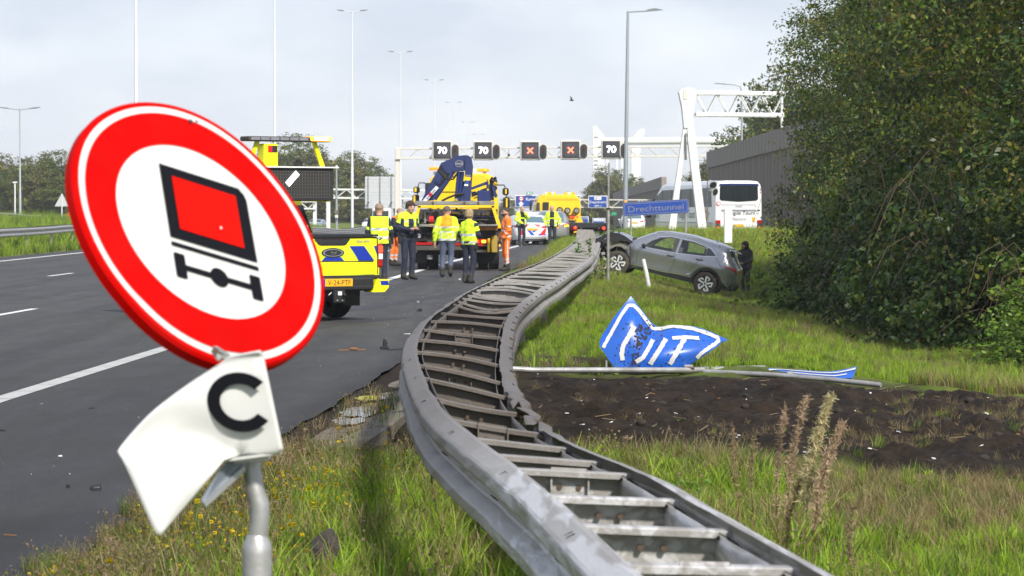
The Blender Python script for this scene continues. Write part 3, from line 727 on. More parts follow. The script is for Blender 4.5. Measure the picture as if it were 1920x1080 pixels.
x, y = field(2600, 0, 7, 19.3, 31); q = fbm(x, y * .6, 1.1); ok = (dirt_mask(x, y) > .3) & (q > .50 - .07 * S(x, 3, 6)) & ~((x > .8) & (y > 29.2)); x, y = x[ok], y[ok]
scatter('grass', ALL, np.stack([x, y, ground_z(x, y) - .03], 1), RNG.uniform(0, 6.28, len(x)), RNG.uniform(.2, .55, len(x)), pick({'D': .8 + 0 * x, 'B': 1.3 + 0 * x, 'K': .25 + 0 * x, 'G': .12 + 0 * x}), 'flattened dead tufts and torn turf left in the churned soil', tilt=.6)
# slope behind the soil up to the parked wreck and hedge
x, y = field(46000, -.9, 8.2, 30, 100, 1.25)
ok = (x > np.interp(y, [30, 40, 60, 80, 100], [-.25, -.2, .9, 2.0, 3.0])) & ~((x > 2.4) & (x < 4.1) & (y < 31.5)) & ~((x > .8) & (x < 4.1) & (y < 30.9)) & (dirt_mask(x, y) < RNG.uniform(.2, .7, len(x))); x, y = x[ok], y[ok]; nn = fbm(x, y, .5); n2 = fbm(x - 30, y, 1.6)
dry = S(nn, .42, .58) * .9 + .35 * S(x, 3.2, 5.5)
pr = {'G': 1.1 - .7 * dry, 'T': .25 + 0 * x, 'D': .85 * dry + .05, 'K': .22 + 0 * x, 'C': .2 * (1 - dry), 'B': .12 * dry}
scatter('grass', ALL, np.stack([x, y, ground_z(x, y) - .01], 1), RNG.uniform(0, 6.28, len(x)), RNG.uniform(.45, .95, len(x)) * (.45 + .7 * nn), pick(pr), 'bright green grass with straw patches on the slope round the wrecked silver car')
# berm in front of the coach, verge strip by the far barrier, left verge
x, y = field(30000, 1.5, 15, 96, 152); ok = (x > edge_x(y) + .25) & (dirt_mask(x, y) < .5); x, y = x[ok], y[ok]; nn = fbm(x, y, .4)
scatter('grass', ALL, np.stack([x, y, ground_z(x, y) - .01], 1), RNG.uniform(0, 6.28, len(x)), RNG.uniform(1.0, 1.9, len(x)), pick({'G': .9 + 0 * x, 'T': .4 + 0 * x, 'D': .6 * S(nn, .4, .6), 'F': .35 * S(nn, .35, .5), 'K': .3 + 0 * x}), 'rough grass with yellow flowers on the bank below the white coach')
x, y = field(5000, -.6, 3.8, 84, 150); w_ = x - edge_x(y); ok = (w_ > .1) & (w_ < 1.2 + S(y, 100, 140) * 1.0); x, y = x[ok], y[ok]
scatter('grass', ALL, np.stack([x, y, ground_z(x, y) - .01], 1), RNG.uniform(0, 6.28, len(x)), RNG.uniform(.8, 1.5, len(x)), pick({'D': 1 + 0 * x, 'B': .8 + 0 * x, 'T': .35 + 0 * x}), 'brown seeding weeds between the carriageway and the far end of the barrier')
x, y = field(26000, -40, -17.5, 95, 330, 1.4); ok = (left_x(y) - x > .15) & (x > -.2 * y - 3); x, y = x[ok], y[ok]
scatter('grass', ALL, np.stack([x, y, ground_z(x, y) - .01], 1), RNG.uniform(0, 6.28, len(x)), RNG.uniform(1.6, 2.9, len(x)), pick({'G': 1 + 0 * x, 'T': .3 + 0 * x, 'K': .5 + 0 * x, 'B': .25 * np.exp(-((left_x(y) - x - .8) / .6) ** 2)}), 'green grass strip under the left crash barrier')
# ------------------------------------------------------------------ metals and common paints
M_galv = mat('galvanised_steel', (.42, .42, .42), .48, .55, var=.3, scale=7, bump=.12, bscale=25, dirt=(.20, .17, .14), damt=.55, dscale=5)
def barrier_mat():
    m = mat('weathered_barrier_steel', (.36, .345, .33), .5, .3, var=.16, scale=7, bump=.15, bscale=30, dirt=(.16, .13, .105), damt=.55, dscale=3.5, stretch=(2.2, .5, 2.2))
    n, l = m.node_tree.nodes, m.node_tree.links; b = n['Principled BSDF']
    src = b.inputs['Base Color'].links[0].from_socket
    tc = n.new('ShaderNodeTexCoord'); sp = n.new('ShaderNodeSeparateXYZ'); l.new(tc.outputs['Object'], sp.inputs[0])
    # brown traffic grime on the length that lay beside the gutter
    def rg(a, c):
        q = n.new('ShaderNodeMapRange'); q.interpolation_type = 'SMOOTHSTEP'; q.inputs[1].default_value = a; q.inputs[2].default_value = c; l.new(sp.outputs['Y'], q.inputs[0]); return q.outputs[0]
    a, c = rg(9.5, 14), rg(38, 27)
    mu = n.new('ShaderNodeMath'); mu.operation = 'MULTIPLY'; l.new(a, mu.inputs[0]); l.new(c, mu.inputs[1])
    m2 = n.new('ShaderNodeMath'); m2.operation = 'MULTIPLY'; m2.inputs[1].default_value = .82; l.new(mu.outputs[0], m2.inputs[0])
    mx = n.new('ShaderNodeMix'); mx.data_type = 'RGBA'; l.new(m2.outputs[0], mx.inputs[0]); l.new(src, mx.inputs[6]); mx.inputs[7].default_value = (.085, .064, .050, 1)
    # pale scrape marks running along the rail
    mp = n.new('ShaderNodeMapping'); mp.inputs['Scale'].default_value = (7, .8, 9); l.new(tc.outputs['Object'], mp.inputs[0])
    nz = n.new('ShaderNodeTexNoise'); nz.inputs['Scale'].default_value = 2.2; nz.inputs['Detail'].default_value = 3; nz.inputs['Distortion'].default_value = .8; l.new(mp.outputs[0], nz.inputs['Vector'])
    r = n.new('ShaderNodeMapRange'); r.inputs[1].default_value = .44; r.inputs[2].default_value = .56; r.inputs[4].default_value = .7
    q2 = rg(12.5, 9.5); q3 = n.new('ShaderNodeMath'); q3.operation = 'MULTIPLY'; l.new(nz.outputs[0], q3.inputs[0]); l.new(q2, q3.inputs[1]); l.new(q3.outputs[0], r.inputs[0])
    m3 = n.new('ShaderNodeMix'); m3.data_type = 'RGBA'; l.new(r.outputs[0], m3.inputs[0]); l.new(mx.outputs[2], m3.inputs[6]); m3.inputs[7].default_value = (.60, .60, .62, 1)
    l.new(m3.outputs[2], b.inputs['Base Color'])
    return m
M_bar = barrier_mat()
M_bolt = mat('rusty_bolt', (.11, .075, .055), .7, .4, var=.3)
M_slot = mat('slot_shadow_rust', (.03, .022, .018), .9)
M_white = mat('white_coated_steel', (.72, .73, .72), .45, var=.06, scale=4, dirt=(.5, .5, .47), damt=.3, dscale=3)
M_dwhite = mat('plain_white_paint', (.8, .8, .8), .4, var=.04)
M_black = mat('black_plastic', (.02, .02, .022), .45, var=.2)
M_dark = mat('dark_rubber', (.018, .018, .019), .8, var=.25, scale=12)

# ------------------------------------------------------------------ the bent twin-rail crash barrier
ST = [(1235, 1110, 1612, 1116), (1153, 1046, 1500, 1053), (1077, 973, 1375, 985), (1017, 919, 1275, 928), (951, 868, 1188, 880), (914, 842, 1130, 858), (874, 811, 1072, 833), (830, 774, 1020, 806), (805, 736, 975, 768), (790, 700, 952, 738), (782, 677, 944, 712), (778, 653, 941, 680), (783, 631, 942, 652), (795, 612, 944, 628), (808, 597, 948, 608), (827, 582, 956, 592), (850, 566, 970, 576), (872, 552, 985, 562), (902, 536, 1012, 543), (932, 523, 1038, 528), (962, 511, 1060, 514), (1000, 497, 1083, 500), (1030, 484, 1102, 488), (1050, 473, 1112, 476), (1066, 463, 1117, 466), (1077, 454, 1120, 456), (1085, 447, 1124, 449), (1092, 441, 1129, 443)]
LP, RP = [], []
for k, (lx_, ly_, rx_, ry_) in enumerate(ST):
    pl = on(lx_, ly_, .75 + .0 * k); LP.append(pl)
for k, (lx_, ly_, rx_, ry_) in enumerate(ST):
    a = LP[max(k - 1, 0)]; b = LP[min(k + 1, len(LP) - 1)]; d = (b - a); hd = math.atan2(d.x, d.y)      # heading
    Yr = LP[k].y - math.sin(hd) * .5
    RP.append(at(rx_, ry_, Yr))
def resample(pts, step):
    out = [pts[0]]; acc = []
    for i in range(len(pts) - 1):
        p0 = pts[max(i - 1, 0)]; p1 = pts[i]; p2 = pts[i + 1]; p3 = pts[min(i + 2, len(pts) - 1)]
        k = max(2, int((p2 - p1).length / step))
        for j in range(1, k + 1):
            t = j / k
            out.append(.5 * ((2 * p1) + (-p0 + p2) * t + (2 * p0 - 5 * p1 + 4 * p2 - p3) * t * t + (-p0 + 3 * p1 - 3 * p2 + p3) * t ** 3))
    return out
NEAR_L = LP[0] + (LP[0] - LP[1]) * .9; NEAR_R = RP[0] + (RP[0] - RP[1]) * .9
LPX = resample([NEAR_L] + LP, .16); RPX = resample([NEAR_R] + RP, .16)
WPROF = [(-.012, .004), (.006, .004), (.07, -.030), (.080, -.040), (.083, -.050), (.084, -.088), (.078, -.100), (.026, -.136), (.022, -.146), (.022, -.172), (.027, -.182), (.076, -.216), (.083, -.228), (.083, -.270), (.076, -.282), (.03, -.312)]
def wrail(pts, side, m, twist=None, crush=None, prof=WPROF, th=.004, dents=False):
    mb = MB(); rings = []; n = len(pts); run = 0
    for i, p in enumerate(pts):
        d = pts[min(i + 1, n - 1)] - pts[max(i - 1, 0)]; d.z = 0; d.normalize(); o = Vector((d.y, -d.x, 0)) * side
        run += (p - pts[max(i - 1, 0)]).length; lapq = .006 if dents and (run % 8.0) < 4.0 else 0
        tw = twist(p) if twist else 0; cr = crush(p) if crush else 0
        ring = []
        for (a, b) in [(a_ * .92, b_ * (.86 if dents else 1)) for a_, b_ in prof] + [(a_ * .92 - th, b_ * (.86 if dents else 1)) for a_, b_ in prof[::-1]]:
            a2 = a * (1 - .7 * cr) + cr * .04 * math.sin(p.y * 9 + b * 20); b2 = b * (1 - .25 * cr) - cr * .03 * math.sin(p.y * 13)
            q_ = mnoise.noise(Vector((p.x * 3, p.y * 2.2, b * 9 + side * 7))) * (.009 if side < 0 or p.y > 12.5 else .003) * (1 if dents else 0) + ((.004 if side < 0 or p.y > 12.5 else .001) * mnoise.noise(Vector((p.y * 7.3, b * 30, side))) if dents else 0); a2 += q_ + lapq; b2 += q_ * .6
            aa = a2 * math.cos(tw) - b2 * math.sin(tw); bb = a2 * math.sin(tw) + b2 * math.cos(tw)
            ring.append(p + o * aa + Vector((0, 0, bb)))
        rings.append(ring)
    mb.loft(rings, m, closed=True, cap=False, smooth=False)
    return mb
barrier = thing('crash_barrier', 'long bent steel crash barrier with ladder-like spacers snaking up to the wreck', 'crash barrier', (0, 0, 0))
rl = wrail(LPX, -1, M_bar, twist=lambda p: .10 * math.exp(-((p.y - 18) / 5) ** 2) + .04 * math.sin(p.y * .7), dents=True).build('rail', barrier, label='left rail beside the road, scraped pale near the camera')
rr = wrail(RPX, 1, M_bar, twist=lambda p: .42 * math.exp(-((p.y - 15.2) / 2.2) ** 2) + .05 * math.sin(p.y * .8), crush=lambda p: .8 * math.exp(-((p.y - 14.6) / 1.5) ** 2), dents=True).build('rail', barrier, label='right rail, crumpled where it crosses the bare soil')
# slots and splice bolts in the rails
mb = MB(); acc = 0
for i in range(1, len(LPX) - 1):
    acc += (LPX[i] - LPX[i - 1]).length
    if acc > 1.9 and LPX[i].y < 60:
        acc = 0; p = LPX[i]; d = (LPX[i + 1] - LPX[i - 1]); d.z = 0; d.normalize(); o = Vector((-d.y, d.x, 0))
        for dy in (0, .055):
            mb.bar(p + o * .034 + Vector((0, 0, -.008)) + d * dy, p + o * .058 + Vector((0, 0, -.021)) + d * dy, .010, .006, M_slot)
            mb.bar(p + o * .056 + Vector((0, 0, -.118)) + d * (dy + .3), p + o * .036 + Vector((0, 0, -.132)) + d * (dy + .3), .008, .004, M_slot)
            mb.bar(p + o * .084 + Vector((0, 0, -.236)) + d * (dy + .5), p + o * .084 + Vector((0, 0, -.27)) + d * (dy + .5), .008, .004, M_slot)
    p = RPX[min(i, len(RPX) - 2)]
    if i % 8 == 0 and 16 < p.y < 62:
        d = (RPX[i + 1] - RPX[i - 1]) if i + 1 < len(RPX) else Vector((0, 1, 0)); d.z = 0; d.normalize(); o = Vector((d.y, -d.x, 0))
        for dy in (0, .07): mb.bar(p + o * .05 + Vector((0, 0, -.006)) + d * dy, p + o * .075 + Vector((0, 0, -.022)) + d * dy, .010, .006, M_slot)
mb.build('slot', barrier, kind='stuff')
# spacers: channel-shaped rungs with a web plate that hangs below
def ip(P_, s):
    i = int(s); t = s - i; i = min(i, len(P_) - 2); return lerp(P_[i], P_[i + 1], t)
rungs = [float(i) for i in range(1, 16)]
s = 16.0
while s < 27:
    rungs.append(s); s += min(.5, 1.0 / max((LP[min(int(s) + 1, 27)] - LP[int(s)]).length, .1))
rungs = sorted(rungs + [7.5 - .0, 3.5 - .5 + .5 + .0][:0])
rs = random.Random(5)
M_rung = M_bar
for k, s in enumerate(rungs):
    a = ip(LP, s); b = ip(RP, s); y = a.y
    warp = .0 if y < 12 else (.03 if y < 30 else .05)
    if 28 < y < 37: warp = .12
    sag = rs.uniform(-warp, warp) * .5; bend = rs.uniform(-warp, warp)
    d = (b - a); L = d.length; dn = d.normalized(); fw = Vector((-dn.y, dn.x, 0)).normalized()
    w = .055 + rs.uniform(0, .01); web = .20
    mb = MB(); N_ = 6; rings = []
    for j in range(N_ + 1):
        t = j / N_; p = a + d * t + Vector((0, 0, -.018 + sag * math.sin(math.pi * t))) + fw * bend * math.sin(math.pi * t)
        q = 1.0 if (j > 0) else 1.0
        wb = web * (1 - .45 * max(0, t - .8) / .2) if y < 12 else web
        Z_ = lambda h_: Vector((0, 0, -h_))
        rings.append([p + Z_(.004), p + fw * .004, p + fw * w, p + fw * w + Z_(wb), p + fw * (w - .045) + Z_(wb + .004), p + fw * (w - .045) + Z_(wb - .001), p + fw * (w - .005) + Z_(wb - .005), p + fw * (w - .005) + Z_(.005), p + fw * .005 + Z_(.006), p + fw * .004 + Z_(.022), p + Z_(.022)])
    # the hanging plate stands at the far side of the flange, its face toward the traffic that comes up behind
    rings = [[p + fw * 0 for p in r_] for r_ in rings]
    mb.loft(rings, M_rung, closed=True, cap=True, smooth=False)
    o = mb.build('spacer', barrier)
    if y < 40:
        # bolts in the web, bracket on every second one
        m2 = MB(); c = (a + b) / 2 + Vector((0, 0, -.08 + sag))
        for off in (-.035, .035):
            pc = c + dn * off + fw * .046; m2.tube([pc, pc - fw * .012], .011, M_bolt, 6)
        if k % 3 == 0:
            m2.box(c + fw * .042 + Vector((0, 0, -.03)), (.13, .006, .20), M_bar, rot=Matrix((dn, fw, Vector((0, 0, 1)))).transposed())
            for off in (-.045, .045): m2.box(c + dn * (off * 1.5) + fw * .028 + Vector((0, 0, -.03)), (.006, .03, .19), M_bar, rot=Matrix((dn, fw, Vector((0, 0, 1)))).transposed())
            pc = c + fw * .038 + Vector((0, 0, -.10)); m2.tube([pc, pc - fw * .014], .012, M_bolt, 6)
        m2.build('bracket' if k % 3 == 0 else 'bolt', o, kind='stuff')
    if y < 12.5:
        # curved end strap that hooks round the right rail
        m3 = MB(); q = b - dn * .05
        arc = [q + dn * (.045 * math.sin(t)) * 1.4 + fw * (-.02 - .05 * (1 - math.cos(t))) + Vector((0, 0, -.03 - .03 * t)) for t in np.linspace(0, 3.0, 8)]
        m3.tube(arc, .011, M_black, 6); m3.build('strap', barrier)
# inner tension strap along the left rail (holds the spacers) and posts
for P_, off in ((LPX, .045), (RPX, -.045)):
    mb = MB(); rings = []
    for i, p in enumerate(P_):
        d = P_[min(i + 1, len(P_) - 1)] - P_[max(i - 1, 0)]; d.z = 0; d.normalize(); o_ = Vector((d.y, -d.x, 0)); c = p + o_ * off + Vector((0, 0, -.07))
        rings.append([c + Vector((0, 0, .04)), c + o_ * .004 + Vector((0, 0, .04)), c + o_ * .004 - Vector((0, 0, .05)), c - Vector((0, 0, .05))])
    mb.loft(rings, M_bar, smooth=True); mb.build('tension_strip', barrier)
for s, lean in ((0.2, 0), (2.5, .05), (4.6, .1), (7.2, .35), (10.4, .5), (13.3, .5), (16.4, .35), (18.3, .2), (20.1, .1), (21.6, 0), (22.7, 0), (23.6, 0), (24.5, 0)):
    a = (ip(LP, s) + ip(RP, s)) / 2; g = Vector((a.x + lean * .5, a.y, gz(a.x, a.y) - .12)); t = a - Vector((0, 0, .17)); mb = MB()
    mb.bar(g, t, .10, .006, M_bar); mb.bar(g + Vector((-.028, .0, 0)), t + Vector((-.028, .0, 0)), .006, .05, M_bar); mb.bar(g + Vector((.028, .0, 0)), t + Vector((.028, .0, 0)), .006, .05, M_bar)
    mb.build('post', barrier)

# ------------------------------------------------------------------ foreground: knocked round sign, crumpled plate "C", bent pole
M_sred = mat('sign_red_film', (.46, .0012, .0006), .6, var=.10, scale=5, spec=.04, dirt=(.36, .012, .01), damt=.25, dscale=9)
M_swhite = mat('sign_white_film', (.54, .54, .53), .5, var=.06, scale=3, spec=.25, dirt=(.6, .59, .56), damt=.3, dscale=7)
M_sblack = mat('sign_black_film', (.006, .0065, .009), .6, var=.1, spec=.08)
M_sorange = mat('sign_red_panel', (.50, .004, .001), .6, var=.05, spec=.05)
M_alu = mat('aluminium_back', (.45, .46, .48), .4, .7, var=.15)
sign = thing('no_tankers_sign', 'large round red and white tanker sign knocked askew on its bent pole in the foreground', 'road sign', (0, 0, 0))
CEN = at(387, 425, 7.24); RV = Vector((.303, .2406, -.102)) * .945; DV = Vector((.0764, -.2312, -.3175)) * .97
NV = RV.cross(DV).normalized(); NV = -NV if NV.y > 0 else NV
def dp(u, v, h=0.0):
    """sign coordinates: u right, v up, unit = sign radius"""
    b = .015 * max(0, v - .55) ** 2 * 4 + .012 * max(0, -u - .6) ** 2 * 4 - .05 * max(0, -v - .72)        # dents of the rim
    return CEN + RV * u - DV * v + NV * (h + b - .02)
def ringpatch(mb, r0, r1, h0, h1, m, n=96, wob=0):
    k = max(1, int(abs(r1 - r0) / .05)); vs = []; fs = []
    for j in range(k + 1):
        t = j / k; r_ = lerp(r0, r1, t)
        for i in range(n): a = 2 * math.pi * i / n; vs.append(dp(r_ * math.cos(a), r_ * math.sin(a), lerp(h0, h1, t)))
    for j in range(k):
        for i in range(n): fs.append((j * n + i, j * n + (i + 1) % n, (j + 1) * n + (i + 1) % n, (j + 1) * n + i))
    mb.add(vs, fs, m, True)
def poly_on(mb, poly, h, m, step=.08, f=dp):
    V, F = tri_panel(poly, (), step); mb.add([f(x, y, h) for x, y in V], F, m, True)
mb = MB(); ringpatch(mb, .0001, .98, -.004, -.004, M_alu); ringpatch(mb, .0001, .955, 0, 0, M_swhite)
ringpatch(mb, .98, .98, -.002, -.028, M_alu); mb.build('sign_disc', sign)
mb = MB(); ringpatch(mb, .955, .985, .001, .0, M_sred); ringpatch(mb, .985, 1.0, .0, -.008, M_sred); ringpatch(mb, 1.0, 1.0, -.008, -.034, M_sred); ringpatch(mb, 1.0, .96, -.034, -.036, M_alu); mb.build('rim', sign)
mb = MB(); ringpatch(mb, .665, .905, .002, .002, M_sred); mb.build('red_ring', sign)
ringm = MB()
def rrect(x0, y0, x1, y1, r=.03, cut=None):
    pts = []
    for cx, cy, a0 in ((x1 - r, y1 - r, 0), (x0 + r, y1 - r, 90), (x0 + r, y0 + r, 180), (x1 - r, y0 + r, 270)):
        for k in range(4): a = R(a0 + 30 * k); pts.append((cx + r * math.cos(a), cy + r * math.sin(a)))
    return pts
mb = MB(); poly_on(mb, [(-.273, -.13), (.42, -.13), (.42, .37), (.405, .415), (.365, .455), (-.273, .456)], .0035, M_sblack); mb.build('tank_frame', sign)
mb = MB(); poly_on(mb, [(-.188, -.048), (.325, -.048), (.325, .377), (-.188, .377)], .0055, M_sorange); mb.build('tank_panel', sign)
mb = MB(); poly_on(mb, [(-.273, -.197), (.42, -.197), (.42, -.165), (-.273, -.165)], .0035, M_sblack); mb.build('chassis_line', sign)
mb = MB(); c_ = [(.075 + .072 * math.cos(a), -.35 + .072 * math.sin(a)) for a in np.linspace(0, 2 * math.pi, 19)[:-1]]
poly_on(mb, c_, .0045, M_sblack, .3); poly_on(mb, [(-.20, -.372), (.34, -.372), (.34, -.328), (-.20, -.328)], .0035, M_sblack)
for x0 in (-.27, .33): poly_on(mb, rrect(x0, -.44, x0 + .085, -.25, .012), .004, M_sblack)
mb.build('axle_symbol', sign)
mb = MB()
for (u, v, r_) in ((.03, .885, .016), (.08, .90, .010), (.15, .06, .010)):
    poly_on(mb, [(u + r_ * math.cos(a), v + r_ * math.sin(a)) for a in np.linspace(0, 6.28, 9)[:-1]], .0075, M_slot if v > .5 else M_swhite, .5)
mb.build('scuff', sign)
# crumpled rectangular plate
Zp = 6.90
pp = lambda px, py, dz=0.0: at(px, py, Zp + dz)
A_ = {'a': pp(408, 684, .02), 'b': pp(425, 671, .01), 'c': pp(487, 660, -.02), 'd': pp(494, 668, -.01), 'e': pp(530, 842, -.03), 'f': pp(524, 850, -.02), 'g': pp(452, 852, -.01), 'h': pp(420, 862, -.03),
      'i': pp(411, 874, -.05), 'j': pp(397, 892, -.07), 'k': pp(302, 1004, -.16), 'l': pp(291, 1000, -.16), 'm': pp(229, 858, -.12), 'n': pp(221, 845, -.11), 'o': pp(300, 752, -.02), 'p': pp(385, 756, -.03), 'q': pp(398, 822, .012), 'r': pp(330, 868, -.085), 's': pp(310, 822, .0), 't': pp(350, 905, -.135)}
def plate_mesh():
    keys = list(A_); P2 = {k: ((A_[k].x) / A_[k].y, (A_[k].z - HCAM) / A_[k].y) for k in keys}
    out = ['a', 'o', 'n', 'm', 'l', 'k', 'j', 'i', 'h', 'g', 'f', 'e', 'd', 'c', 'b']
    s_ = 3000; vv = [Vector((P2[k][0] * s_, P2[k][1] * s_)) for k in keys]; ii = {k: i for i, k in enumerate(keys)}
    es = [(ii[out[i]], ii[out[(i + 1) % len(out)]]) for i in range(len(out))] + [(ii['n'], ii['s']), (ii['s'], ii['q']), (ii['q'], ii['h']), (ii['p'], ii['q']), (ii['a'], ii['p']), (ii['m'], ii['r']), (ii['r'], ii['i'])]
    V_, E_, F_, *_ = delaunay_2d_cdt(vv, es, [], 0, 1e-4); pol = [(P2[k][0] * s_, P2[k][1] * s_) for k in out]
    fs = [list(f) for f in F_ if inpoly(np.array([sum(V_[i][0] for i in f) / 3]), np.array([sum(V_[i][1] for i in f) / 3]), pol)[0]]
    return [A_[k] for k in keys], fs, [ii[k] for k in out]
vs, fs, out = plate_mesh()
bm = bpy.data.meshes.new('plate'); bm.from_pydata([tuple(v) for v in vs], [], fs); bm.materials.append(M_swhite); bm.materials.append(M_alu)
plate = bpy.data.objects.new('lower_plate', bm); COL.objects.link(plate); plate.parent = sign
md = plate.modifiers.new('sub', 'SUBSURF'); md.levels = md.render_levels = 3
md = plate.modifiers.new('thick', 'SOLIDIFY'); md.thickness = .006; md.offset = -1; md.use_even_offset = True
for p in bm.polygons: p.use_smooth = True
cr_ = bm.attributes.new('crease_edge', 'FLOAT', 'EDGE'); cv_ = bm.attributes.new('crease_vert', 'FLOAT', 'POINT')
kk_ = list(A_)
for nm_ in 'adefghjklmnbc': cv_.data[kk_.index(nm_)].value = .9
st_ = set(frozenset((out[i], out[(i + 1) % len(out)])) for i in range(len(out)))
for e in bm.edges:
    if frozenset(e.vertices) in st_: cr_.data[e.index].value = .93
# folded rim under the plate, dark inside
M_slate = mat('plate_back_grey', (.22, .25, .31), .4, .3, var=.15)
mb = MB()
mb.add([pp(430, 862, .03), pp(455, 852, .06), pp(456, 880, .06), pp(381, 948, -.02), pp(378, 935, -.02), pp(412, 880, .0)], [(0, 1, 2, 3, 4, 5)], M_slate)
mb.add([pp(456, 880, .06), pp(381, 948, -.02), pp(384, 950, .02), pp(458, 884, .1)], [(0, 1, 2, 3)], M_alu)
mb.bar(pp(456, 878, .06), pp(381, 946, -.02), .012, .014, M_alu); mb.build('folded_edge', sign)
mb = MB(); mb.bar(pp(424, 862, .0), pp(527, 848, .0), .03, .006, M_swhite); mb.bar(pp(440, 858, .05), pp(505, 852, .05), .07, .022, M_galv); mb.build('clamp_bar', sign)
# the letter: an open ring printed on the plate
mb = MB(); Rp = (pp(516, 755, -.02) - pp(400, 755, 0)) / 116; Dp = (pp(460, 815, -.015) - pp(449, 700, -.01)) / 115; Cc = pp(452, 754, -.0245); npl = Rp.cross(Dp).normalized(); npl = -npl if npl.y > 0 else npl
rings = []
for a in np.linspace(R(42), R(322), 40):
    ca, sa = math.cos(a), math.sin(a)
    rings.append([Cc + Rp * (ca * 62) - Dp * (sa * 56) + npl * .006, Cc + Rp * (ca * 38) - Dp * (sa * 34) + npl * .006])
vs = [p for r_ in rings for p in r_]; mb.add(vs, [(2 * i, 2 * i + 1, 2 * i + 3, 2 * i + 2) for i in range(len(rings) - 1)], M_sblack, True)
mb.build('letter', plate)
# bent tube, sleeve and the clamp under the disc
mb = MB(); tp = [pp(470, 852, .09), pp(472, 880, .085), pp(478, 920, .08), pp(486, 945, .08), pp(487, 975, .08), pp(484, 1010, .08), pp(481, 1020, .08)]
mb.tube(tp, [.0215, .022, .0225, .0245, .0235, .0225, .0225], M_galv, 16)
mb.tube([pp(470, 852, .09), pp(464, 800, .10), pp(458, 730, .15), pp(445, 668, .24), pp(436, 640, .30)], .0215, M_galv, 14); mb.build('pole', sign)
mb = MB(); q0 = pp(482, 1003, .08); q1 = pp(482, 1020, .08); gb = Vector((q1.x, q1.y, gz(q1.x, q1.y) - .2))
mb.tube([q0, q1, q1 - Vector((0, 0, .02)), gb], [.024, .034, .0355, .0355], M_galv, 18); mb.build('sleeve', sign)
mb = MB(); 
for a, b in ((pp(402, 652, .03), pp(428, 668, .06)), (pp(408, 668, .03), pp(436, 676, .06)), (pp(398, 655, .03), pp(412, 676, .03))): mb.bar(a, b, .016, .01, M_galv, .002)
mb.tube([pp(404, 657, .0), pp(404, 657, .04)], .008, M_bolt, 6); mb.build('clamp', sign)

# ------------------------------------------------------------------ fallen exit sign "UIT"
M_sblue = mat('sign_blue_film', (.010, .10, .50), .35, var=.14, scale=4, coat=.15, dirt=(.035, .06, .16), damt=.35, dscale=6)
M_mud = mat('mud_splatter', (.035, .025, .02), .95, var=.4)
YU = 30.9
uit = thing('fallen_exit_sign', 'bent blue UIT exit sign lying folded on fallen poles', 'road sign', (0, 0, 0))
# control net: rows from foot to top edge, columns left to right (photo pixels and depth offset)
NET = [[(1152, 690, .0), (1178, 691, -.02), (1204, 691, -.05), (1240, 692, -.06), (1278, 690, -.03), (1312, 672, .05)],
       [(1135, 664, .05), (1174, 660, .02), (1206, 668, -.04), (1245, 666, -.08), (1292, 662, -.03), (1330, 660, .08)],
       [(1124, 642, .10), (1176, 628, .08), (1212, 642, .06), (1252, 640, .02), (1300, 642, .06), (1346, 648, .14)],
       [(1145, 604, .20), (1186, 598, .16), (1222, 627, .20), (1256, 620, .16), (1305, 624, .18), (1355, 640, .22)],
       [(1183, 555, .36), (1203, 581, .32), (1230, 611, .34), (1262, 610, .30), (1310, 614, .30), (1366, 637, .30)]]
NP = [[at(a, b, YU + c) for a, b, c in row] for row in NET]
def cr1(P_, t):
    n = len(P_) - 1; x = min(max(t * n, 0), n - 1e-6); i = int(x); f = x - i
    p0 = P_[i - 1] if i > 0 else P_[0] * 2 - P_[1]; p1, p2 = P_[i], P_[i + 1]; p3 = P_[i + 2] if i + 2 <= n else P_[n] * 2 - P_[n - 1]
    return .5 * ((2 * p1) + (-p0 + p2) * f + (2 * p0 - 5 * p1 + 4 * p2 - p3) * f * f + (-p0 + 3 * p1 - 3 * p2 + p3) * f ** 3)
def US(u, v, h=0.0):
    f = lambda a, b: cr1([cr1(row, a) for row in NP], b)
    p = f(u, v)
    if h:
        e = 1e-3; n_ = (f(u + e, v) - f(u - e, v)).cross(f(u, v + e) - f(u, v - e)).normalized()
        if n_.y > 0: n_ = -n_
        p = p + n_ * h
    return p
def sheet(mb, f, nu, nv, m, h=0.0, uu=(0, 1), vv=(0, 1)):
    vs = [f(lerp(uu[0], uu[1], i / nu), lerp(vv[0], vv[1], j / nv), h) for j in range(nv + 1) for i in range(nu + 1)]
    mb.add(vs, [(j * (nu + 1) + i, j * (nu + 1) + i + 1, (j + 1) * (nu + 1) + i + 1, (j + 1) * (nu + 1) + i) for j in range(nv) for i in range(nu)], m, True)
def stroke(mb, f, pts, w, m, h, asp=1.0, n=7):
    """band along a polyline in (u, v) of width w"""
    P_ = []
    for i in range(len(pts) - 1):
        for j in range(n): t = j / n; P_.append((lerp(pts[i][0], pts[i + 1][0], t), lerp(pts[i][1], pts[i + 1][1], t)))
    P_.append(pts[-1]); vs = []
    for i, (x, y) in enumerate(P_):
        a = P_[max(i - 1, 0)]; b = P_[min(i + 1, len(P_) - 1)]; dx, dy = (b[0] - a[0]) * asp, b[1] - a[1]; L_ = math.hypot(dx, dy) or 1; nx, ny = -dy / L_ / asp, dx / L_
        for q in (-.5, 0, .5): vs.append(f(x + nx * w * q, y + ny * w * q, h))
    fs = []
    for i in range(len(P_) - 1):
        for q in (0, 1): fs.append((3 * i + q, 3 * i + q + 1, 3 * i + 4 + q, 3 * i + 3 + q))
    mb.add(vs, fs, m, True)
mb = MB(); sheet(mb, US, 40, 28, M_sblue); sheet(mb, lambda u, v, h: US(u, v, -.02), 24, 16, M_alu)
mb.build('sign_panel', uit)
GU = [(i / 70, j / 70) for i in range(71) for j in range(71)]; GP = []
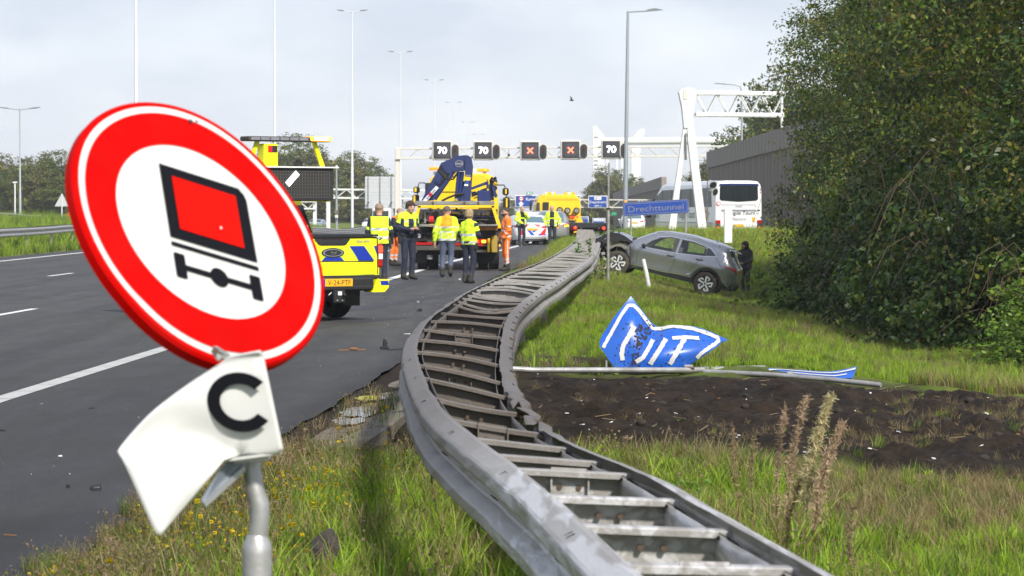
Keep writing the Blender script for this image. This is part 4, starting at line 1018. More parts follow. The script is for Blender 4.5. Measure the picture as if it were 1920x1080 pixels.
for u, v in GU: p = US(u, v); GP.append((960 + FPX * p.x / p.y, HOR - FPX * (p.z - HCAM) / p.y))
GP = np.array(GP)
def UPX(px, py, h):
    d = (GP[:, 0] - px) ** 2 + (GP[:, 1] - py) ** 2; ix = np.argsort(d)[:4]; w = 1 / (d[ix] + .05); w /= w.sum()
    return US(float(sum(GU[i][0] * w_ for i, w_ in zip(ix, w))), float(sum(GU[i][1] * w_ for i, w_ in zip(ix, w))), h)
def pstroke(name, lists, h):
    mb = MB()
    for pts, w in lists: stroke(mb, UPX, pts, w, M_swhite, h, 1.0, 9)
    mb.build(name, uit)
pstroke('border_line', [([(1131, 652), (1148, 622), (1166, 590), (1178, 573), (1188, 573), (1198, 583), (1212, 602), (1225, 617), (1240, 617), (1262, 612), (1300, 617), (1330, 627), (1346, 634), (1347, 641), (1330, 652), (1314, 663), (1306, 671)], 6.5)], .006)
pstroke('letter_u', [([(1189, 612), (1180, 630), (1169, 648), (1166, 664), (1168, 676)], 8.5), ([(1225, 638), (1216, 655), (1206, 671), (1193, 679)], 8)], .008)
pstroke('letter_i', [([(1249, 636), (1238, 655), (1219, 683)], 8.5)], .008)
pstroke('letter_t', [([(1261, 635), (1285, 633), (1311, 635)], 6.5), ([(1284, 635), (1272, 656), (1256, 683)], 8.5)], .008)
rs = random.Random(9); mb = MB()
for i in range(330):
    if rs.random() < .6: u, v = rs.gauss(.31, .055) + 0, rs.uniform(.0, .95)
    else: u, v = rs.uniform(.1, .9), rs.random() ** 2 * .9
    u += (v - .5) * .10; u = min(max(u, .02), .97); v = min(max(v, .01), .98); r_ = rs.uniform(.002, .012) * (1.6 if abs(u - .33) < .06 else 1)
    mb.add([US(min(max(u + r_ * math.cos(a) * .7, 0), 1), min(max(v + r_ * math.sin(a) * 1.2, 0), 1), .007) for a in (0, 1.1, 2.2, 3.2, 4.3, 5.2)], [(0, 1, 2, 3, 4, 5)], M_mud)
mb.build('mud_spatter', uit, kind='stuff')
mb = MB(); a = at(1136, 664, YU); mb.bar(at(1137, 676, YU - .02), at(1137, 697, YU - .02), .03, .02, M_galv, .003); mb.box(at(1291, 690, YU - .05), (.10, .06, .07), M_galv, bv=.01); mb.tube([at(1280, 690, YU - .1), at(1302, 690, YU - .1)], .014, M_bolt, 6); mb.build('clamp', uit)
pl = thing('fallen_sign_pole', 'grey steel tube lying on the soil under the bent exit sign', 'pole', (0, 0, 0))
mb = MB(); mb.tube([at(905, 688, YU - 1.0), at(1000, 694, YU - .8), at(1290, 694, YU - .1), at(1432, 690, YU + .6)], .030, M_galv, 12); mb.tube([at(1318, 693, YU + .05), at(1326, 693, YU + .08)], .038, M_galv, 12); mb.build('tube', pl)
pl = thing('fallen_sign_pole', 'longer grey steel tube lying in front of the small torn blue panel', 'pole', (0, 0, 0))
mb = MB(); mb.tube([at(1320, 697, YU - .1), at(1450, 703, YU - .5), at(1560, 712, YU - .8), at(1652, 722, YU - 1.1)], .027, M_galv, 12); mb.build('tube', pl)
mb = MB(); mb.box(at(1482, 702, YU - .52), (.08, .07, .06), M_galv, bv=.01); mb.build('clamp', pl)
# small torn piece of the same sign
frag = thing('torn_sign_piece', 'small torn blue and white sign fragment lying on the grass right of the exit sign', 'sign fragment', (0, 0, 0))
N2 = [[(1432, 699, 0), (1500, 704, -.05), (1552, 708, -.05), (1598, 709, 0)], [(1440, 692, .12), (1500, 698, .12), (1555, 701, .12), (1603, 698, .10)], [(1441, 690, .25), (1505, 694, .3), (1560, 696, .25), (1607, 687, .22)]]
N2P = [[at(a, b, YU - .2 + c) for a, b, c in row] for row in N2]
def FS(u, v, h=0.0): return cr1([cr1(r_, u) for r_ in N2P], v) + Vector((0, -h, h))
mb = MB(); sheet(mb, FS, 24, 8, M_sblue); sheet(mb, lambda u, v, h: FS(u, v) + Vector((0, .01, -.008)), 12, 4, M_alu); mb.build('sign_panel', frag)
mb = MB(); stroke(mb, FS, [(.02, .35), (.15, .72), (.5, .66), (.75, .62), (.99, .80)], .17, M_swhite, .006, 5); stroke(mb, FS, [(.2, .3), (.55, .25), (.75, .2), (.9, .35)], .12, M_swhite, .006, 5); mb.build('border_line', frag)
# ------------------------------------------------------------------ gantries, lane signals
M_cream = mat('cream_painted_steel', (.62, .60, .54), .5, var=.06)
M_lampsteel = mat('lamp_post_grey', (.33, .37, .40), .5, .3, var=.08)
M_palepost = mat('pale_lamp_post', (.66, .67, .68), .5, var=.05)
M_amberlit = mat('lit_amber_lens', (1, .4, .03), .3, emit=(1, .36, .02), estr=3.0)
M_amber = mat('amber_lens', (.85, .27, .01), .25, emit=(1, .3, .01), estr=.55)
M_hot = mat('lit_beacon_core', (1, .8, .4), .3, emit=(1, .72, .30), estr=9.0)
M_redlit = mat('lit_red_lamp', (.8, .02, .01), .25, emit=(1, .05, .02), estr=1.6)
M_redlens = mat('red_lamp_lens', (.42, .008, .006), .15, coat=.5)
M_clear = mat('clear_lamp_lens', (.75, .75, .76), .12, coat=.5)
M_led = mat('lit_white_leds', (1, 1, 1), .4, emit=(1, 1, 1), estr=3.0)
M_ledr = mat('lit_red_leds', (1, .2, .1), .4, emit=(1, .13, .06), estr=2.6)
M_panel = mat('matrix_panel_black', (.028, .028, .032), .5, var=.15)
M_panel2 = mat('matrix_panel_face', (.05, .05, .06), .45, var=.1)
def truss(mb, p0, p1, h, dpt, bay, m, rc=.055, rd=.03, x=False):
    """box truss: top chord p0->p1, bottom chord h lower, second plane dpt behind"""
    p0, p1 = Vector(p0), Vector(p1); L = (p1 - p0).length; d = (p1 - p0).normalized(); b = Vector((-d.y, d.x, 0)) * dpt; n = max(1, round(L / bay))
    for o in (Vector((0, 0, 0)), b):
        mb.bar(p0 + o, p1 + o, rc * 2, rc * 2, m, .01); mb.bar(p0 + o - Vector((0, 0, h)), p1 + o - Vector((0, 0, h)), rc * 2, rc * 2, m, .01)
        for i in range(n):
            a = p0 + d * (L * i / n) + o; c = p0 + d * (L * (i + .5) / n) + o; e = p0 + d * (L * (i + 1) / n) + o; dn = Vector((0, 0, h))
            mb.tube([a, c - dn], rd, m, 5, cap=False); mb.tube([c - dn, e], rd, m, 5, cap=False)
    if dpt:
        for i in range(n + 1):
            a = p0 + d * (L * i / n); mb.tube([a, a + b], rd, m, 5, cap=False); mb.tube([a - Vector((0, 0, h)), a + b - Vector((0, 0, h))], rd, m, 5, cap=False)
def shake_down(p): return Vector((p.x, p.y, gz(p.x, p.y) - .2))
# lane-signal gantry across the motorway
YG = 253
gan = thing('lane_signal_gantry', 'cream truss gantry that spans the road and carries the five lane signals', 'gantry', (0, 0, 0))
a = at(745, 279, YG); b = at(1372, 274, YG); mb = MB(); truss(mb, a, b, .82, .7, 1.75, M_cream, .07, .03); mb.build('truss', gan)
mb = MB(); p = at(745, 290, YG); mb.bar(p + Vector((0, .3, .6)), shake_down(p) + Vector((0, .3, 0)), .42, .42, M_cream, .03); mb.box(p + Vector((.05, .3, .1)), (.5, .8, 1.05), M_cream, bv=.03); mb.build('post', gan)
mb = MB(); p = at(1383, 283, YG); mb.box(p + Vector((0, .3, 0)), (.8, .9, .9), M_conc, bv=.04); mb.bar(p + Vector((0, .3, -.3)), shake_down(p) + Vector((0, .3, 0)), .42, .42, M_cream); mb.build('post', gan)
mb = MB(); p = at(954, 291, YG - .4); mb.box(p, (.2, .2, .2), M_black, bv=.02); mb.bar(p, p + Vector((0, .4, .5)), .04, .04, M_black); mb.build('camera', gan)
def mask_x(mb, c, s_, w, m):
    for sg in (1, -1): mb.bar(c + Vector((-s_, 0, -s_ * sg)), c + Vector((s_, 0, s_ * sg)), .012, w, m)
sg_pos = [(829, 282, '70'), (906, 282, '70'), (994, 282, 'X'), (1070, 281, 'X'), (1146, 280, '70')]
sg_lab = ['leftmost lane signal on the gantry, showing 70, above the crane truck', 'lane signal showing 70, second from left on the gantry', 'lane signal with a red cross, left one of the two', 'lane signal with a red cross, right one of the two', 'rightmost lane signal showing 70, partly behind the tall lamp post']
lt_lab = ['traffic light right of the leftmost 70 signal, behind the crane', 'traffic light right of the second 70 signal', 'traffic light right of the left red cross', 'traffic light right of the right red cross', 'traffic light cut by the tall lamp post, rightmost on the gantry']
for k, (px, py, tx) in enumerate(sg_pos):
    c = at(px, py, YG - .55); g = thing('lane_signal', sg_lab[k], 'lane signal', c, group='lane signals over the motorway')
    mb = MB(); mb.box((0, 0.12, 0), (1.76, .3, 1.70), M_cream, bv=.12); mb.build('rim', g)
    mb = MB(); mb.box((0, -.03, 0), (1.48, .12, 1.42), M_panel, bv=.05); mb.box((.08, -.10, 0.0), (1.1, .03, 1.1), M_panel2, bv=.01); mb.build('housing', g)
    mb = MB()
    if tx == 'X': mask_x(mb, Vector((0, -.13, -.02)), .24, .11, M_ledr)
    else:
        for pl_ in ([(-.40, .24), (-.08, .24), (-.26, -.26)],): 
            for i_ in range(len(pl_) - 1): mb.bar((pl_[i_][0], -.13, pl_[i_][1]), (pl_[i_ + 1][0], -.13, pl_[i_ + 1][1]), .012, .10, M_led)
        n_ = 20; vs_ = []
        for i_ in range(n_): a_ = 2 * math.pi * i_ / n_; vs_ += [(.20 + .21 * math.cos(a_), -.14, .29 * math.sin(a_)), (.20 + .10 * math.cos(a_), -.14, .17 * math.sin(a_))]
        mb.add(vs_, [(2 * i_, 2 * i_ + 1, (2 * i_ + 3) % (2 * n_), (2 * i_ + 2) % (2 * n_)) for i_ in range(n_)], M_led)
    mb.build('symbol', g)
    c2 = at(px + 24.5, py + 2.5, YG - .75); g = thing('traffic_light', lt_lab[k], 'traffic light', c2, group='traffic lights beside the lane signals')
    def stad(w, h, dp_, m, y):
        pts = [(w * math.cos(a), h + w * math.sin(a)) for a in np.linspace(0, math.pi, 9)] + [(w * math.cos(a), -h + w * math.sin(a)) for a in np.linspace(math.pi, 2 * math.pi, 9)]
        mb.prism(pts, dp_, m, o=(0, y, 0))
    mb = MB(); stad(.39, .31, .1, M_cream, .05); mb.build('rim', g)
    mb = MB(); stad(.30, .31, .12, M_panel, -.01); mb.build('backboard', g)
    for q, (dz, col) in enumerate(((.28, (.10, .008, .012)), (0, (.06, .012, .01)), (-.28, (.008, .05, .045)))):
        mb = MB(); mm = mat('dark_lens_%d' % q, col, .2, coat=.3); mb.tube([(0, -.08, dz), (0, -.11, dz)], .105, mm, 12)
        mb.tube([(0, -.075, dz + .0), (0, -.16, dz + .01)], .12, M_panel, 12, cap=False); mb.build('lamp', g)

# big A-frame gantry on the bank
YA = 140
afr = thing('a_frame_gantry', 'tall white A-frame gantry with splayed legs standing on the grass bank before the coach', 'gantry', (0, 0, 0))
def Aq(px, py, d=0.0): return at(px, py, YA + d)
mb = MB()
def legp(mb, quad, dpt, m, d0=0.0):
    f = [Aq(*q, d0) for q in quad]; n = len(f); bk = [p + Vector((0, dpt, 0)) for p in f]
    mb.add(f + bk, [list(range(n)), list(range(n, 2 * n))[::-1]] + [(i, i + n, (i + 1) % n + n, (i + 1) % n) for i in range(n)], m)
legp(mb, [(1283, 232), (1290, 232), (1286, 262), (1281, 300), (1266, 443), (1252, 443)], .75, M_white, .06)
mb.build('leg', afr)
mb = MB(); legp(mb, [(1288, 232), (1297, 212), (1300, 225), (1327, 443), (1311, 443), (1290, 262)], .75, M_white, .03); mb.build('leg', afr)
mb = MB(); legp(mb, [(1273, 172), (1277, 167), (1290, 163), (1302, 166), (1308, 172), (1306, 180), (1299, 213), (1292, 240), (1283, 240), (1279, 200)], 1.0, M_white); mb.build('head', afr)
mb = MB(); mb.box(Aq(1284.5, 177, -.02), (.17, .02, .45), M_cream, bv=.004); mb.build('hatch', afr)
mb = MB(); mb.add([Aq(1284, 250, -.01), Aq(1287, 250, -.01), Aq(1288, 300, -.01), Aq(1283, 300, -.01)], [(0, 1, 2, 3)], mat('shadow_gap', (.12, .13, .13), .8)); mb.build('shadow_strip', afr)  # flat dark strip coloured as the shade in the gap between the legs
mb = MB(); truss(mb, Aq(1305, 173.5, .3), Aq(1470, 175, .3), 1.03, 1.0, 1.05, M_white, .095, .035); mb.build('truss', afr)

# sign bridges to the left and far behind
br = thing('sign_bridge', 'white truss sign bridge over the other carriageway, behind the vehicles at left', 'gantry', (0, 0, 0))
mb = MB(); YB = 300; truss(mb, at(612, 355, YB), at(800, 357, YB), .86, .8, 1.9, M_white, .09, .04); mb.build('truss', br)
mb = MB(); p = at(615, 360, YB); mb.bar(p + Vector((0, .4, .3)), shake_down(p) + Vector((0, .4, 0)), .32, .4, M_white, .02); mb.build('post', br)
br2 = thing('sign_bridge', 'second white sign bridge whose end shows left of the traffic control screen', 'gantry', (0, 0, 0))
mb = MB(); truss(mb, at(500, 378, 330), at(592, 378, 330), .8, .8, 1.9, M_white, .09, .04); p = at(590, 382, 330); mb.bar(p + Vector((0, .4, .5)), shake_down(p) + Vector((0, .4, 0)), .4, .4, M_white); mb.build('truss', br2)
br3 = thing('sign_bridge', 'small distant truss bridge low behind the left carriageway', 'gantry', (0, 0, 0))
mb = MB(); truss(mb, at(641, 406, 470), at(692, 406, 470), .62, .6, 1.2, M_cream, .06, .03); p = at(691, 408, 470); mb.bar(p, shake_down(p), .3, .3, M_cream); mb.build('truss', br3)
bk = thing('sign_board', 'large pale grey back of a direction sign on the left sign bridge', 'direction sign', (0, 0, 0))
M_sback = mat('sign_back_grey', (.5, .52, .54), .6, .1, var=.05)
mb = MB(); c = at(713, 361, 298.5)
for i in range(10): mb.box(c + Vector((0, 0, (i - 4.5) * .325)), (3.1, .06, .315), M_sback, bv=.012)
mb.build('board', bk)
mb = MB()
for dx in (-1.2, 0, 1.15): mb.box(c + Vector((dx, -.1, 0)), (.1, .12, 3.2), M_alu); mb.box(c + Vector((dx, -.3, -1.0)), (.14, .4, .1), M_dark)
mb.build('stiffener', bk)
br4 = thing('sign_bridge', 'distant white sign bridge with blue direction signs behind the yellow flatbed truck', 'gantry', (0, 0, 0))
mb = MB(); YS = 300; truss(mb, at(945, 374, YS), at(1238, 375, YS), .78, .7, 1.9, M_cream, .06, .035); 
for px in (948, 1236): p = at(px, 376, YS); mb.bar(p, shake_down(p), .35, .35, M_cream)
mb.build('truss', br4)
M_sblue2 = mat('direction_sign_blue', (.004, .05, .30), .5, var=.05)
M_sgreen = mat('exit_sign_green', (.02, .32, .18), .4, var=.05)
def dsign(px0, py0, px1, py1, Y, label, name='direction_sign'):
    a, b = at(px0, py0, Y), at(px1, py1, Y); w, h = b.x - a.x, a.z - b.z; c = Vector(((a.x + b.x) / 2, Y, (a.z + b.z) / 2))
    g = thing(name, label, 'direction sign', c); mb = MB(); mb.box((0, .05, 0), (w, .08, h), M_dwhite, bv=.03); mb.build('border', g)
    mb = MB(); mb.box((0, .0, 0), (w - .14, .05, h - .14), M_sblue2, bv=.02); mb.build('sign_panel', g); return g, w, h
g, w, h = dsign(966, 366, 1088, 388, YS - 1, 'wide blue Rotterdam direction sign behind the yellow flatbed truck')
mb = MB(); mb.text('Rotterdam', .42, M_dwhite, (-w / 2 + 1.1, -.03, .05), align='LEFT', bold=.01); mb.prism([(-.14, -.45), (.14, -.45), (.14, -.2), (.3, -.2), (0, .12), (-.3, -.2), (-.14, -.2)], .01, M_dwhite, o=(-w / 2 + .6, -.035, -.12)); mb.build('lettering', g)
mb = MB(); q = (-w / 2 + .62, -.04, .25)
mb.tube([(q[0], -.03, q[2]), (q[0], -.05, q[2])], .27, M_sred, 16); mb.tube([(q[0], -.04, q[2]), (q[0], -.06, q[2])], .18, M_dwhite, 16); mb.box((q[0], -.065, q[2]), (.2, .01, .08), M_sblack); mb.build('round_symbol', g)
mb = MB(); mb.box((-w / 2 + 2.1, -.035, -.28), (.62, .02, .34), M_sred, bv=.005); mb.text('A16', .24, M_dwhite, (-w / 2 + 2.1, -.05, -.37)); mb.build('route_shield', g)
g, w, h = dsign(1103, 367, 1139, 390, YS - 1, 'blue Zwijndrecht exit sign left of the thin grey post')
mb = MB(); mb.text('Zwijndrecht', .36, M_dwhite, (0, -.03, -.14), fit=w * .9 / 1.0 if False else None); mb.text('1200 m', .26, M_dwhite, (0, -.03, -.48)); mb.build('lettering', g)
mb = MB(); mb.box((-.0, -.03, .36), (.72, .01, .3), M_dwhite); mb.text('23', .22, M_sblue2, (.16, -.04, .29)); mb.prism([(-.3, .27), (-.16, .27), (-.06, .46), (-.15, .46)], .01, M_sblue2, o=(0, -.04, 0)); mb.build('exit_number', g)
g, w, h = dsign(1086, 406, 1103.5, 420, 340, 'small blue direction sign just right of the flatbed truck cab')
mb = MB(); mb.text('Dordrecht', .2, M_dwhite, (0, -.03, .15), fit=None); mb.build('lettering', g)
g, w, h = dsign(1111, 409, 1135, 420, 340, 'small blue sign with a white name panel under the Zwijndrecht sign')
mb = MB(); mb.box((0, -.03, .1), (1.2, .01, .24), M_dwhite); mb.text('s-Gravendeel', .2, M_sblue2, (0, -.04, .03), fit=None); mb.build('lettering', g)
for px, lab in ((993, 'green emergency exit sign at left above the blue Rotterdam sign'), (1064, 'green emergency exit sign above the flatbed truck beacon')):
    c = at(px, 362, YS - 1.2); g = thing('escape_sign', lab, 'sign', c, group='green escape route signs'); mb = MB(); mb.box((0, 0, 0), (.62, .06, .26), M_sgreen, bv=.02); mb.build('sign_panel', g); mb = MB(); mb.box((-.12, -.035, 0), (.16, .01, .16), M_dwhite); mb.box((.14, -.035, 0), (.1, .01, .16), M_dwhite); mb.build('symbol', g)

# ------------------------------------------------------------------ lamp posts
def mast(px, pt, Y, lab, head=3.0, name='lamp_post', thick=.1, group='double lamp posts in the central reservation', m=M_palepost):
    top = at(px, pt, Y); g = gz(top.x, top.y); H = top.z - g; r_ = thing(name, lab, 'lamp post', (top.x, Y, g), group=group)
    mb = MB(); mb.tube([(0, 0, -.2), (0, 0, H * .3), (0, 0, H * .303), (0, 0, H * .62), (0, 0, H * .623), (0, 0, H)], [thick * 1.15, thick, thick * .85, thick * .72, thick * .6, thick * .45], m, 8); mb.build('pole', r_)
    for sg in (-1, 1):
        mb = MB(); mb.tube([(0, 0, H - .15), (sg * head * .2, 0, H - .05), (sg * head * .28, 0, H - .02)], .04, m, 5); mb.build('arm', r_)
        mb = MB(); mb.box((sg * head * .39, 0, H + .06), (head * .24, .3, .09), M_lampsteel, rot=(0, -sg * .1, 0), bv=.03); mb.box((sg * head * .37, 0, H - .01), (head * .16, .24, .02), M_panel, rot=(0, -sg * .1, 0)); mb.build('lamp_head', r_)
    return r_
mast(254, -190, 142, 'nearest pale median lamp mast, rising from behind the round sign')
mast(514.5, -115, 217, 'pale median lamp mast rising behind the amber light bar')
for px, pt, Y, lab in ((660, 20, 292, 'tall white double lamp mast nearest of those whose lamps show'), (751, 97, 367, 'double lamp mast above the left post of the signal gantry'), (814, 150, 446, 'double lamp mast above the leftmost 70 signal'), (850.5, 192, 538, 'fourth double lamp mast, behind the crane'), (877, 229, 657, 'small faint double lamp mast over the second 70 signal'), (897, 252, 762, 'tiny double lamp mast just above the gantry truss'), (930, 300, 880, 'very faint far double lamp, under the gantry truss')):
    mast(px, pt, Y, lab, thick=.13 if Y < 300 else .11)
# double-armed lamp at the far left
r_ = mast(37, 203, 250, 'grey double-armed lamp post at the far left picture edge', head=3.4, group=None, thick=.1, m=M_lampsteel)
for px, pt, Y, lab in ((18, 384, 330, 'small low double lamp at the left picture edge'), (143, 392, 330, 'small low double lamp below the triangular sign')): mast(px, pt, Y, lab, head=5.4 if px > 100 else 5.0, group='low lamps beyond the left guardrail', thick=.06)
r_ = thing('thin_mast', 'thin pale mast with a small flat top left of the double-armed lamp', 'mast', (0, 0, 0)); p = at(28, 343, 240); mb = MB(); mb.tube([p, shake_down(p)], .07, M_palepost, 6); mb.box(p + Vector((0, 0, .05)), (.34, .2, .12), M_palepost); mb.build('pole', r_)
def single_lamp(px, pt, pbx, Y, arm, lab, thick=.11, side=1, m=M_lampsteel):
    top = at(px, pt, Y); g = gz(top.x, top.y); H = top.z - g; base = at(pbx, 440, Y); r_ = thing('lamp_post', lab, 'lamp post', (base.x, Y, g)); dx = top.x - base.x
    mb = MB(); mb.tube([(0, 0, -.2), (0, 0, .6)], thick * 1.5, m, 10); mb.tube([(0, 0, .6), (dx * .35, 0, H * .4), (dx * .99, 0, H)], [thick * 1.25, thick, thick * .62], m, 10); mb.build('pole', r_)
    mb = MB(); mb.tube([(dx - side * thick * .5, 0, H - .04), (dx + side * arm * .55, 0, H + .02)], .045, m, 6); mb.build('arm', r_)
    mb = MB(); x0 = dx + side * arm * .55; x1 = dx + side * arm; mb.add([(x0, -.08, H - .02), (x0, .08, H - .02), (x1, .12, H + .06), (x1, -.12, H + .06), (x0, -.1, H + .1), (x0, .1, H + .1), (lerp(x0, x1, .5), .14, H + .15), (lerp(x0, x1, .5), -.14, H + .15)], [(0, 1, 2, 3), (4, 7, 6, 5), (0, 4, 5, 1), (7, 3, 2, 6), (0, 3, 7, 4), (1, 5, 6, 2)], m); mb.build('lamp_head', r_)
single_lamp(1177.5, 21, 1172, 150, 1.8, 'tall grey lamp post with one arm, standing on the bank behind the place-name sign')
r_ = thing('lamp_post', 'grey curved-arm lamp post half hidden in the trees above the A-frame truss', 'lamp post', (0, 0, 0)); p = at(1391, 165, 215); mb = MB(); mb.tube([shake_down(p), p - Vector((0, 0, .3)), p + Vector((-.1, 0, .1)), p + Vector((-.6, 0, .25)), p + Vector((-1.3, 0, .28))], [.09, .07, .05, .045, .04], M_lampsteel, 8); mb.box(p + Vector((-1.6, 0, .32)), (.8, .25, .08), M_lampsteel, rot=(0, .05, 0), bv=.02); mb.build('pole', r_)
r_ = thing('steel_post', 'light grey steel post showing through the leaves right of the A-frame truss', 'post', (0, 0, 0)); p = at(1466, 150, 190); mb = MB(); mb.tube([shake_down(p), p], .09, M_palepost, 8); mb.build('pole', r_)
# thin grey post in front of the wreck
r_ = thing('thin_grey_post', 'thin grey steel post on the grass in front of the wrecked car nose', 'post', (0, 0, 0)); p = at(1141.5, 305, 71); q = at(1140, 528, 71); mb = MB()
mb.tube([q - Vector((0, 0, .1)), lerp(q, p, .6)], .036, M_galv, 10); mb.tube([lerp(q, p, .6), p], .026, M_galv, 10); mb.build('pole', r_)
mb = MB(); mb.tube([lerp(q, p, .62), lerp(q, p, .605)], .04, M_slot, 10); mb.build('collar', r_)
r_ = thing('leaning_marker_post', 'white marker post leaning on the grass in front of the silver car door', 'marker post', (0, 0, 0)); mb = MB(); mb.tube([at(1217, 540, 76), at(1212, 512, 76), at(1206, 486, 76)], [.055, .055, .05], M_dwhite, 8); mb.build('post', r_)
# camera mast on the left and other small posts
r_ = thing('camera_mast', 'blue-grey mast with a grey cabinet left of the white sign bridge mast', 'mast', (0, 0, 0)); p = at(631, 316, 275); mb = MB(); mb.tube([shake_down(p), at(631, 395, 275), p], [.13, .12, .07], M_lampsteel, 8); mb.build('pole', r_)
mb = MB(); mb.box(at(631, 398, 274.6), (.4, .3, .4), M_conc, bv=.03); mb.box(at(631, 406, 274.6), (.3, .25, .3), M_cream, bv=.03); mb.build('cabinet', r_); mb = MB(); mb.tube([at(631, 316, 275), at(631, 310, 275)], .10, M_dwhite, 8); mb.build('camera', r_)
r_ = thing('loudspeaker_post', 'thin post with two cream horn loudspeakers in front of the coach side', 'loudspeaker', (0, 0, 0)); mb = MB(); p = at(1326.5, 339, 146); mb.tube([shake_down(p), p], .035, M_galv, 6); mb.build('pole', r_)
for (a, b) in (((1327, 356), (1341, 360)), ((1331, 338), (1337, 347))):
    mb = MB(); A, B = at(*a, 146), at(*b, 145.6); mb.tube([A, lerp(A, B, .4), lerp(A, B, .75), B], [.03, .05, .11, .21], M_cream, 12); mb.tube([B + (B - A) * .01, B + (B - A) * .03], .17, M_panel, 12); mb.build('horn', r_)
r_ = thing('equipment_cabinet', 'narrow white concrete pillar cabinet on the bank in front of the coach rear', 'cabinet', (0, 0, 0)); a = at(1358, 391, 118); b = at(1373, 391, 118); g = at(1365, 447, 118); mb = MB()
mb.box(((a.x + b.x) / 2, 118.15, (a.z + g.z) / 2 - .1), (b.x - a.x, .3, a.z - g.z + .2), M_white, bv=.02); mb.build('body', r_)
# place-name sign
r_ = thing('tunnel_name_sign', 'blue Drechttunnel name sign on two posts on the bank', 'place sign', (0, 0, 0)); Yn = 122
for px in (1183, 1286): mb = MB(); p = at(px, 402, Yn); mb.tube([shake_down(p) , p + Vector((0, .06, .5))], .045, M_galv, 8); mb.build('post', r_)
q = [at(1167.5, 380, Yn), at(1291, 372, Yn), at(1292, 400, Yn), at(1168.5, 406, Yn)]; ctr = sum(q, Vector()) / 4; axx = ((q[1] - q[0]) + (q[2] - q[3])).normalized(); W_ = (q[1] - q[0]).length; H_ = (q[0] - q[3]).length; azz = Vector((0, -1, 0)).cross(axx) * -1; azz = azz if azz.z > 0 else -azz
def rr2(w, h, r): return rrect(-w / 2, -h / 2, w / 2, h / 2, r)
mb = MB(); mb.prism(rr2(W_, H_, .10), .05, mat('name_sign_edge', (.15, .17, .22), .5), o=ctr, ax=(axx, azz)); mb.build('frame', r_)
mb = MB(); mb.prism(rr2(W_ - .05, H_ - .05, .09), .05, M_sblue2, o=ctr + Vector((0, -.006, 0)), ax=(axx, azz)); mb.build('sign_panel', r_)
M_let = mat('unlit_lettering', (.20, .20, .24), .6, var=.2)
mb = MB(); mb.prism(rr2(W_ - .12, H_ - .12, .08), .05, M_let, o=ctr + Vector((0, -.008, 0)), ax=(axx, azz)); mb.prism(rr2(W_ - .16, H_ - .16, .07), .05, M_sblue2, o=ctr + Vector((0, -.010, 0)), ax=(axx, azz)); mb.build('border_line', r_)
mb = MB(); mb.text('Drechttunnel', .36, M_let, ctr + Vector((0, -.04, 0)) - azz * .13, ax=(axx, azz), ext=0, fit=None)
n0 = len(mb.v); xs_ = [Vector(v).dot(axx) for v in mb.v]; mid = ctr.dot(axx); sc_ = (W_ * .84) / (max(xs_) - min(xs_)); mb.v = [tuple(Vector(v) + axx * ((Vector(v).dot(axx) - mid) * (sc_ - 1))) for v in mb.v]; mb.build('lettering', r_)
mb = MB(); mb.box(q[0] + Vector((.12, 0, .05)), (.1, .06, .08), M_amber, bv=.02); mb.build('beacon', r_)

# back of the triangular warning sign at left
r_ = thing('triangular_sign', 'grey back of a triangular warning sign beyond the left guardrail', 'road sign', (0, 0, 0)); c = at(116, 378, 185); mb = MB(); mb.prism([(-.45, -.3), (.45, -.3), (.03, .5), (-.03, .5)], .03, M_sback, o=c); mb.build('sign_panel', r_)
mb = MB(); mb.tube([shake_down(c), c + Vector((0, -.05, .5))], .04, M_palepost, 8); mb.build('pole', r_)

# ------------------------------------------------------------------ guardrails on the left
def guard(pts, lab, posts=4.0, h=.31, legh=None, name='guardrail', double=False, stack=0):
    g = thing(name, lab, 'guardrail', (0, 0, 0)); P_ = resample([Vector(p) for p in pts], 3.0)
    wrail(P_, 1, M_galv).build('rail', g)
    if double: wrail([p + Vector((-.7, 0, .0)) for p in P_], -1, M_galv).build('rail', g)
    if stack: wrail([p - Vector((0, 0, .33)) for p in P_], 1, M_galv).build('rail', g)
    acc = 99
    for i in range(1, len(P_)):
        acc += (P_[i] - P_[i - 1]).length
        if acc >= posts and P_[i].y < 235:
            acc = 0; p = P_[i]; mb = MB(); mb.box((p.x - .06, p.y, (p.z - .1 + gz(p.x, p.y) - .1) / 2), (.08, .12, p.z - .1 - gz(p.x, p.y) + .1), M_galv); mb.build('post', g)
    return g
guard([at(-60, 432, 100), at(0, 430, 110), at(80, 426, 120), at(165, 421, 134), at(300, 423, 170), at(450, 426, 205)], 'long galvanised guardrail along the left edge of the motorway', double=True)
guard([at(450, 426, 205), at(560, 426, 228), at(600, 426, 240), at(645, 430, 262), at(690, 425, 292), at(720, 422, 330)], 'double-height guardrail seen above the pickup tail, bowing down in the middle', double=True, stack=1)
guard([at(-40, 398, 160), at(0, 399, 170), at(150, 409, 215), at(200, 411, 240)], 'upper guardrail on the green bank at the far left', posts=8)

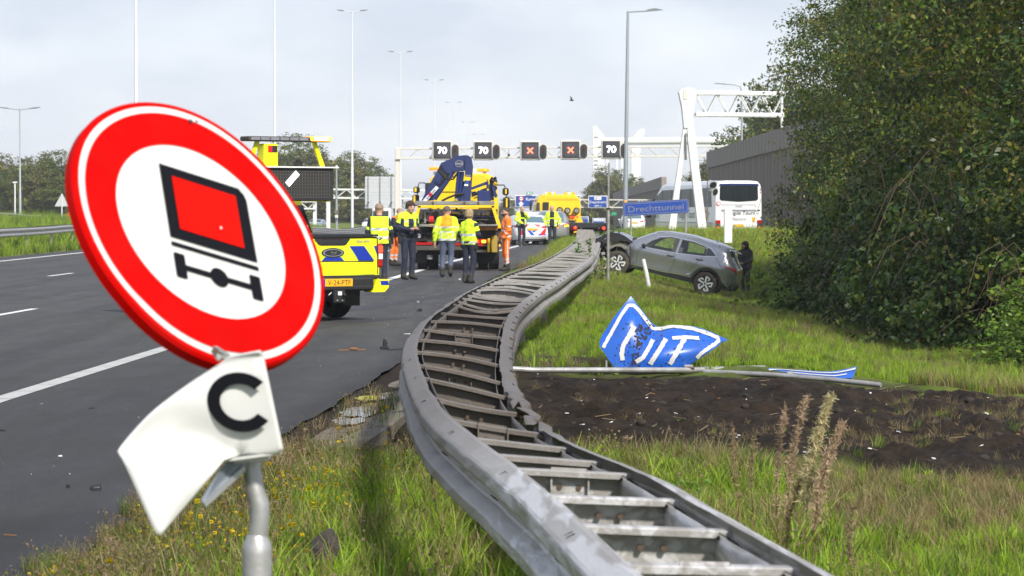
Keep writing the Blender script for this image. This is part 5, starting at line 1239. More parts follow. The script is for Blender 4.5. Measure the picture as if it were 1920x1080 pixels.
# ------------------------------------------------------------------ noise walls
M_wall = mat('ribbed_wall_concrete', (.30, .26, .235), .9, var=.4, scale=2.0, bump=.3, bscale=6, dirt=(.13, .12, .11), damt=.6, dscale=.6, stretch=(1, 1, .25))
def ribpanel(L, H, ribs):
    mb = MB(); n = ribs * 4; V_ = []; 
    for i in range(n + 1):
        y = L * i / n; x = 0 if (i % 4) in (0, 1) else .2; x = x if i < n else 0
        V_ += [(x, y, 0), (x, y, 1.0 * H)]
    mb.add(V_, [(2 * i, 2 * i + 1, 2 * i + 3, 2 * i + 2) for i in range(n)], M_wall); mb.box((.3, L / 2, H / 2), (.3, L - .02, H), M_wall); mb.box((.14, L / 2, H + .1), (.5, L - .02, .2), M_wall)
    return mb
def wall(name, lab, x_y, tops, L, ribs, y0, y1):
    w = thing(name, lab, 'noise wall', (0, 0, 0)); base = ribpanel(L - .06, 1.0, ribs).build('panel', w); first = True; y = y0
    while y < y1:
        x = x_y(y); g = gz(x, y) - .5; o = base if first else base.copy()
        if not first: COL.objects.link(o)
        first = False; o.parent = w; o.location = (x, y, g); o.scale = (1, 1, tops(y + L / 2) - g); o.rotation_euler = (0, 0, -math.atan2(x_y(y + L) - x_y(y), L)); y += L
    return w
wall('noise_wall', 'tall grey ribbed concrete noise wall behind the coach, its top rising to the right', lambda y: 16.0 - .0 * y, lambda y: 5.15 + .15 * S(y, 240, 180), 5.0, 7, 140, 240)
wall('noise_wall', 'low dark ribbed wall section between the coach and the white car', lambda y: 15.2 + .02 * (y - 300) * 0, lambda y: np.interp(y, [296, 446], [3.95, 3.25]), 6.0, 7, 296, 440)
r_ = thing('tunnel_emergency_post', 'dark green end panel with a small green escape sign left of the low wall', 'emergency post', (0, 0, 0)); mb = MB(); M_dg = mat('dark_green_panel', (.02, .035, .035), .6); a = at(1148, 437, 438); mb.prism([(0, 0), (3.2, 0), (3.2, 5.0), (1.6, 4.4), (.4, 3.2), (0, 2.2)], .3, M_dg, o=(a.x, 290, -1.0)); mb.build('panel', r_); mb = MB(); c = at(1151, 401, 289); mb.box(c, (.5, .06, .3), M_sgreen, bv=.02); mb.build('escape_sign', r_)

# ------------------------------------------------------------------ pale offshore crane / bridge structure far behind
M_far = mat('pale_far_steel', (.74, .75, .77), .6, var=.03)
cr = thing('white_crane_structure', 'pale white crane tower and horizontal tube far behind the lane signals', 'crane', (0, 0, 0)); YC = 780
cq = lambda px, py: at(px, py, YC)
def slab_(pts, d, name):
    mb = MB(); f = [cq(*p) for p in pts]; n = len(f); b_ = [p + Vector((0, d, 0)) for p in f]; mb.add(f + b_, [list(range(n)), list(range(n, 2 * n))[::-1]] + [(i, i + n, (i + 1) % n + n, (i + 1) % n) for i in range(n)], M_far); mb.build(name, cr)
slab_([(1111, 236), (1119, 236), (1133, 255), (1134, 395), (1113, 395)], 3, 'tower'); slab_([(1184, 275), (1201, 275), (1201, 395), (1184, 395)], 3, 'tower')
slab_([(1184, 262), (1196, 246), (1203, 241), (1209, 242), (1208, 250), (1202, 262)], 1.2, 'fin')
mb = MB(); mb.tube([cq(1133, 265), cq(1275, 264)], .95, M_far, 16); mb.tube([cq(1272, 264), cq(1400, 264)], .95, M_far, 16); mb.build('horizontal_tube', cr)
mb = MB()
for px in (1139, 1157, 1166): mb.bar(cq(px, 270), cq(px, 395), .5, .5, M_far)
for a, b in (((1139, 300), (1157, 325)), ((1166, 290), (1184, 330)), ((1184, 300), (1166, 330))): mb.tube([cq(*a), cq(*b)], .09, M_far, 5)
mb.build('frame', cr)
mb = MB()
for py in (256, 300, 308, 316): mb.box(cq(1118, py), (1.0, .6, .25), M_sback)
mb.build('platform', cr)

# bird
bird = thing('flying_bird', 'small dark bird flying in the grey sky above the lane signals', 'bird', at(1072, 188, 140)); mb = MB()
mb.ball((0, 0, 0), (.12, .04, .035), M_black, 8, 5); mb.add([(-.03, 0, 0), (.05, 0, 0), (-.02, -.1, .16), (-.09, -.16, .2)], [(0, 1, 2, 3)], M_black); mb.add([(-.03, 0, 0), (.05, 0, 0), (.06, .15, -.02), (-.02, .2, -.04)], [(0, 1, 2, 3)], M_black); mb.add([(.1, 0, 0), (.18, .03, 0), (.18, -.03, 0)], [(0, 1, 2)], M_black); mb.build('body', bird)
# ------------------------------------------------------------------ vehicle paints
M_silver = mat('silver_grey_car_paint', (.31, .32, .36), .22, .7, var=.05, coat=.9, dirt=(.19, .17, .15), damt=.3, dscale=2.5)
M_grey2 = mat('grey_car_paint', (.30, .31, .31), .3, .5, var=.04, coat=.8)
M_wcar = mat('white_car_paint', (.78, .79, .80), .3, var=.03, coat=.8)
M_fluo = mat('fluorescent_yellow_film', (.86, .84, .012), .4, var=.05, scale=3, dirt=(.55, .50, .03), damt=.25, dscale=5)
M_fluo2 = mat('green_yellow_reflective_film', (.60, .78, .03), .35, var=.04)
M_blue = mat('deep_blue_film', (.012, .035, .32), .35, var=.08)
M_yel = mat('tow_truck_yellow_paint', (.88, .58, .006), .3, var=.05, scale=2, coat=.6, dirt=(.6, .40, .03), damt=.25, dscale=3)
M_navy = mat('crane_navy_paint', (.008, .022, .12), .35, var=.15, scale=4, coat=.5, dirt=(.03, .035, .06), damt=.3, dscale=5)
M_glassd = mat('dark_tinted_glass', (.015, .02, .022), .05, coat=1, var=.02)
M_glassb = mat('bluish_window_glass', (.10, .17, .22), .06, coat=1, var=.25, scale=1.2)
M_red = mat('red_reflective_film', (.75, .012, .015), .35, var=.05)
M_pblue = mat('police_blue_film', (.01, .05, .45), .35, var=.05)
M_plate = mat('orange_number_plate', (.85, .42, .015), .4, var=.04)
M_frame = mat('dirty_truck_frame', (.07, .065, .06), .7, .3, var=.35, scale=6, dirt=(.14, .11, .08), damt=.5, dscale=5)
M_gsteel = mat('scratched_grey_steel', (.30, .31, .31), .5, .5, var=.3, scale=5, dirt=(.22, .13, .07), damt=.5, dscale=6)
M_inter = mat('dark_interior', (.035, .035, .038), .8); M_seat = mat('grey_seat_fabric', (.14, .14, .15), .9)
M_rim = mat('silver_alloy', (.55, .56, .58), .3, .8)
M_sky = mat('chrome_trim', (.65, .66, .68), .15, .9)
M_blade_ = mat('machined_blade', (.72, .73, .75), .35, .3)
M_seam = mat('seam_dark', (.015, .015, .017), .7)
def see_glass():
    m = bpy.data.materials.new('clear_car_glass'); m.use_nodes = True; n, l = m.node_tree.nodes, m.node_tree.links; n.remove(n['Principled BSDF'])
    t = n.new('ShaderNodeBsdfTransparent'); t.inputs[0].default_value = (.88, .94, .90, 1); g = n.new('ShaderNodeBsdfGlossy'); g.inputs['Roughness'].default_value = .03
    f = n.new('ShaderNodeFresnel'); f.inputs[0].default_value = 1.5; mx = n.new('ShaderNodeMixShader'); ad = n.new('ShaderNodeMath'); ad.operation = 'ADD'; ad.inputs[1].default_value = .05; ad.use_clamp = True
    l.new(f.outputs[0], ad.inputs[0]); l.new(ad.outputs[0], mx.inputs[0]); l.new(t.outputs[0], mx.inputs[1]); l.new(g.outputs[0], mx.inputs[2]); l.new(mx.outputs[0], n['Material Output'].inputs[0]); return m
M_see = see_glass()

def spl(ctrl, n):
    P_ = [Vector((a, 0, b)) for a, b in ctrl]; out = []
    for i in range(len(P_) - 1):
        p0 = P_[max(i - 1, 0)]; p1, p2 = P_[i], P_[i + 1]; p3 = P_[min(i + 2, len(P_) - 1)]
        for j in range(n):
            t = j / n; q = .5 * ((2 * p1) + (-p0 + p2) * t + (2 * p0 - 5 * p1 + 4 * p2 - p3) * t * t + (-p0 + 3 * p1 - 3 * p2 + p3) * t ** 3); out.append((q.x, q.z))
    out.append(ctrl[-1]); return out
class Car:
    """lofted car body. x forward from the rear bumper, y left, z up"""
    def __init__(s, name, label, cat, loc, heading, L, hw, xr, xf, R_, ctrl, belt, tumble=.32, sill=.24, paint=None, rr=.11, archf=True, crown=.05, pitch=0, roll=0, group=None, xb=(.08, None), rake=.14, nose=.16):
        s.root = thing(name, label, cat, loc, 0, group, rot=Euler((roll, -pitch, heading), 'XYZ'))
        s.L, s.hw, s.xr, s.xf, s.R, s.belt, s.tumble, s.sill, s.paint, s.rr, s.crown = L, hw, xr, xf, R_, belt, tumble, sill, paint, rr, crown
        s.rake, s.nose = rake, nose
        s.top = spl(ctrl, 5); s.T_ = np.array(s.top)
        A = R_ + .055; arc = lambda x, a0, a1: [(x + A * math.cos(R(a)), R_ + A * math.sin(R(a))) for a in np.linspace(a0, a1, 11)]
        dz = math.degrees(math.asin(min(.95, max(-.95, (sill - R_) / A))))
        bot = []
        if archf: bot += arc(xf, dz, 180 - dz)
        bot += arc(xr, dz, 180 - dz)
        s.poly = s.top + bot
    def W(s, x, z, d=None):
        w = s.hw - max(0, z - s.belt) * s.tumble - max(0, .5 - z) * .10
        w += .018 * math.exp(-((z - s.belt + .12) / .10) ** 2) - .012 * math.exp(-((z - .58) / .13) ** 2)
        if x < .7: w -= s.rake * ((.7 - x) / .7) ** 2
        if x > s.L - .9: w -= s.nose * ((x - s.L + .9) / .9) ** 2
        if d is None:
            T_ = s.T_; a = T_[:-1]; b = T_[1:]; ab = b - a; p = np.array((x, z)); t = np.clip(((p - a) * ab).sum(1) / np.maximum((ab ** 2).sum(1), 1e-9), 0, 1)
            d = float(np.sqrt((((a + ab * t[:, None]) - p) ** 2).sum(1).min()))
        if d < s.rr: w -= s.rr * (1 - math.sqrt(max(0, 1 - (1 - d / s.rr) ** 2)))
        return w
    def side(s, mb, poly, m, off=0.0, holes=(), step=.14, sides=(1, -1), smooth=True):
        V, F = tri_panel(poly, holes, step); ys = [s.W(x, z) + off for x, z in V]
        for sg in sides: mb.add([(x, sg * y, z) for (x, z), y in zip(V, ys)], F, m, smooth)
    def line(s, mb, pts, w, m, off=.004, sides=(1, -1)):
        for sg in sides:
            def f(x, z, h): return Vector((x, sg * (s.W(x, z) + h), z))
            stroke(mb, f, pts, w, m, off, 1.0, 6)
    def sp(s, i, yf, off=0.0):
        """strip point: index along the profile, yf -1..1"""
        i = min(max(i, 0), len(s.top) - 1.001); k = int(i); t = i - k; a, b = s.top[k], s.top[k + 1]; x, z = lerp(a[0], b[0], t), lerp(a[1], b[1], t)
        dx, dz = b[0] - a[0], b[1] - a[1]; L_ = math.hypot(dx, dz) or 1; nx, nz = -dz / L_, dx / L_
        h = s.crown * (1 - yf * yf) + off; return Vector((x + nx * h, yf * s.W(x, z, 0.0), z + nz * h))
    def strip(s, mb, i0, i1, m, y0=-1, y1=1, off=0.0, ny=10):
        n = max(1, int(round(i1 - i0))); vs = [s.sp(lerp(i0, i1, a / n), lerp(y0, y1, b / ny), off) for a in range(n + 1) for b in range(ny + 1)]
        mb.add(vs, [(a * (ny + 1) + b, a * (ny + 1) + b + 1, (a + 1) * (ny + 1) + b + 1, (a + 1) * (ny + 1) + b) for a in range(n) for b in range(ny)], m, True)
    def iz(s, z, rear=True, top=False):
        """profile index where the tail (or nose) passes height z"""
        n = len(s.top); rg = range(n - 1) if rear else range(n - 2, -1, -1)
        for k in rg:
            a, b = s.top[k][1], s.top[k + 1][1]
            if (a - z) * (b - z) <= 0 and a != b: return k + (z - a) / (b - a)
        return 0 if rear else n - 1
    def tail(s, y, z, off=0.0, rear=True):
        i = s.iz(z, rear); w = s.W(s.top[int(i)][0], z, 0.0); return s.sp(i, max(-1, min(1, y / w)), off)
    def tpoly(s, mb, poly, m, off=.006, step=.09, rear=True):
        V, F = tri_panel(poly, (), step); mb.add([s.tail(y, z, off, rear) for y, z in V], F, m, True)
    def wheel(s, x, sg, style='five', R_=None, m=None, y=None, dirt=False, steer=0):
        R_ = R_ or s.R; yy = (s.hw - .02 if y is None else y) * sg
        mb = MB(); w = .22; prof = [(.62, -.10), (.70, -w / 2), (.93, -w / 2), (.985, -w / 2 + .03), (1, -.05), (1, .05), (.985, w / 2 - .03), (.93, w / 2), (.70, w / 2), (.62, .10)]
        n = 28; vs = []; fs = []
        for k in range(n):
            a = 2 * math.pi * k / n
            for r_, q in prof: vs.append((r_ * R_ * math.cos(a), q, r_ * R_ * math.sin(a)))
        p = len(prof)
        for k in range(n):
            for j in range(p - 1): fs.append((k * p + j, k * p + j + 1, ((k + 1) % n) * p + j + 1, ((k + 1) % n) * p + j))
        mb.add(vs, fs, M_tyre_mud if dirt else M_dark, True)
        o = mb.build('wheel', s.root, (x, yy - sg * w / 2, R_), (0, 0, steer))
        mb = MB(); rr = R_ * .69; ya = sg * .085
        mb.tube([(0, ya - sg * .06, 0), (0, ya - sg * .03, 0)], rr, M_inter, 24)
        if style == 'blade':
            for k in range(5):
                a = 2 * math.pi * k / 5 + .3; ca, sa = math.cos(a), math.sin(a)
                P1 = Vector((ca * rr * .12, ya, sa * rr * .12)); P2 = Vector((ca * rr * .93, ya, sa * rr * .93)); b_ = a + .62; P3 = Vector((math.cos(b_) * rr * .80, ya, math.sin(b_) * rr * .80)); P4 = Vector((math.cos(b_) * rr * .52, ya, math.sin(b_) * rr * .52))
                mb.bar(P1, P2, .05, .045, M_blade_); mb.bar(P2, P3, .05, .04, M_blade_); mb.bar(P3, P4, .044, .036, M_blade_)
            mb.tube([(0, ya - .01, 0), (0, ya + sg * .01, 0)], .05, M_inter, 12)
        else:
            for k in range(5 if style == 'five' else 8):
                a = 2 * math.pi * k / (5 if style == 'five' else 8); mb.bar((0, ya, 0), (math.cos(a) * rr * .96, ya, math.sin(a) * rr * .96), .02, .06, m or M_rim)
            mb.tube([(0, ya - .01, 0), (0, ya + sg * .012, 0)], .06, m or M_rim, 12)
        ring = [(rr * math.cos(a), ya, rr * math.sin(a)) for a in np.linspace(0, 2 * math.pi, 25)]; mb.tube(ring, .014, m or M_rim, 5, cap=False)
        mb.build('rim', o); return o
    def wells(s, xs=None):
        mb = MB()
        for x in (xs or (s.xr, s.xf)):
            A = s.R + .05; pts = [(x + A * math.cos(a), s.R + A * math.sin(a)) for a in np.linspace(-.3, math.pi + .3, 14)]
            for sg in (1, -1):
                w0 = s.hw - .06; vs = []
                for px, pz in pts: vs += [(px, sg * w0, pz), (px, sg * (w0 - .35), pz)]
                mb.add(vs, [(2 * i, 2 * i + 1, 2 * i + 3, 2 * i + 2) for i in range(len(pts) - 1)], M_inter); mb.add([(px, sg * (w0 - .35), pz) for px, pz in pts], [list(range(len(pts)))], M_inter)
        mb.box(((s.xr + s.xf) / 2, 0, s.sill + .06), (s.L - .5, 2 * s.hw - .35, .10), M_inter); mb.build('underbody', s.root)
M_tyre_mud = mat('muddy_tyre', (.045, .038, .032), .9, var=.4, scale=8, dirt=(.12, .09, .06), damt=.6, dscale=6)

# ------------------------------------------------------------------ wrecked silver car on the slope
hd = R(169); pitch_ = R(13.2)
cw = at(1322, 532, 88.0)           # rear left wheel centre
SUVC = [(.12, .30), (.03, .42), (.0, .62), (.015, .82), (.03, .97), (.10, 1.06), (.36, 1.42), (.38, 1.50), (.75, 1.575), (1.3, 1.605), (1.9, 1.60), (2.45, 1.55), (2.80, 1.43), (3.15, 1.21), (3.38, 1.06), (3.36, .95), (3.28, .6), (3.25, .30)]
def suv_loc():
    rot = Euler((0, -pitch_, hd), 'XYZ').to_matrix(); return cw - rot @ Vector((.86, .90, .36))
suv = Car('wrecked_car', 'silver electric hatchback with its front end torn off, resting nose-up on the grass slope', 'car', suv_loc(), hd, 4.0, .93, .86, 3.58, .36, SUVC, 1.0, .36, .28, M_silver, .12, archf=False, crown=.055, pitch=pitch_, nose=.0, rake=.13)
s = suv
wf = [(2.93, 1.02), (1.96, 1.07), (1.93, 1.475), (2.2, 1.46), (2.5, 1.38), (2.72, 1.24)][::-1]
wr = [(1.86, 1.075), (1.08, 1.17), (1.12, 1.44), (1.45, 1.475), (1.84, 1.48)]
wq = [(1.02, 1.18), (.72, 1.24), (.96, 1.40), (1.04, 1.42)]
mb = MB(); s.side(mb, s.poly, M_silver, 0, (wf, wr, wq), .11)
iR0, iR1, iW0, iW1 = s.iz(1.08), s.iz(1.37), 12 * 5 - 1.0, 14 * 5 - .5
s.strip(mb, 0, iR0, M_silver); s.strip(mb, iR1, iW0, M_silver)
s.strip(mb, iW1, len(s.top) - 1, M_inter); mb.build('body', s.root)
mb = MB(); s.strip(mb, iR0, iR1, M_glassd, off=-.01); mb.build('rear_window', s.root)
mb = MB(); s.strip(mb, iW0, iW1, M_see, off=-.005); mb.build('windscreen', s.root)
for sg in (1, -1):
    for w_ in (wf, wr): mb = MB(); s.side(mb, w_, M_see, -.012, step=.3, sides=(sg,)); mb.build('window', s.root)
    mb = MB(); s.side(mb, wq, M_glassd, -.008, step=.3, sides=(sg,)); mb.build('quarter_window', s.root)
mb = MB(); s.line(mb, [(2.0, 1.06), (2.0, 1.50)], .12, M_black, .004); s.line(mb, [(1.06, 1.17), (1.08, 1.385)], .07, M_black, .004); s.line(mb, wf + [wf[0]], .028, M_black, .003); s.line(mb, wr + [wr[0]], .028, M_black, .003); mb.build('pillar_trim', s.root)
mb = MB(); s.line(mb, [(3.02, 1.0), (1.96, 1.045), (1.1, 1.145), (.70, 1.225), (.92, 1.43), (1.5, 1.515), (2.2, 1.50), (2.6, 1.39)], .022, M_sky, .008); mb.build('window_trim', s.root)
mb = MB(); arch = [(.86 + .45 * math.cos(a), .36 + .45 * math.sin(a)) for a in np.linspace(-.1, math.pi + .15, 16)]; s.line(mb, arch, .085, M_black, .012)
s.side(mb, [(1.29, .30), (3.2, .30), (3.2, .40), (1.35, .44)], M_black, .010, step=.2); s.side(mb, [(.10, .30), (.42, .30), (.42, .50), (.06, .52)], M_black, .008, step=.15); mb.build('cladding', s.root)
mb = MB(); s.line(mb, [(3.18, .42), (2.2, .42), (1.55, .47), (1.36, .56)], .028, M_sky, .016); mb.build('sill_strip', s.root)
mb = MB()
for pts in ([(1.95, 1.05), (1.93, .75), (2.0, .43)], [(1.10, 1.14), (1.22, .95), (1.33, .80), (1.40, .66)], [(3.02, 1.0), (3.06, .8), (3.04, .42)], [(.72, 1.2), (.5, .95), (.45, .86)]): s.line(mb, pts, .011, M_seam, .003)
mb.build('door_seam', s.root, kind='stuff')
for x, z in ((2.18, .93), (1.30, 1.02)):
    mb = MB(); s.line(mb, [(x, z), (x - .22, z + .012)], .05, M_seam, .004, sides=(1,)); yy = s.W(x, z); mb.bar((x - .01, yy + .03, z + .012), (x - .21, yy + .03, z + .022), .02, .024, M_silver, .004); mb.build('door_handle', s.root)
mb = MB(); s.tpoly(mb, [(-.80, .86), (.80, .86), (.80, .95), (-.80, .95)], M_redlens, .008); s.side(mb, [(.02, .84), (.38, .99), (.42, 1.02), (.05, .98)], M_redlens, .008, step=.1); mb.build('tail_light', s.root)
mb = MB(); s.tpoly(mb, [(-.72, .30), (.72, .30), (.66, .56), (-.66, .56)], M_black, .010); mb.box((-.03, 0, .66), (.02, .52, .11), M_plate); mb.build('rear_bumper', s.root)
mb = MB(); s.line(mb, [(.10, .33), (.26, .47)], .03, M_sky, .02); mb.build('bumper_trim', s.root)
mb = MB()
for yq in np.linspace(-.62, .62, 7):
    pass
vs = [s.sp(7 * 5 - 2, yf, 0) for yf in np.linspace(-1, 1, 9)]
mb.add([p + Vector((0, 0, .02)) for p in vs] + [p + Vector((-.20, 0, -.035)) for p in vs] + [p + Vector((-.18, 0, -.06)) for p in vs] + [p + Vector((0, 0, -.05)) for p in vs], [(i + 9 * k, i + 1 + 9 * k, i + 10 + 9 * k, i + 9 + 9 * k) for k in range(3) for i in range(8)], M_silver, True); mb.build('spoiler', s.root)
mb = MB(); mb.add([(1.0, 0, 1.62), (.86, 0, 1.70), (.82, 0, 1.66), (.9, 0, 1.6), (1.0, .02, 1.6), (1.0, -.02, 1.6)], [(0, 1, 2, 3), (0, 1, 4), (1, 2, 4), (0, 5, 1)], M_silver); mb.build('aerial_fin', s.root)
for sg in (1, -1):
    mb = MB(); mb.tube([(.95, sg * .56, 1.585), (1.6, sg * .58, 1.655), (2.4, sg * .57, 1.60), (2.68, sg * .55, 1.51)], .018, M_sky, 6); mb.build('roof_rail', s.root)
s.wheel(.86, 1, 'blade', dirt=True, y=.95); s.wheel(.86, -1, 'blade', dirt=True, y=.95); s.wheel(3.60, 1, 'blade', dirt=True, y=.95, steer=.16); s.wheel(3.60, -1, 'blade', dirt=True, y=.90)
s.wells([.86]); mb = MB(); mb.box((3.3, 0, .75), (.06, 1.5, .9), M_inter); mb.build('firewall', s.root)
# cabin
for x in (2.15, 1.2):
    for yy in ((.38, -.38) if x > 2 else (.42, 0, -.42)):
        mb = MB(); mb.box((x, yy, .62), (.5, .48, .16), M_seat, bv=.05); mb.box((x - .25, yy, .96), (.14, .46, .58), M_seat, rot=(0, -.2, 0), bv=.05); mb.box((x - .33, yy, 1.27), (.09, .24, .14), M_seat, bv=.03); mb.build('seat', s.root)
mb = MB(); mb.box((2.95, 0, .92), (.4, 1.5, .22), M_inter, bv=.06); mb.tube([(2.72, .38 + .17 * math.cos(a), .98 + .17 * math.sin(a)) for a in np.linspace(0, 6.28, 16)], .014, M_inter, 5); mb.build('dashboard', s.root)
mb = MB(); mb.box((2.92, .98, 1.05), (.12, .14, .12), M_black, bv=.03); mb.build('mirror', s.root)
# torn front: buckled bonnet, inner wing, crash structure
M_primer = mat('bare_inner_wing', (.24, .235, .20), .6, .2, var=.15, dirt=(.12, .10, .08), damt=.4)
def bonnet(u, v, h=0.0):
    x = lerp(3.30, 4.42, u); z = lerp(1.08, 1.06, u) + .13 * math.sin(min(1, u * 1.05) * math.pi) * (.8 + .2 * math.cos(v * 7)) + .03 * math.sin(v * 11 + u * 5) - (.12 * max(0, u - .8) / .2); y = lerp(.86, -.82, v) * (1 - .08 * u)
    return Vector((x, y, z + h))
mb = MB(); sheet(mb, bonnet, 16, 14, M_silver); sheet(mb, lambda u, v, h: bonnet(u, v, -.02), 16, 14, M_seam); sheet(mb, lambda u, v, h: bonnet(u, 0 + .0 * v, -.26 * v * min(1, .25 + 1.6 * u) * (1 - .15 * math.sin(u * 9))), 14, 2, M_seam); mb.build('crumpled_bonnet', s.root)
mb = MB(); pl_ = [(3.26, .95), (3.26, .58), (3.40, .66), (3.48, .78), (3.62, .85), (3.78, .82), (3.92, .70), (4.02, .74), (3.96, .90), (3.75, .97), (3.5, .98)]
mb.prism(pl_[::-1], .02, M_primer, o=(0, .74, 0)); 
for z in (.90, .83, .76): mb.box((3.34, .752, z), (.06, .012, .034), M_seam)
mb.prism([(3.24, .96), (3.40, .94), (3.44, .84), (3.30, .62), (3.26, .5), (3.22, .5)], .03, M_silver, o=(0, .80, 0)); mb.build('inner_wing', s.root)
mb = MB(); pts = [(3.60 + .44 * math.cos(a), .36 + .46 * math.sin(a)) for a in np.linspace(.05, math.pi - .0, 14)]; vs = []
for px, pz in pts: vs += [(px, .78, pz), (px, .40, pz)]
mb.add(vs, [(2 * i, 2 * i + 1, 2 * i + 3, 2 * i + 2) for i in range(len(pts) - 1)], M_seam); mb.add([(px, .42, pz) for px, pz in pts], [list(range(len(pts)))], M_seam); mb.build('wheel_liner', s.root)
rs = random.Random(3); mats_ = [M_black, M_inter, M_primer, M_frame, M_sky, M_silver, M_black]
mb = MB()
for i in range(90):
    c = Vector((rs.uniform(3.45, 4.50), rs.uniform(-.75, .82), rs.uniform(.35, .98))); m_ = rs.choice(mats_)
    if c.y > .55 and c.z < .8 and abs(c.x - 3.6) < .42: continue
    mb.box(c, (rs.uniform(.03, .18), rs.uniform(.04, .25), rs.uniform(.02, .14)), m_, rot=(rs.uniform(-1, 1), rs.uniform(-1, 1), rs.uniform(-1, 1)), bv=.006)
for i in range(26):
    p = Vector((rs.uniform(3.6, 4.2), rs.uniform(-.6, .84), rs.uniform(.4, .95))); q = p + Vector((rs.uniform(-.2, .25), rs.uniform(-.3, .2), rs.uniform(-.3, .2))); mb.tube([p, (p + q) / 2 + Vector((0, .05, -.06)), q], rs.uniform(.006, .016), rs.choice([M_black, M_black, M_sky, M_pblue]), 5)
mb.box((3.9, 0, .62), (.5, 1.0, .5), M_inter, bv=.05); mb.build('engine_bay', s.root, kind='stuff')
mb = MB(); mb.tube([(4.12, .70, .93), (4.16, .3, .98), (4.18, -.3, .93), (4.05, -.75, .90)], .035, M_silver, 8); mb.tube([(4.2, .66, .45), (4.28, .2, .5), (4.22, -.5, .42)], .05, M_black, 8); mb.build('crash_beam', s.root)

# ------------------------------------------------------------------ generic everyday cars
EST = [(.14, .26), (.02, .36), (.0, .55), (.02, .75), (.05, .90), (.12, 1.00), (.30, 1.22), (.50, 1.38), (.75, 1.43), (1.5, 1.455), (2.3, 1.44), (2.75, 1.36), (3.2, 1.12), (3.55, .98), (4.1, .92), (4.6, .80), (4.82, .62), (4.86, .42), (4.80, .25)]
SUVG = [(.12, .28), (.02, .40), (.0, .60), (.01, .85), (.04, 1.02), (.12, 1.12), (.30, 1.40), (.45, 1.53), (.8, 1.60), (1.6, 1.64), (2.3, 1.61), (2.7, 1.50), (3.1, 1.22), (3.4, 1.08), (3.9, 1.02), (4.3, .90), (4.42, .65), (4.42, .42), (4.36, .28)]
def everyday(name, label, loc, hd, prof, paint, hw=.90, R_=.33, tail_plate=True, estate=True, group=None, lights=True):
    L = prof[-2][0]; xf = L - .92; zb = .96 if prof is EST else 1.04
    c = Car(name, label, 'car', loc, hd, L, hw, .95, xf, R_, prof, zb, .34, .24, paint, .11, crown=.05, group=group)
    zt = max(p[1] for p in prof); iw = [k for k, p in enumerate(prof) if p[0] > 2.5 and p[1] < zt - .04][0]
    w1 = [(2.95, zb), (1.98, zb + .02), (1.98, zt - .13), (2.35, zt - .14), (2.65, zt - .25)][::-1]; w2 = [(1.90, zb + .02), (.62, zb + .09), (.82, zt - .16), (1.9, zt - .13)]
    mb = MB(); c.side(mb, c.poly, paint, 0, (w1, w2), .2); a0 = c.iz(zb + .10); a1 = c.iz(zt - .10); b0 = (iw - .2) * 5; b1 = (iw + 1) * 5
    c.strip(mb, 0, a0, paint); c.strip(mb, a1, b0, paint); c.strip(mb, b1, len(c.top) - 1, paint)
    for sg in (-1, 1): c.strip(mb, a0, a1, paint, sg, sg * .84, ny=2)
    mb.build('body', c.root)
    mb = MB(); c.strip(mb, a0, a1, M_glassb, -.84, .84, off=-.008); mb.build('rear_window', c.root)
    mb = MB(); c.strip(mb, b0, b1, M_glassd, off=-.008); mb.build('windscreen', c.root)
    for w_ in (w1, w2):
        for sg in (1, -1): mb = MB(); c.side(mb, w_, M_glassd, -.012, step=.4, sides=(sg,)); mb.build('window', c.root)
    for x in (.95, xf):
        for sg in (1, -1): c.wheel(x, sg)
    c.wells()
    for sg in (1, -1):
        mb = MB(); c.tpoly(mb, [(sg * .84, zb - .13), (sg * .45, zb - .15), (sg * .48, zb - .04), (sg * .82, zb - .01)][::sg], M_redlens, .008); c.side(mb, [(.04, zb - .13), (.32, zb - .03), (.30, zb + .02), (.06, zb)], M_redlens, .008, step=.2, sides=(sg,)); mb.build('tail_light', c.root)
        mb = MB(); c.tpoly(mb, [(sg * .80, .60), (sg * .50, .60), (sg * .52, .72), (sg * .78, .74)][::sg], M_clear, .008, rear=False); mb.build('headlight', c.root)
        mb = MB(); mb.box((2.85, sg * (hw + .08), zb + .04), (.10, .16, .12), paint, bv=.03); mb.build('mirror', c.root)
    mb = MB(); c.tpoly(mb, [(-.75, .27), (.75, .27), (.72, .42), (-.72, .42)], M_black, .008); mb.build('rear_bumper', c.root)
    if tail_plate:
        p = c.tail(0, zb - .2, .02); mb = MB(); mb.box(p, (.015, .52, .11), M_plate); mb.build('number_plate', c.root)
    return c
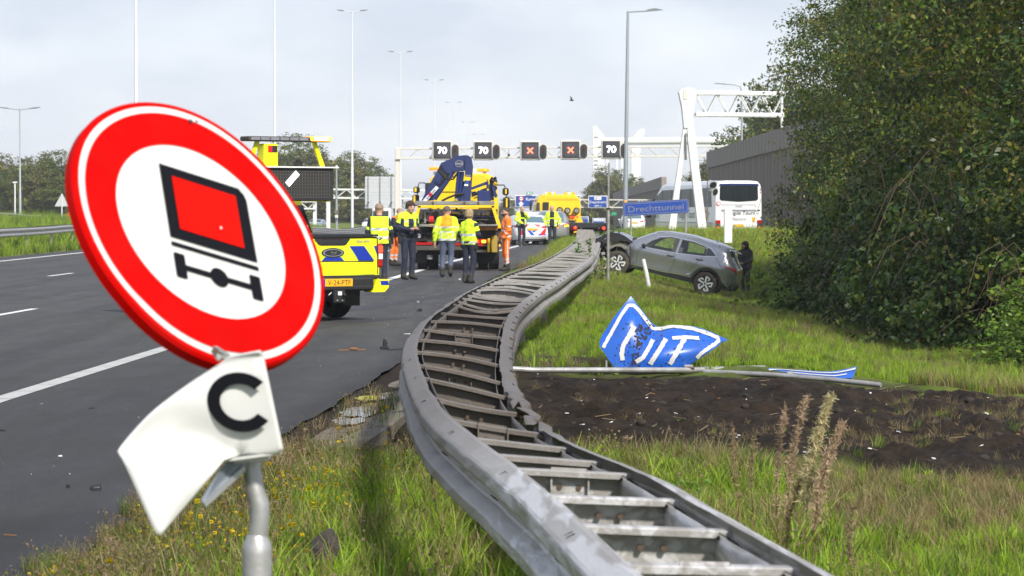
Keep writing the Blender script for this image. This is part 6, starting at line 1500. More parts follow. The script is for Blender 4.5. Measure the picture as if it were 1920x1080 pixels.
# police estate
pc = everyday('police_car', 'white police estate with red and blue diagonal stripes and amber roof lights, seen from behind', (0, 0, 0), R(98), EST, M_wcar, .93, .34)
p = on(996, 456, 0); pc.root.location = (p.x - .0, 143, road_z(143))
mb = MB()
for k, (a, b_) in enumerate(((-.88, M_red), (-.5, M_red), (.18, M_red), (.56, M_red))):
    pass
pc.tpoly(mb, [(.88, .80), (.60, .80), (.30, .48), (.58, .48)], M_red, .007); pc.tpoly(mb, [(-.88, .80), (-.60, .80), (-.30, .48), (-.58, .48)][::-1], M_red, .007)
pc.tpoly(mb, [(.40, .98), (.05, .98), (.30, .84), (.55, .84)], M_red, .007); pc.tpoly(mb, [(-.40, .98), (-.05, .98), (-.30, .84), (-.55, .84)][::-1], M_red, .007)
mb.build('red_stripe', pc.root)
mb = MB(); pc.tpoly(mb, [(.28, .74), (.12, .74), (-.12, .48), (.06, .48)][::1], M_pblue, .007); pc.tpoly(mb, [(-.12, .74), (-.28, .74), (-.06, .60), (.02, .66)], M_pblue, .007); pc.tpoly(mb, [(.88, .56), (.88, .48), (.55, .48)], M_pblue, .007); pc.tpoly(mb, [(-.3, .54), (-.80, .54), (-.74, .47), (-.3, .47)], M_pblue, .007)
pc.side(mb, [(.3, .95), (.6, .95), (1.2, .5), (.9, .5)][::-1], M_pblue, .006, step=.2); pc.side(mb, [(1.5, .93), (1.9, .93), (2.5, .45), (2.1, .45)][::-1], M_pblue, .006, step=.2); mb.build('blue_stripe', pc.root)
mb = MB(); mb.box((1.75, 0, 1.545), (.32, 1.15, .10), M_sback, bv=.04); mb.build('light_bar', pc.root)
mb = MB(); mb.box((1.70, .34, 1.56), (.30, .34, .12), M_amberlit, bv=.04); mb.box((1.60, .30, 1.57), (.12, .12, .09), M_hot, bv=.03); mb.build('beacon', pc.root)
# grey car behind the right-hand officer
gc = everyday('grey_car', 'grey car with amber tail indicator lit, between the police car and the flatbed truck', (0, 0, 0), R(99), SUVG, M_grey2, .92, .35)
p = on(1030, 452, 0); gc.root.location = (p.x, 146.5, road_z(146)); pos = gc.tail(-.66, .92, .02); mb = MB(); mb.box(pos, (.03, .22, .10), M_amberlit, bv=.01); mb.build('indicator', gc.root)
wc = everyday('white_car', 'white car with red tail lamps beside the low wall, behind the tall lamp post', (0, 0, 0), R(93), SUVG, M_wcar, .93, .36)
wc.root.location = (9.95, 238, at(1163, 437, 238).z)
c3 = everyday('blue_grey_car', 'pale car on the other carriageway behind the white mast', (0, 0, 0), R(262), SUVG, M_wcar, .92, .35, group=None); q = at(702, 434, 372); c3.root.location = (q.x, 372, q.z)
c4 = everyday('blue_grey_car', 'pale car partly hidden by the traffic control pickup cab', (0, 0, 0), R(262), EST, mat('pale_blue_car_paint', (.3, .36, .42), .3, .3, coat=.8), .92, .35); q = at(600, 434, 350); c4.root.location = (q.x, 350, q.z)
c5 = everyday('red_white_van', 'small red and white vehicle glimpsed behind the upper left guardrail', (0, 0, 0), R(265), SUVG, M_red, .95, .35); q = at(152, 419, 320); c5.root.location = (q.x, 320, q.z)
# white lorry far behind
lv = thing('white_lorry', 'white box lorry far back on the other carriageway, right of the grey sign board', 'lorry', at(716, 425, 390)); mb = MB(); mb.box((0, 3, 2.0), (2.5, 8, 2.7), M_dwhite, bv=.05); mb.build('box', lv); mb = MB(); mb.box((0, -1.9, 1.4), (2.3, 1.8, 2.2), M_wcar, bv=.2); mb.box((0, -2.82, 1.7), (2.0, .04, .8), M_glassd); mb.build('cab', lv)
for sg in (1, -1):
    for yy in (-2, 5): mb = MB(); mb.tube([(sg * 1.0, yy, .5), (sg * 1.25, yy, .5)], .5, M_dark, 14); mb.build('wheel', lv)

# ------------------------------------------------------------------ traffic-control pickup
PUC = [(.10, .50), (.02, .60), (.0, .72), (.0, .9), (.01, 1.10), (.02, 1.245), (.06, 1.265), (1.0, 1.27), (1.85, 1.27), (1.92, 1.32), (2.05, 1.78), (2.3, 1.86), (3.0, 1.885), (3.55, 1.82), (4.15, 1.34), (4.3, 1.27), (5.0, 1.18), (5.28, 1.0), (5.34, .7), (5.25, .4)]
pk = Car('traffic_control_pickup', 'yellow and blue striped traffic control pickup with a matrix screen and lit amber light bar', 'pickup', (-2.70, 44.0, 0), R(125), 5.34, .91, 1.20, 4.42, .39, PUC, 1.15, .26, .46, M_fluo, .05, crown=.02, rake=.03)
s = pk; pw = [(3.9, 1.26), (2.9, 1.28), (2.9, 1.72), (3.4, 1.70)][::-1]; pw2 = [(2.82, 1.28), (2.15, 1.30), (2.25, 1.70), (2.82, 1.72)]
mb = MB(); s.side(mb, s.poly, M_fluo, 0, (pw, pw2), .16); s.strip(mb, 0, 25, M_fluo); s.strip(mb, 25, 47, M_black); s.strip(mb, 49.5, 62, M_fluo); s.strip(mb, 71, len(s.top) - 1, M_fluo); mb.build('body', s.root)
mb = MB(); s.strip(mb, 47, 49.5, M_glassd, off=-.005); mb.build('rear_window', s.root); mb = MB(); s.strip(mb, 62, 71, M_glassd, off=-.005); mb.build('windscreen', s.root)
for w_ in (pw, pw2):
    for sg in (1, -1): mb = MB(); s.side(mb, w_, M_glassd, -.01, step=.4, sides=(sg,)); mb.build('window', s.root)
# rear: positions in metres across (left +) and up
def rpoly(name, lst, par=None):
    mb = MB()
    for poly, m, off in lst: s.tpoly(mb, poly, m, off, .12)
    return mb.build(name, par or s.root)
rpoly('reflective_band', [([(.82, .905), (-.82, .905), (-.82, 1.125), (.82, 1.125)][::-1], M_fluo2, .006)])
rpoly('blue_chevron', [([(.74, .905), (.46, .905), (.30, 1.125), (.56, 1.125)], M_blue, .009), ([(-.74, .905), (-.46, .905), (-.30, 1.125), (-.56, 1.125)], M_blue, .009), ([(.20, .905), (-.20, .905), (-.14, .96), (.14, .96)], M_blue, .009), ([(-.82, .925), (-.82, 1.125), (-.74, 1.125)], M_blue, .009), ([(.82, .925), (.82, 1.125), (.74, 1.125)], M_blue, .009)])
rpoly('tailgate_handle', [([(-.31, 1.255), (.31, 1.255), (.31, 1.22), (.24, 1.145), (.19, 1.135), (-.19, 1.135), (-.24, 1.145), (-.31, 1.22)], M_black, .010), ([(-.17, 1.16), (.17, 1.16), (.17, 1.20), (-.17, 1.20)], M_seam, .014)])
rpoly('high_brake_light', [([(-.18, 1.225), (.18, 1.225), (.18, 1.245), (-.18, 1.245)], M_redlens, .016)])
mb = MB(); s.tpoly(mb, [(.20 * math.cos(a), 1.025 + .073 * math.sin(a)) for a in np.linspace(0, 6.283, 25)[:-1]], M_black, .013, .5); s.tpoly(mb, [(.175 * math.cos(a), 1.025 + .056 * math.sin(a)) for a in np.linspace(0, 6.283, 25)[:-1]], M_rim, .017, .5); s.tpoly(mb, [(.150 * math.cos(a), 1.025 + .045 * math.sin(a)) for a in np.linspace(0, 6.283, 25)[:-1]], M_seam, .021, .5)
mb.text('Ford', .075, M_rim, (-.048, 0, 1.003), ax=((0, -1, 0), (0, 0, 1)), ext=0, shear=.25, fit=.17 / 1.0 * .6); mb.build('badge', s.root)
mb = MB(); mb.text('RANGER', .11, mat('embossed_yellow', (.70, .68, .012), .45), (-.027, 0, .775), ax=((0, -1, 0), (0, 0, 1)), ext=0, fit=None); mb.build('embossed_lettering', s.root)
mb = MB(); mb.text('0800-8002', .062, M_let, (-.008, -.55, 1.175), ax=((0, -1, 0), (0, 0, 1)), ext=0); mb.text('rijkswaterstaat.nl', .062, M_let, (-.008, .56, 1.175), ax=((0, -1, 0), (0, 0, 1)), ext=0); mb.build('lettering', s.root)
mb = MB(); mb.box((-.012, 0, .895), (.02, 1.45, .012), M_seam); mb.box((-.008, 0, .70), (.02, 1.5, .012), M_fluo2); mb.build('tailgate_crease', s.root)
mb = MB()
for sg in (1, -1): mb.bar((-.01, sg * .80, 1.25), (-.01, sg * .80, .70), .008, .012, M_seam)
mb.build('tailgate_seam', s.root)
for sg in (1, -1):
    mb = MB(); mb.box((.055, sg * .845, .975), (.16, .11, .36), M_redlens, bv=.03); mb.build('tail_light', s.root)
    l_ = s.root.children[-1] if False else None
    mb = MB(); mb.box((-.030, sg * .845, 1.075), (.01, .08, .10), mat('lit_tail_red', (.8, .05, .02), .2, emit=(1, .10, .04), estr=.9), bv=.01); mb.box((-.030, sg * .845, .965), (.012, .075, .085), M_clear, bv=.01); mb.build('lens', s.root)
mb = MB(); mb.box((-.06, 0, .555), (.22, 1.30, .20), M_black, bv=.03); mb.box((-.02, 0, .66), (.14, 1.62, .05), M_seam, bv=.01); mb.box((-.165, 0, .50), (.05, 1.2, .06), M_black, bv=.02); mb.build('rear_bumper', s.root)
for sg in (1, -1):
    mb = MB(); mb.prism([(sg * .60, .43), (sg * .82, .43), (sg * .895, .50), (sg * .90, .62), (sg * .68, .62)][::sg], .24, M_fluo, o=(-.06, 0, 0), ax=((0, 1, 0), (0, 0, 1))); mb.prism([(sg * .76, .535), (sg * .90, .535), (sg * .88, .60), (sg * .74, .60)][::sg], .004, M_blue, o=(-.184, 0, 0), ax=((0, 1, 0), (0, 0, 1))); mb.build('bumper_end', s.root)
mb = MB(); mb.box((-.182, .02, .583), (.012, .54, .115), M_plate, bv=.003); mb.box((-.186, .262, .583), (.012, .05, .11), M_blue); mb.text('V-24-PTF', .105, M_seam, (-.190, -.012, .546), ax=((0, -1, 0), (0, 0, 1)), ext=0, fit=None); mb.build('number_plate', s.root)
mb = MB(); mb.box((-.19, 0, .375), (.06, .20, .19), M_black, bv=.01); mb.box((-.225, .0, .42), (.02, .07, .06), M_clear, bv=.005); mb.ball((-.26, -.06, .40), .028, M_seam); 
for yy in (.045, -.045): mb.ball((-.225, yy, .315), .014, M_rim, 6, 4)
mb.bar((-.18, .17, .40), (-.2, .13, .44), .012, .012, M_clear); mb.build('tow_hitch', s.root)
mb = MB(); mb.box((.5, 0, .42), (.9, 1.1, .16), M_inter, bv=.04); mb.tube([(1.2, .7, .39), (1.2, -.7, .39)], .07, M_inter, 10); mb.box((1.2, 0, .39), (.3, .3, .28), M_inter, bv=.08); mb.build('axle', s.root)
for x in (1.2, 4.42):
    for sg in (1, -1): s.wheel(x, sg, R_=.39, y=.90)
for sg in (1, -1): mb = MB(); mb.box((.66, sg * .76, .40), (.02, .28, .40), M_black, bv=.008); mb.build('mudflap', s.root)
s.wells()
mb = MB(); mb.box((.9, 0, 1.285), (1.85, 1.62, .03), M_black, bv=.01)
for k in range(12): mb.box((.12 + k * .15, 0, 1.302), (.13, 1.5, .012), M_black, bv=.004)
mb.build('roller_cover', s.root)
mb = MB(); mb.box((1.75, .0, 1.36), (.34, 1.1, .15), M_rim, bv=.015); mb.build('alloy_box', s.root)
for k in range(14):
    pass
xB = 1.35
mb = MB(); mb.box((xB, 0, 2.065), (.16, 1.62, .50), M_panel, bv=.01); mb.box((xB + .09, 0, 2.065), (.05, 1.66, .53), M_fluo); mb.build('matrix_screen', s.root)
mb = MB(); mb.box((xB, 0, 2.325), (.26, 1.76, .022), M_dwhite, bv=.004); mb.build('screen_hood', s.root)
M_ledoff = mat('unlit_led_grid', (.10, .09, .075), .6, var=.1); mb = MB(); zz = 1.86
for iy in range(31): mb.box((xB - .085, -.73 + iy * .0487, 2.06), (.006, .007, .41), M_ledoff)
for iz_ in range(9): mb.box((xB - .086, 0, 1.86 + iz_ * .05), (.006, 1.47, .006), M_ledoff)
mb.build('led_grid', s.root, kind='stuff')
mb = MB(); mb.bar((xB - .095, .03, 2.06), (xB - .095, -.15, 2.24), .008, .085, M_led); mb.bar((xB - .095, .55, 2.20), (xB - .095, .34, 2.02), .008, .085, M_led); mb.build('lit_arrow', s.root)
for sg, (a, b_) in ((-1, ((xB, -.66, 2.33), (xB, -.50, 2.73))), (1, ((xB, .66, 2.33), (xB, .50, 2.73)))): mb = MB(); mb.bar(a, b_, .05, .07, M_fluo, .01); mb.build('support', s.root)
mb = MB(); mb.box((xB, .32, 2.50), (.22, .25, .36), M_fluo, bv=.02); mb.build('control_box', s.root)
mb = MB(); mb.box((xB - .114, .30, 2.60), (.004, .16, .10), M_seam); mb.box((xB - .118, .345, 2.60), (.004, .07, .09), M_red); mb.build('sticker', s.root)
mb = MB(); mb.box((xB, 0, 2.755), (.30, 1.46, .075), M_frame, bv=.03)
for k in range(6): mb.box((xB - .152, .62 - k * .17, 2.757), (.006, .15, .045), M_let)
mb.build('light_bar', s.root)
mb = MB(); mb.box((xB - .01, -.54, 2.765), (.31, .38, .07), M_amberlit, bv=.03); mb.box((xB - .17, -.54, 2.765), (.02, .26, .04), M_hot, bv=.01); mb.build('beacon', s.root)
mb = MB(); mb.box((xB, -.22, 2.375), (.10, .12, .08), M_black, bv=.01); mb.box((xB, -.22, 2.43), (.06, .06, .04), M_black, bv=.01); mb.build('camera', s.root)
mb = MB(); mb.bar((xB + .05, .45, 1.28), (xB + .05, .45, 1.82), .05, .05, M_black); mb.bar((xB + .05, -.1, 1.28), (xB + .05, -.1, 1.82), .05, .05, M_black); mb.build('stand', s.root)
# ------------------------------------------------------------------ crane recovery truck (x right, y away, z up; origin on the road under its tail)
YT = 82.0; kT = YT / FPX
tr = thing('crane_recovery_truck', 'yellow crane recovery truck with folded navy blue crane, seen from behind', 'truck', (-102 * YT / FPX, YT, 0), 0)
def tq(px, py, dy=0.0):
    """photo pixel -> truck coordinates in the tail plane, dy further forward"""
    k = (YT + dy) / FPX; return Vector(((px - 960) * k + 102 * kT, dy, HCAM - (py - HOR) * k))
def tbox(mb, x0, y0, x1, y1, d0, d1, m, bv=.015):
    a, b = tq(x0, y0, d0), tq(x1, y1, d0); mb.box(((a.x + b.x) / 2, (d0 + d1) / 2, (a.z + b.z) / 2), (abs(b.x - a.x), d1 - d0, abs(a.z - b.z)), m, bv=bv)
def tpoly_(mb, pts, d0, d1, m):
    P_ = [tq(x, y, d0) for x, y in pts]; mb.prism([(p.x, p.z) for p in P_], d1 - d0, m, o=(0, (d0 + d1) / 2, 0))
# cab
mb = MB(); rings = []
for y_, ins, tp in ((8.4, .10, .0), (8.5, .0, .0), (10.1, .0, .0), (10.6, .05, -.15), (10.7, .14, -.3)):
    hw_, z0, z1 = 1.10 - ins, .75, 2.80 - .0 + tp; z1 -= ins * .5
    rings.append([(-hw_, y_, z0), (-hw_, y_, 1.9), (-hw_ + .05, y_, z1 - .30), (-hw_ + .14, y_, z1 - .10), (-hw_ + .34, y_, z1), (0, y_, z1 + .04), (hw_ - .34, y_, z1), (hw_ - .14, y_, z1 - .10), (hw_ - .05, y_, z1 - .30), (hw_, y_, 1.9), (hw_, y_, z0)])
mb.loft(rings, M_yel, closed=True, cap=True, smooth=False); mb.build('cab', tr)
mb = MB(); mb.box((0, 10.69, 1.95), (2.0, .06, .85), M_glassd, bv=.02); mb.build('windscreen', tr)
mb = MB(); tbox(mb, 797, 343, 811, 372, 8.36, 8.40, M_black); tbox(mb, 917, 345, 924, 372, 8.36, 8.40, M_black); mb.build('rear_window', tr)
mb = MB(); mb.box((0, 8.38, 2.25), (1.6, .02, .012), M_seam); mb.build('cab_seam', tr)
for sg, x0, x1, y0, y1, hx in ((-1, 804.5, 830, 313.5, 319, 826), (1, 888, 917, 316, 322, 891)):
    mb = MB(); tbox(mb, x0, y0, x1, y1, 8.6, 8.95, M_amber, .03); mb.build('beacon_bar', tr)
    mb = MB(); tbox(mb, hx - 2.4, y0 + 1.2, hx + 2.4, y1 - 1, 8.54, 8.62, M_hot, .01)
    if sg > 0: tbox(mb, 908, 317.6, 912, 320.6, 8.54, 8.62, M_amberlit, .01)
    mb.build('beacon', tr)
    mb = MB(); tbox(mb, 813 if sg < 0 else 905, 321, 819 if sg < 0 else 912, 328, 8.6, 8.85, M_gsteel, .02); mb.build('exhaust_cap', tr)
for sg, pts, up, lo in ((-1, [(797, 343), (786, 343), (784, 350)], (775, 350, 787, 362), (773, 365, 786, 386)), (1, [(931, 347), (945, 347), (948, 353)], (942, 352.5, 954, 366), (943.5, 370, 956, 391))):
    mb = MB(); mb.tube([tq(*p, 9.6) for p in pts], .02, M_seam, 6); mb.tube([tq(pts[-1][0], pts[-1][1], 9.6), tq(pts[-1][0] + sg * 1.5, lo[1], 9.6)], .018, M_seam, 6); mb.build('mirror_arm', tr)
    for q in (up, lo): mb = MB(); tbox(mb, *q, 9.55, 9.72, M_seam, .06); tbox(mb, q[0] + (2 if sg < 0 else 5), q[1] + 2, q[0] + (6 if sg < 0 else 8), q[3] - 2, 9.52, 9.56, M_yel, .01); mb.build('mirror', tr)
# crane: inclined main boom, hinge head, vertical boom, rams, outrigger boom
mb = MB(); tpoly_(mb, [(790, 376), (799, 376), (850, 316), (838, 300), (826, 308)][::1], 2.4, 2.8, M_navy); tpoly_(mb, [(799, 376), (813, 376), (846, 330), (842, 318)], 2.5, 2.75, M_navy); mb.build('main_boom', tr)
mb = MB(); tpoly_(mb, [(826, 306), (845, 298), (855, 292.5), (862, 292), (870, 291), (878, 291.5), (884, 296), (885, 306), (874, 306), (872, 320), (856, 322), (848, 330), (836, 322)], 2.2, 2.7, M_navy); mb.build('hinge_head', tr)
mb = MB(); tpoly_(mb, [(873, 298), (884, 296), (887, 312), (884, 350), (882, 378), (862, 378), (871, 340)], 2.1, 2.6, M_navy); mb.build('vertical_boom', tr)
for a, b, r_ in (((861, 322), (856, 374), .065), ((868, 322), (861, 374), .05), ((848, 326), (815, 374), .06)): mb = MB(); mb.tube([tq(*a, 2.15), tq(*b, 2.15)], r_, M_navy, 10); mb.build('ram', tr)
mb = MB()
for p in ((853, 319), (867, 318)): mb.tube([tq(*p, 2.02), tq(*p, 2.3)], .055, M_navy, 10)
mb.tube([tq(835, 328, 2.2), tq(835, 328, 2.36)], .05, M_seam, 12); mb.build('pivot_pin', tr)
mb = MB(); mb.tube([tq(*p, 2.1) for p in ((824, 322), (832, 331), (842, 337), (850, 336), (857, 326))], .028, M_seam, 6); mb.tube([tq(*p, 2.05) for p in ((828, 377), (840, 371), (855, 365), (871, 363))], .035, M_seam, 6); mb.tube([tq(*p, 2.1) for p in ((826, 321), (834, 329), (844, 334), (852, 331), (860, 320))], .02, M_seam, 6); mb.build('hose', tr)
mb = MB(); n_ = 24
c0 = tq(861, 307, 2.17); vs = []
for i in range(n_): a = 2 * math.pi * i / n_; vs += [(c0.x + .12 * math.cos(a), c0.y, c0.z + .10 * math.sin(a)), (c0.x + .095 * math.cos(a), c0.y, c0.z + .078 * math.sin(a))]
mb.add(vs, [(2 * i, 2 * i + 1, (2 * i + 3) % (2 * n_), (2 * i + 2) % (2 * n_)) for i in range(n_)], M_let); mb.text('VRIJIC', .085, M_sback, (c0.x, c0.y - .005, c0.z - .03), bold=0); mb.build('round_logo', tr)
mb = MB(); dx = (tq(818, 352, 2.37) - tq(797, 375, 2.37)).normalized(); ny_ = Vector((0, -1, 0)); up_ = ny_.cross(dx) * -1; mid = tq(808, 364, 2.36)
mb.prism([(-.28, -.05), (.28, -.05), (.28, .05), (-.28, .05)], .004, M_dwhite, o=mid, ax=(dx, up_ if up_.z > 0 else -up_)); uu = up_ if up_.z > 0 else -up_
mb.text('BAREXIM', .09, M_navy, mid + Vector((0, -.012, 0)) - uu * .035, ax=(dx, uu)); mb.prism([(-.07, -.05), (.03, -.05), (.03, .05), (-.07, .05)], .003, M_red, o=mid + Vector((0, -.006, 0)), ax=(dx, uu)); mb.build('brand_strip', tr)
mb = MB(); tpoly_(mb, [(871, 331), (883, 332), (881.5, 339), (870.5, 338)], 2.06, 2.09, M_yel); tpoly_(mb, [(873, 327.5), (882, 328), (882, 330.5), (872, 330)], 2.06, 2.09, M_gsteel); tpoly_(mb, [(871, 345), (878, 345), (877.5, 349), (870.5, 348.5)], 2.06, 2.09, M_dwhite); mb.tube([tq(876, 341.5, 2.04), tq(876, 341.5, 2.09)], .045, M_sblue, 12); mb.build('sticker', tr)
mb = MB(); tpoly_(mb, [(884, 356), (884, 351), (913, 340), (916, 345)], 2.6, 2.85, M_navy); tpoly_(mb, [(884, 370), (884, 361), (912, 352), (914, 359)], 2.7, 2.9, M_navy); mb.build('outrigger_boom', tr)
mb = MB(); tpoly_(mb, [(889, 355), (905, 350), (906, 352.5), (894, 361)], 2.5, 2.6, M_yel); tpoly_(mb, [(886, 371), (900, 366), (900, 369), (886, 374)], 2.5, 2.6, M_yel); mb.build('warning_plate', tr)
mb = MB(); tbox(mb, 895, 357, 920, 379, 2.2, 2.8, M_navy, .02); mb.build('valve_box', tr)
mb = MB()
for x in (912, 918): tbox(mb, x, 340, x + 4, 354, 2.5, 2.7, M_navy, .01); mb.tube([tq(x + 1, 340, 2.5), tq(x + 1.5, 336, 2.5), tq(x + 3, 339, 2.5)], .012, M_seam, 5)
tpoly_(mb, [(922, 349), (926, 349), (933, 367), (930, 372), (926, 368)], 2.4, 2.6, M_navy); tbox(mb, 920, 355, 926, 376, 2.5, 2.8, M_navy)
rs = random.Random(4)
for i in range(26): p = tq(rs.uniform(922, 930), rs.uniform(334, 360), 2.5); mb.box(p, (rs.uniform(.04, .12),) * 3, rs.choice([M_navy, M_bolt, M_seam, M_navy, M_yel]), rot=(rs.random(), rs.random(), rs.random()))
mb.build('control_levers', tr, kind='stuff')
mb = MB(); tbox(mb, 850, 376, 890, 388, 2.3, 3.1, M_navy, .03); mb.tube([tq(868, 378, 2.7), tq(868, 340, 2.7)], .14, M_navy, 12); mb.build('crane_base', tr)
# crossbeam and yellow portal frame
mb = MB(); tbox(mb, 777.5, 377, 927, 384.5, .9, 1.15, M_gsteel, .01)
for x in (812, 871, 897): tbox(mb, x - 1.5, 378, x + 1.5, 386, .86, .9, M_bolt, .003)
mb.tube([tq(855 + 2.6 * math.cos(a), 375.5 + 3 * math.sin(a), .85) for a in np.linspace(math.pi, 2 * math.pi, 8)], .012, M_gsteel, 5); mb.build('crossbeam', tr)
mb = MB(); tbox(mb, 783, 385, 927, 390, .2, .5, M_yel, .01); tpoly_(mb, [(783, 386), (789, 386), (779, 430), (772, 430)], .2, .5, M_yel); tpoly_(mb, [(921, 386), (927, 386), (941, 428), (934, 428)], .2, .5, M_yel); mb.build('portal_frame', tr)
mb = MB(); mb.text('BEL VOOR HULP  24 UUR', .05, M_dwhite, tq(853, 388.6, .19)); mb.build('lettering', tr)
# body clutter behind the frame
mb = MB(); tbox(mb, 786, 392, 932, 420, .9, 4.3, M_inter, .02); mb.build('equipment_bay', tr)
mb = MB(); tbox(mb, 800, 396, 830, 399.5, .55, .7, M_gsteel); tbox(mb, 795, 396, 799, 419, .5, .65, M_gsteel); tbox(mb, 812, 402, 817, 420, .6, .7, M_frame); tbox(mb, 848, 396, 870, 401, .6, .8, M_yel); tbox(mb, 897, 390, 925, 393.5, .4, .6, M_yel)
for x in (872, 880, 888, 896, 904, 912): tbox(mb, x, 400, x + 5, 404, .6, .75, M_yel, .03)
tbox(mb, 868, 404, 927, 408, .5, .6, M_navy); tbox(mb, 845, 411, 930, 413, .45, .6, M_frame); tbox(mb, 884, 404, 887, 420, .45, .6, M_navy)
for i in range(60):
    p = tq(rs.uniform(792, 930), rs.uniform(394, 420), rs.uniform(.5, .9)); mb.box(p, (rs.uniform(.04, .3), .08, rs.uniform(.03, .1)), rs.choice([M_frame, M_seam, M_gsteel, M_navy, M_frame, M_seam]), rot=(0, rs.uniform(-.6, .6), 0))
mb.build('recovery_gear', tr, kind='stuff')
mb = MB(); mb.tube([tq(805, 411, .5), tq(813, 411, .5)], .10, M_red, 12); mb.box(tq(818, 400, .55), (.12, .12, .14), M_bolt, bv=.03); mb.build('winch', tr)
mb = MB(); tbox(mb, 789, 421, 833, 424.5, -.3, .6, M_gsteel, .01); tbox(mb, 897, 423, 933, 432, -.2, .3, mat('rusty_orange_lift_arm', (.40, .17, .06), .6, .2, var=.3), .01); tbox(mb, 893, 421, 934, 424, -.35, .5, M_gsteel, .01); mb.build('lift_platform', tr)
mb = MB(); tbox(mb, 772, 426, 942, 456, .3, 3.2, M_inter, .03); tbox(mb, 773, 447, 812, 452, .1, .3, M_frame); 
for i in range(46):
    p = tq(rs.uniform(775, 890), rs.uniform(430, 455), rs.uniform(.1, .3)); mb.box(p, (rs.uniform(.05, .35), .1, rs.uniform(.03, .12)), rs.choice([M_frame, M_seam, M_frame, M_inter]), bv=.01)
mb.build('under_deck', tr)
mb = MB(); mb.tube([tq(785.5, 442, .02), tq(785.5, 442, .15)], .06, M_clear, 14); mb.build('work_lamp', tr)
mb = MB(); tbox(mb, 771, 460, 916, 470, .0, .16, M_frame, .02); mb.build('rear_beam', tr)
for x0, x1, y0 in ((771.5, 811, 454.5), (854, 868, 456), (893, 905, 457)): mb = MB(); tbox(mb, x0, y0, x1, y0 + 4.5, -.02, .0, M_redlens, .002); mb.build('reflector_strip', tr)
mb = MB(); tbox(mb, 891, 448.5, 913, 457, -.03, .1, M_redlens, .02); mb.build('tail_light', tr); mb = MB(); tbox(mb, 903, 450, 911, 455.5, -.05, -.03, M_amberlit, .005); tbox(mb, 893, 450, 898, 455.5, -.05, -.03, M_redlit, .005); mb.build('lens', tr)
mb = MB(); tbox(mb, 773, 448.5, 784, 457, -.03, .1, M_redlens, .02); mb.build('tail_light', tr)
mb = MB(); tbox(mb, 914, 447, 919, 473, -.02, .2, M_yel); tbox(mb, 893, 458, 914, 474, .0, 2.2, M_frame); mb.build('corner_panel', tr)
mb = MB(); tbox(mb, 921, 442, 932.5, 474, .1, 3.8, mat('dirty_yellow_locker', (.42, .29, .03), .6, var=.3, scale=4, dirt=(.12, .09, .05), damt=.6, dscale=4), .02); tbox(mb, 932.6, 446, 934, 472, .3, 3.6, M_frame); mb.build('side_locker', tr)
mb = MB(); tbox(mb, 935.5, 459, 938, 461.5, .05, .1, M_amberlit, .01); mb.build('marker_light', tr)
for x in (-1.02, -.72, .70, 1.0): mb = MB(); mb.tube([(x - .14, 1.5, .50), (x + .14, 1.5, .50)], .50, M_dark, 22); mb.build('wheel', tr)
for x in (-1.0, .98): mb = MB(); mb.tube([(x - .14, 9.2, .50), (x + .14, 9.2, .50)], .50, M_dark, 22); mb.build('wheel', tr)
for x0, x1 in ((769, 800), (893, 926)): mb = MB(); tbox(mb, x0, 473, x1, 493, .75, .78, M_dark, .005); mb.build('mudflap', tr)
mb = MB(); mb.box((0, 4.6, .72), (.9, 9.0, .22), M_inter); mb.tube([(-.9, 1.5, .5), (.9, 1.5, .5)], .09, M_frame, 8); mb.ball((0, 1.4, .5), (.2, .2, .2), M_frame); mb.tube([tq(806, 478, .3), tq(806, 486, .3)], .09, M_gsteel, 10); mb.build('chassis', tr)

# ------------------------------------------------------------------ yellow flatbed recovery truck
YF = 150.0
fb = thing('flatbed_recovery_truck', 'yellow flatbed tow truck with lit amber beacons and three spare wheels on its cab back', 'truck', (0, 0, 0))
fq = lambda px, py, Y: at(px, py, Y)
def fbx(mb, x0, y0, x1, y1, Y0, Y1, m, bv=.02):
    a, b = at(x0, y0, Y0), at(x1, y1, Y0); mb.box(((a.x + b.x) / 2, (Y0 + Y1) / 2, (a.z + b.z) / 2), (abs(b.x - a.x), Y1 - Y0, abs(a.z - b.z)), m, bv=bv)
mb = MB(); rings = []
for Y_, i_, dx_ in ((159, .08, 0), (159.1, 0, 0), (160.6, 0, -.15), (161.1, .1, -.2)):
    x0, x1 = at(1004, 0, 159).x - dx_ * -1 - .0, at(1089, 0, 159).x + dx_; zt = at(1050, 364.5, 159).z - i_; zb = .6
    x0 += i_; x1 -= i_; rings.append([(x0, Y_, zb), (x0, Y_, zt - .55), (x0 + .12, Y_, zt - .2), (x0 + .35, Y_, zt), (x1 - .30, Y_, zt), (x1 - .08, Y_, zt - .2), (x1, Y_, zt - .55), (x1, Y_, zb)])
mb.loft(rings, M_yel, cap=True, smooth=False); mb.build('cab', fb)
mb = MB(); fbx(mb, 1006, 380, 1012, 396, 158.9, 158.96, M_glassd); fbx(mb, 1018, 379, 1029, 396, 158.9, 158.96, M_black); mb.build('window', fb)
mb = MB(); fbx(mb, 993, 379, 997, 395, 158.6, 158.8, M_black, .04); mb.tube([at(995, 380, 158.7), at(996, 376, 158.7), at(1006, 377, 158.9)], .03, M_black, 5); mb.build('mirror', fb)
mb = MB(); mb.box((at(1060, 0, 158.9).x, 158.93, at(0, 372.5, 158.9).z), (1.9, .02, .02), mat('yellow_panel_seam', (.6, .36, .005), .5)); mb.build('panel_seam', fb)
for x0, x1, hot in ((1021, 1042, ((1024, 1.2), (1037, 1.2))), (1058, 1078, ((1067.5, 2.2),))):
    mb = MB(); fbx(mb, x0, 360.5, x1, 364.5, 159.3, 159.7, M_amber, .03); mb.build('beacon_bar', fb)
    mb = MB()
    for hx, hr in hot: fbx(mb, hx - hr, 361, hx + hr, 364, 159.2, 159.3, M_hot, .01)
    mb.build('beacon', fb)
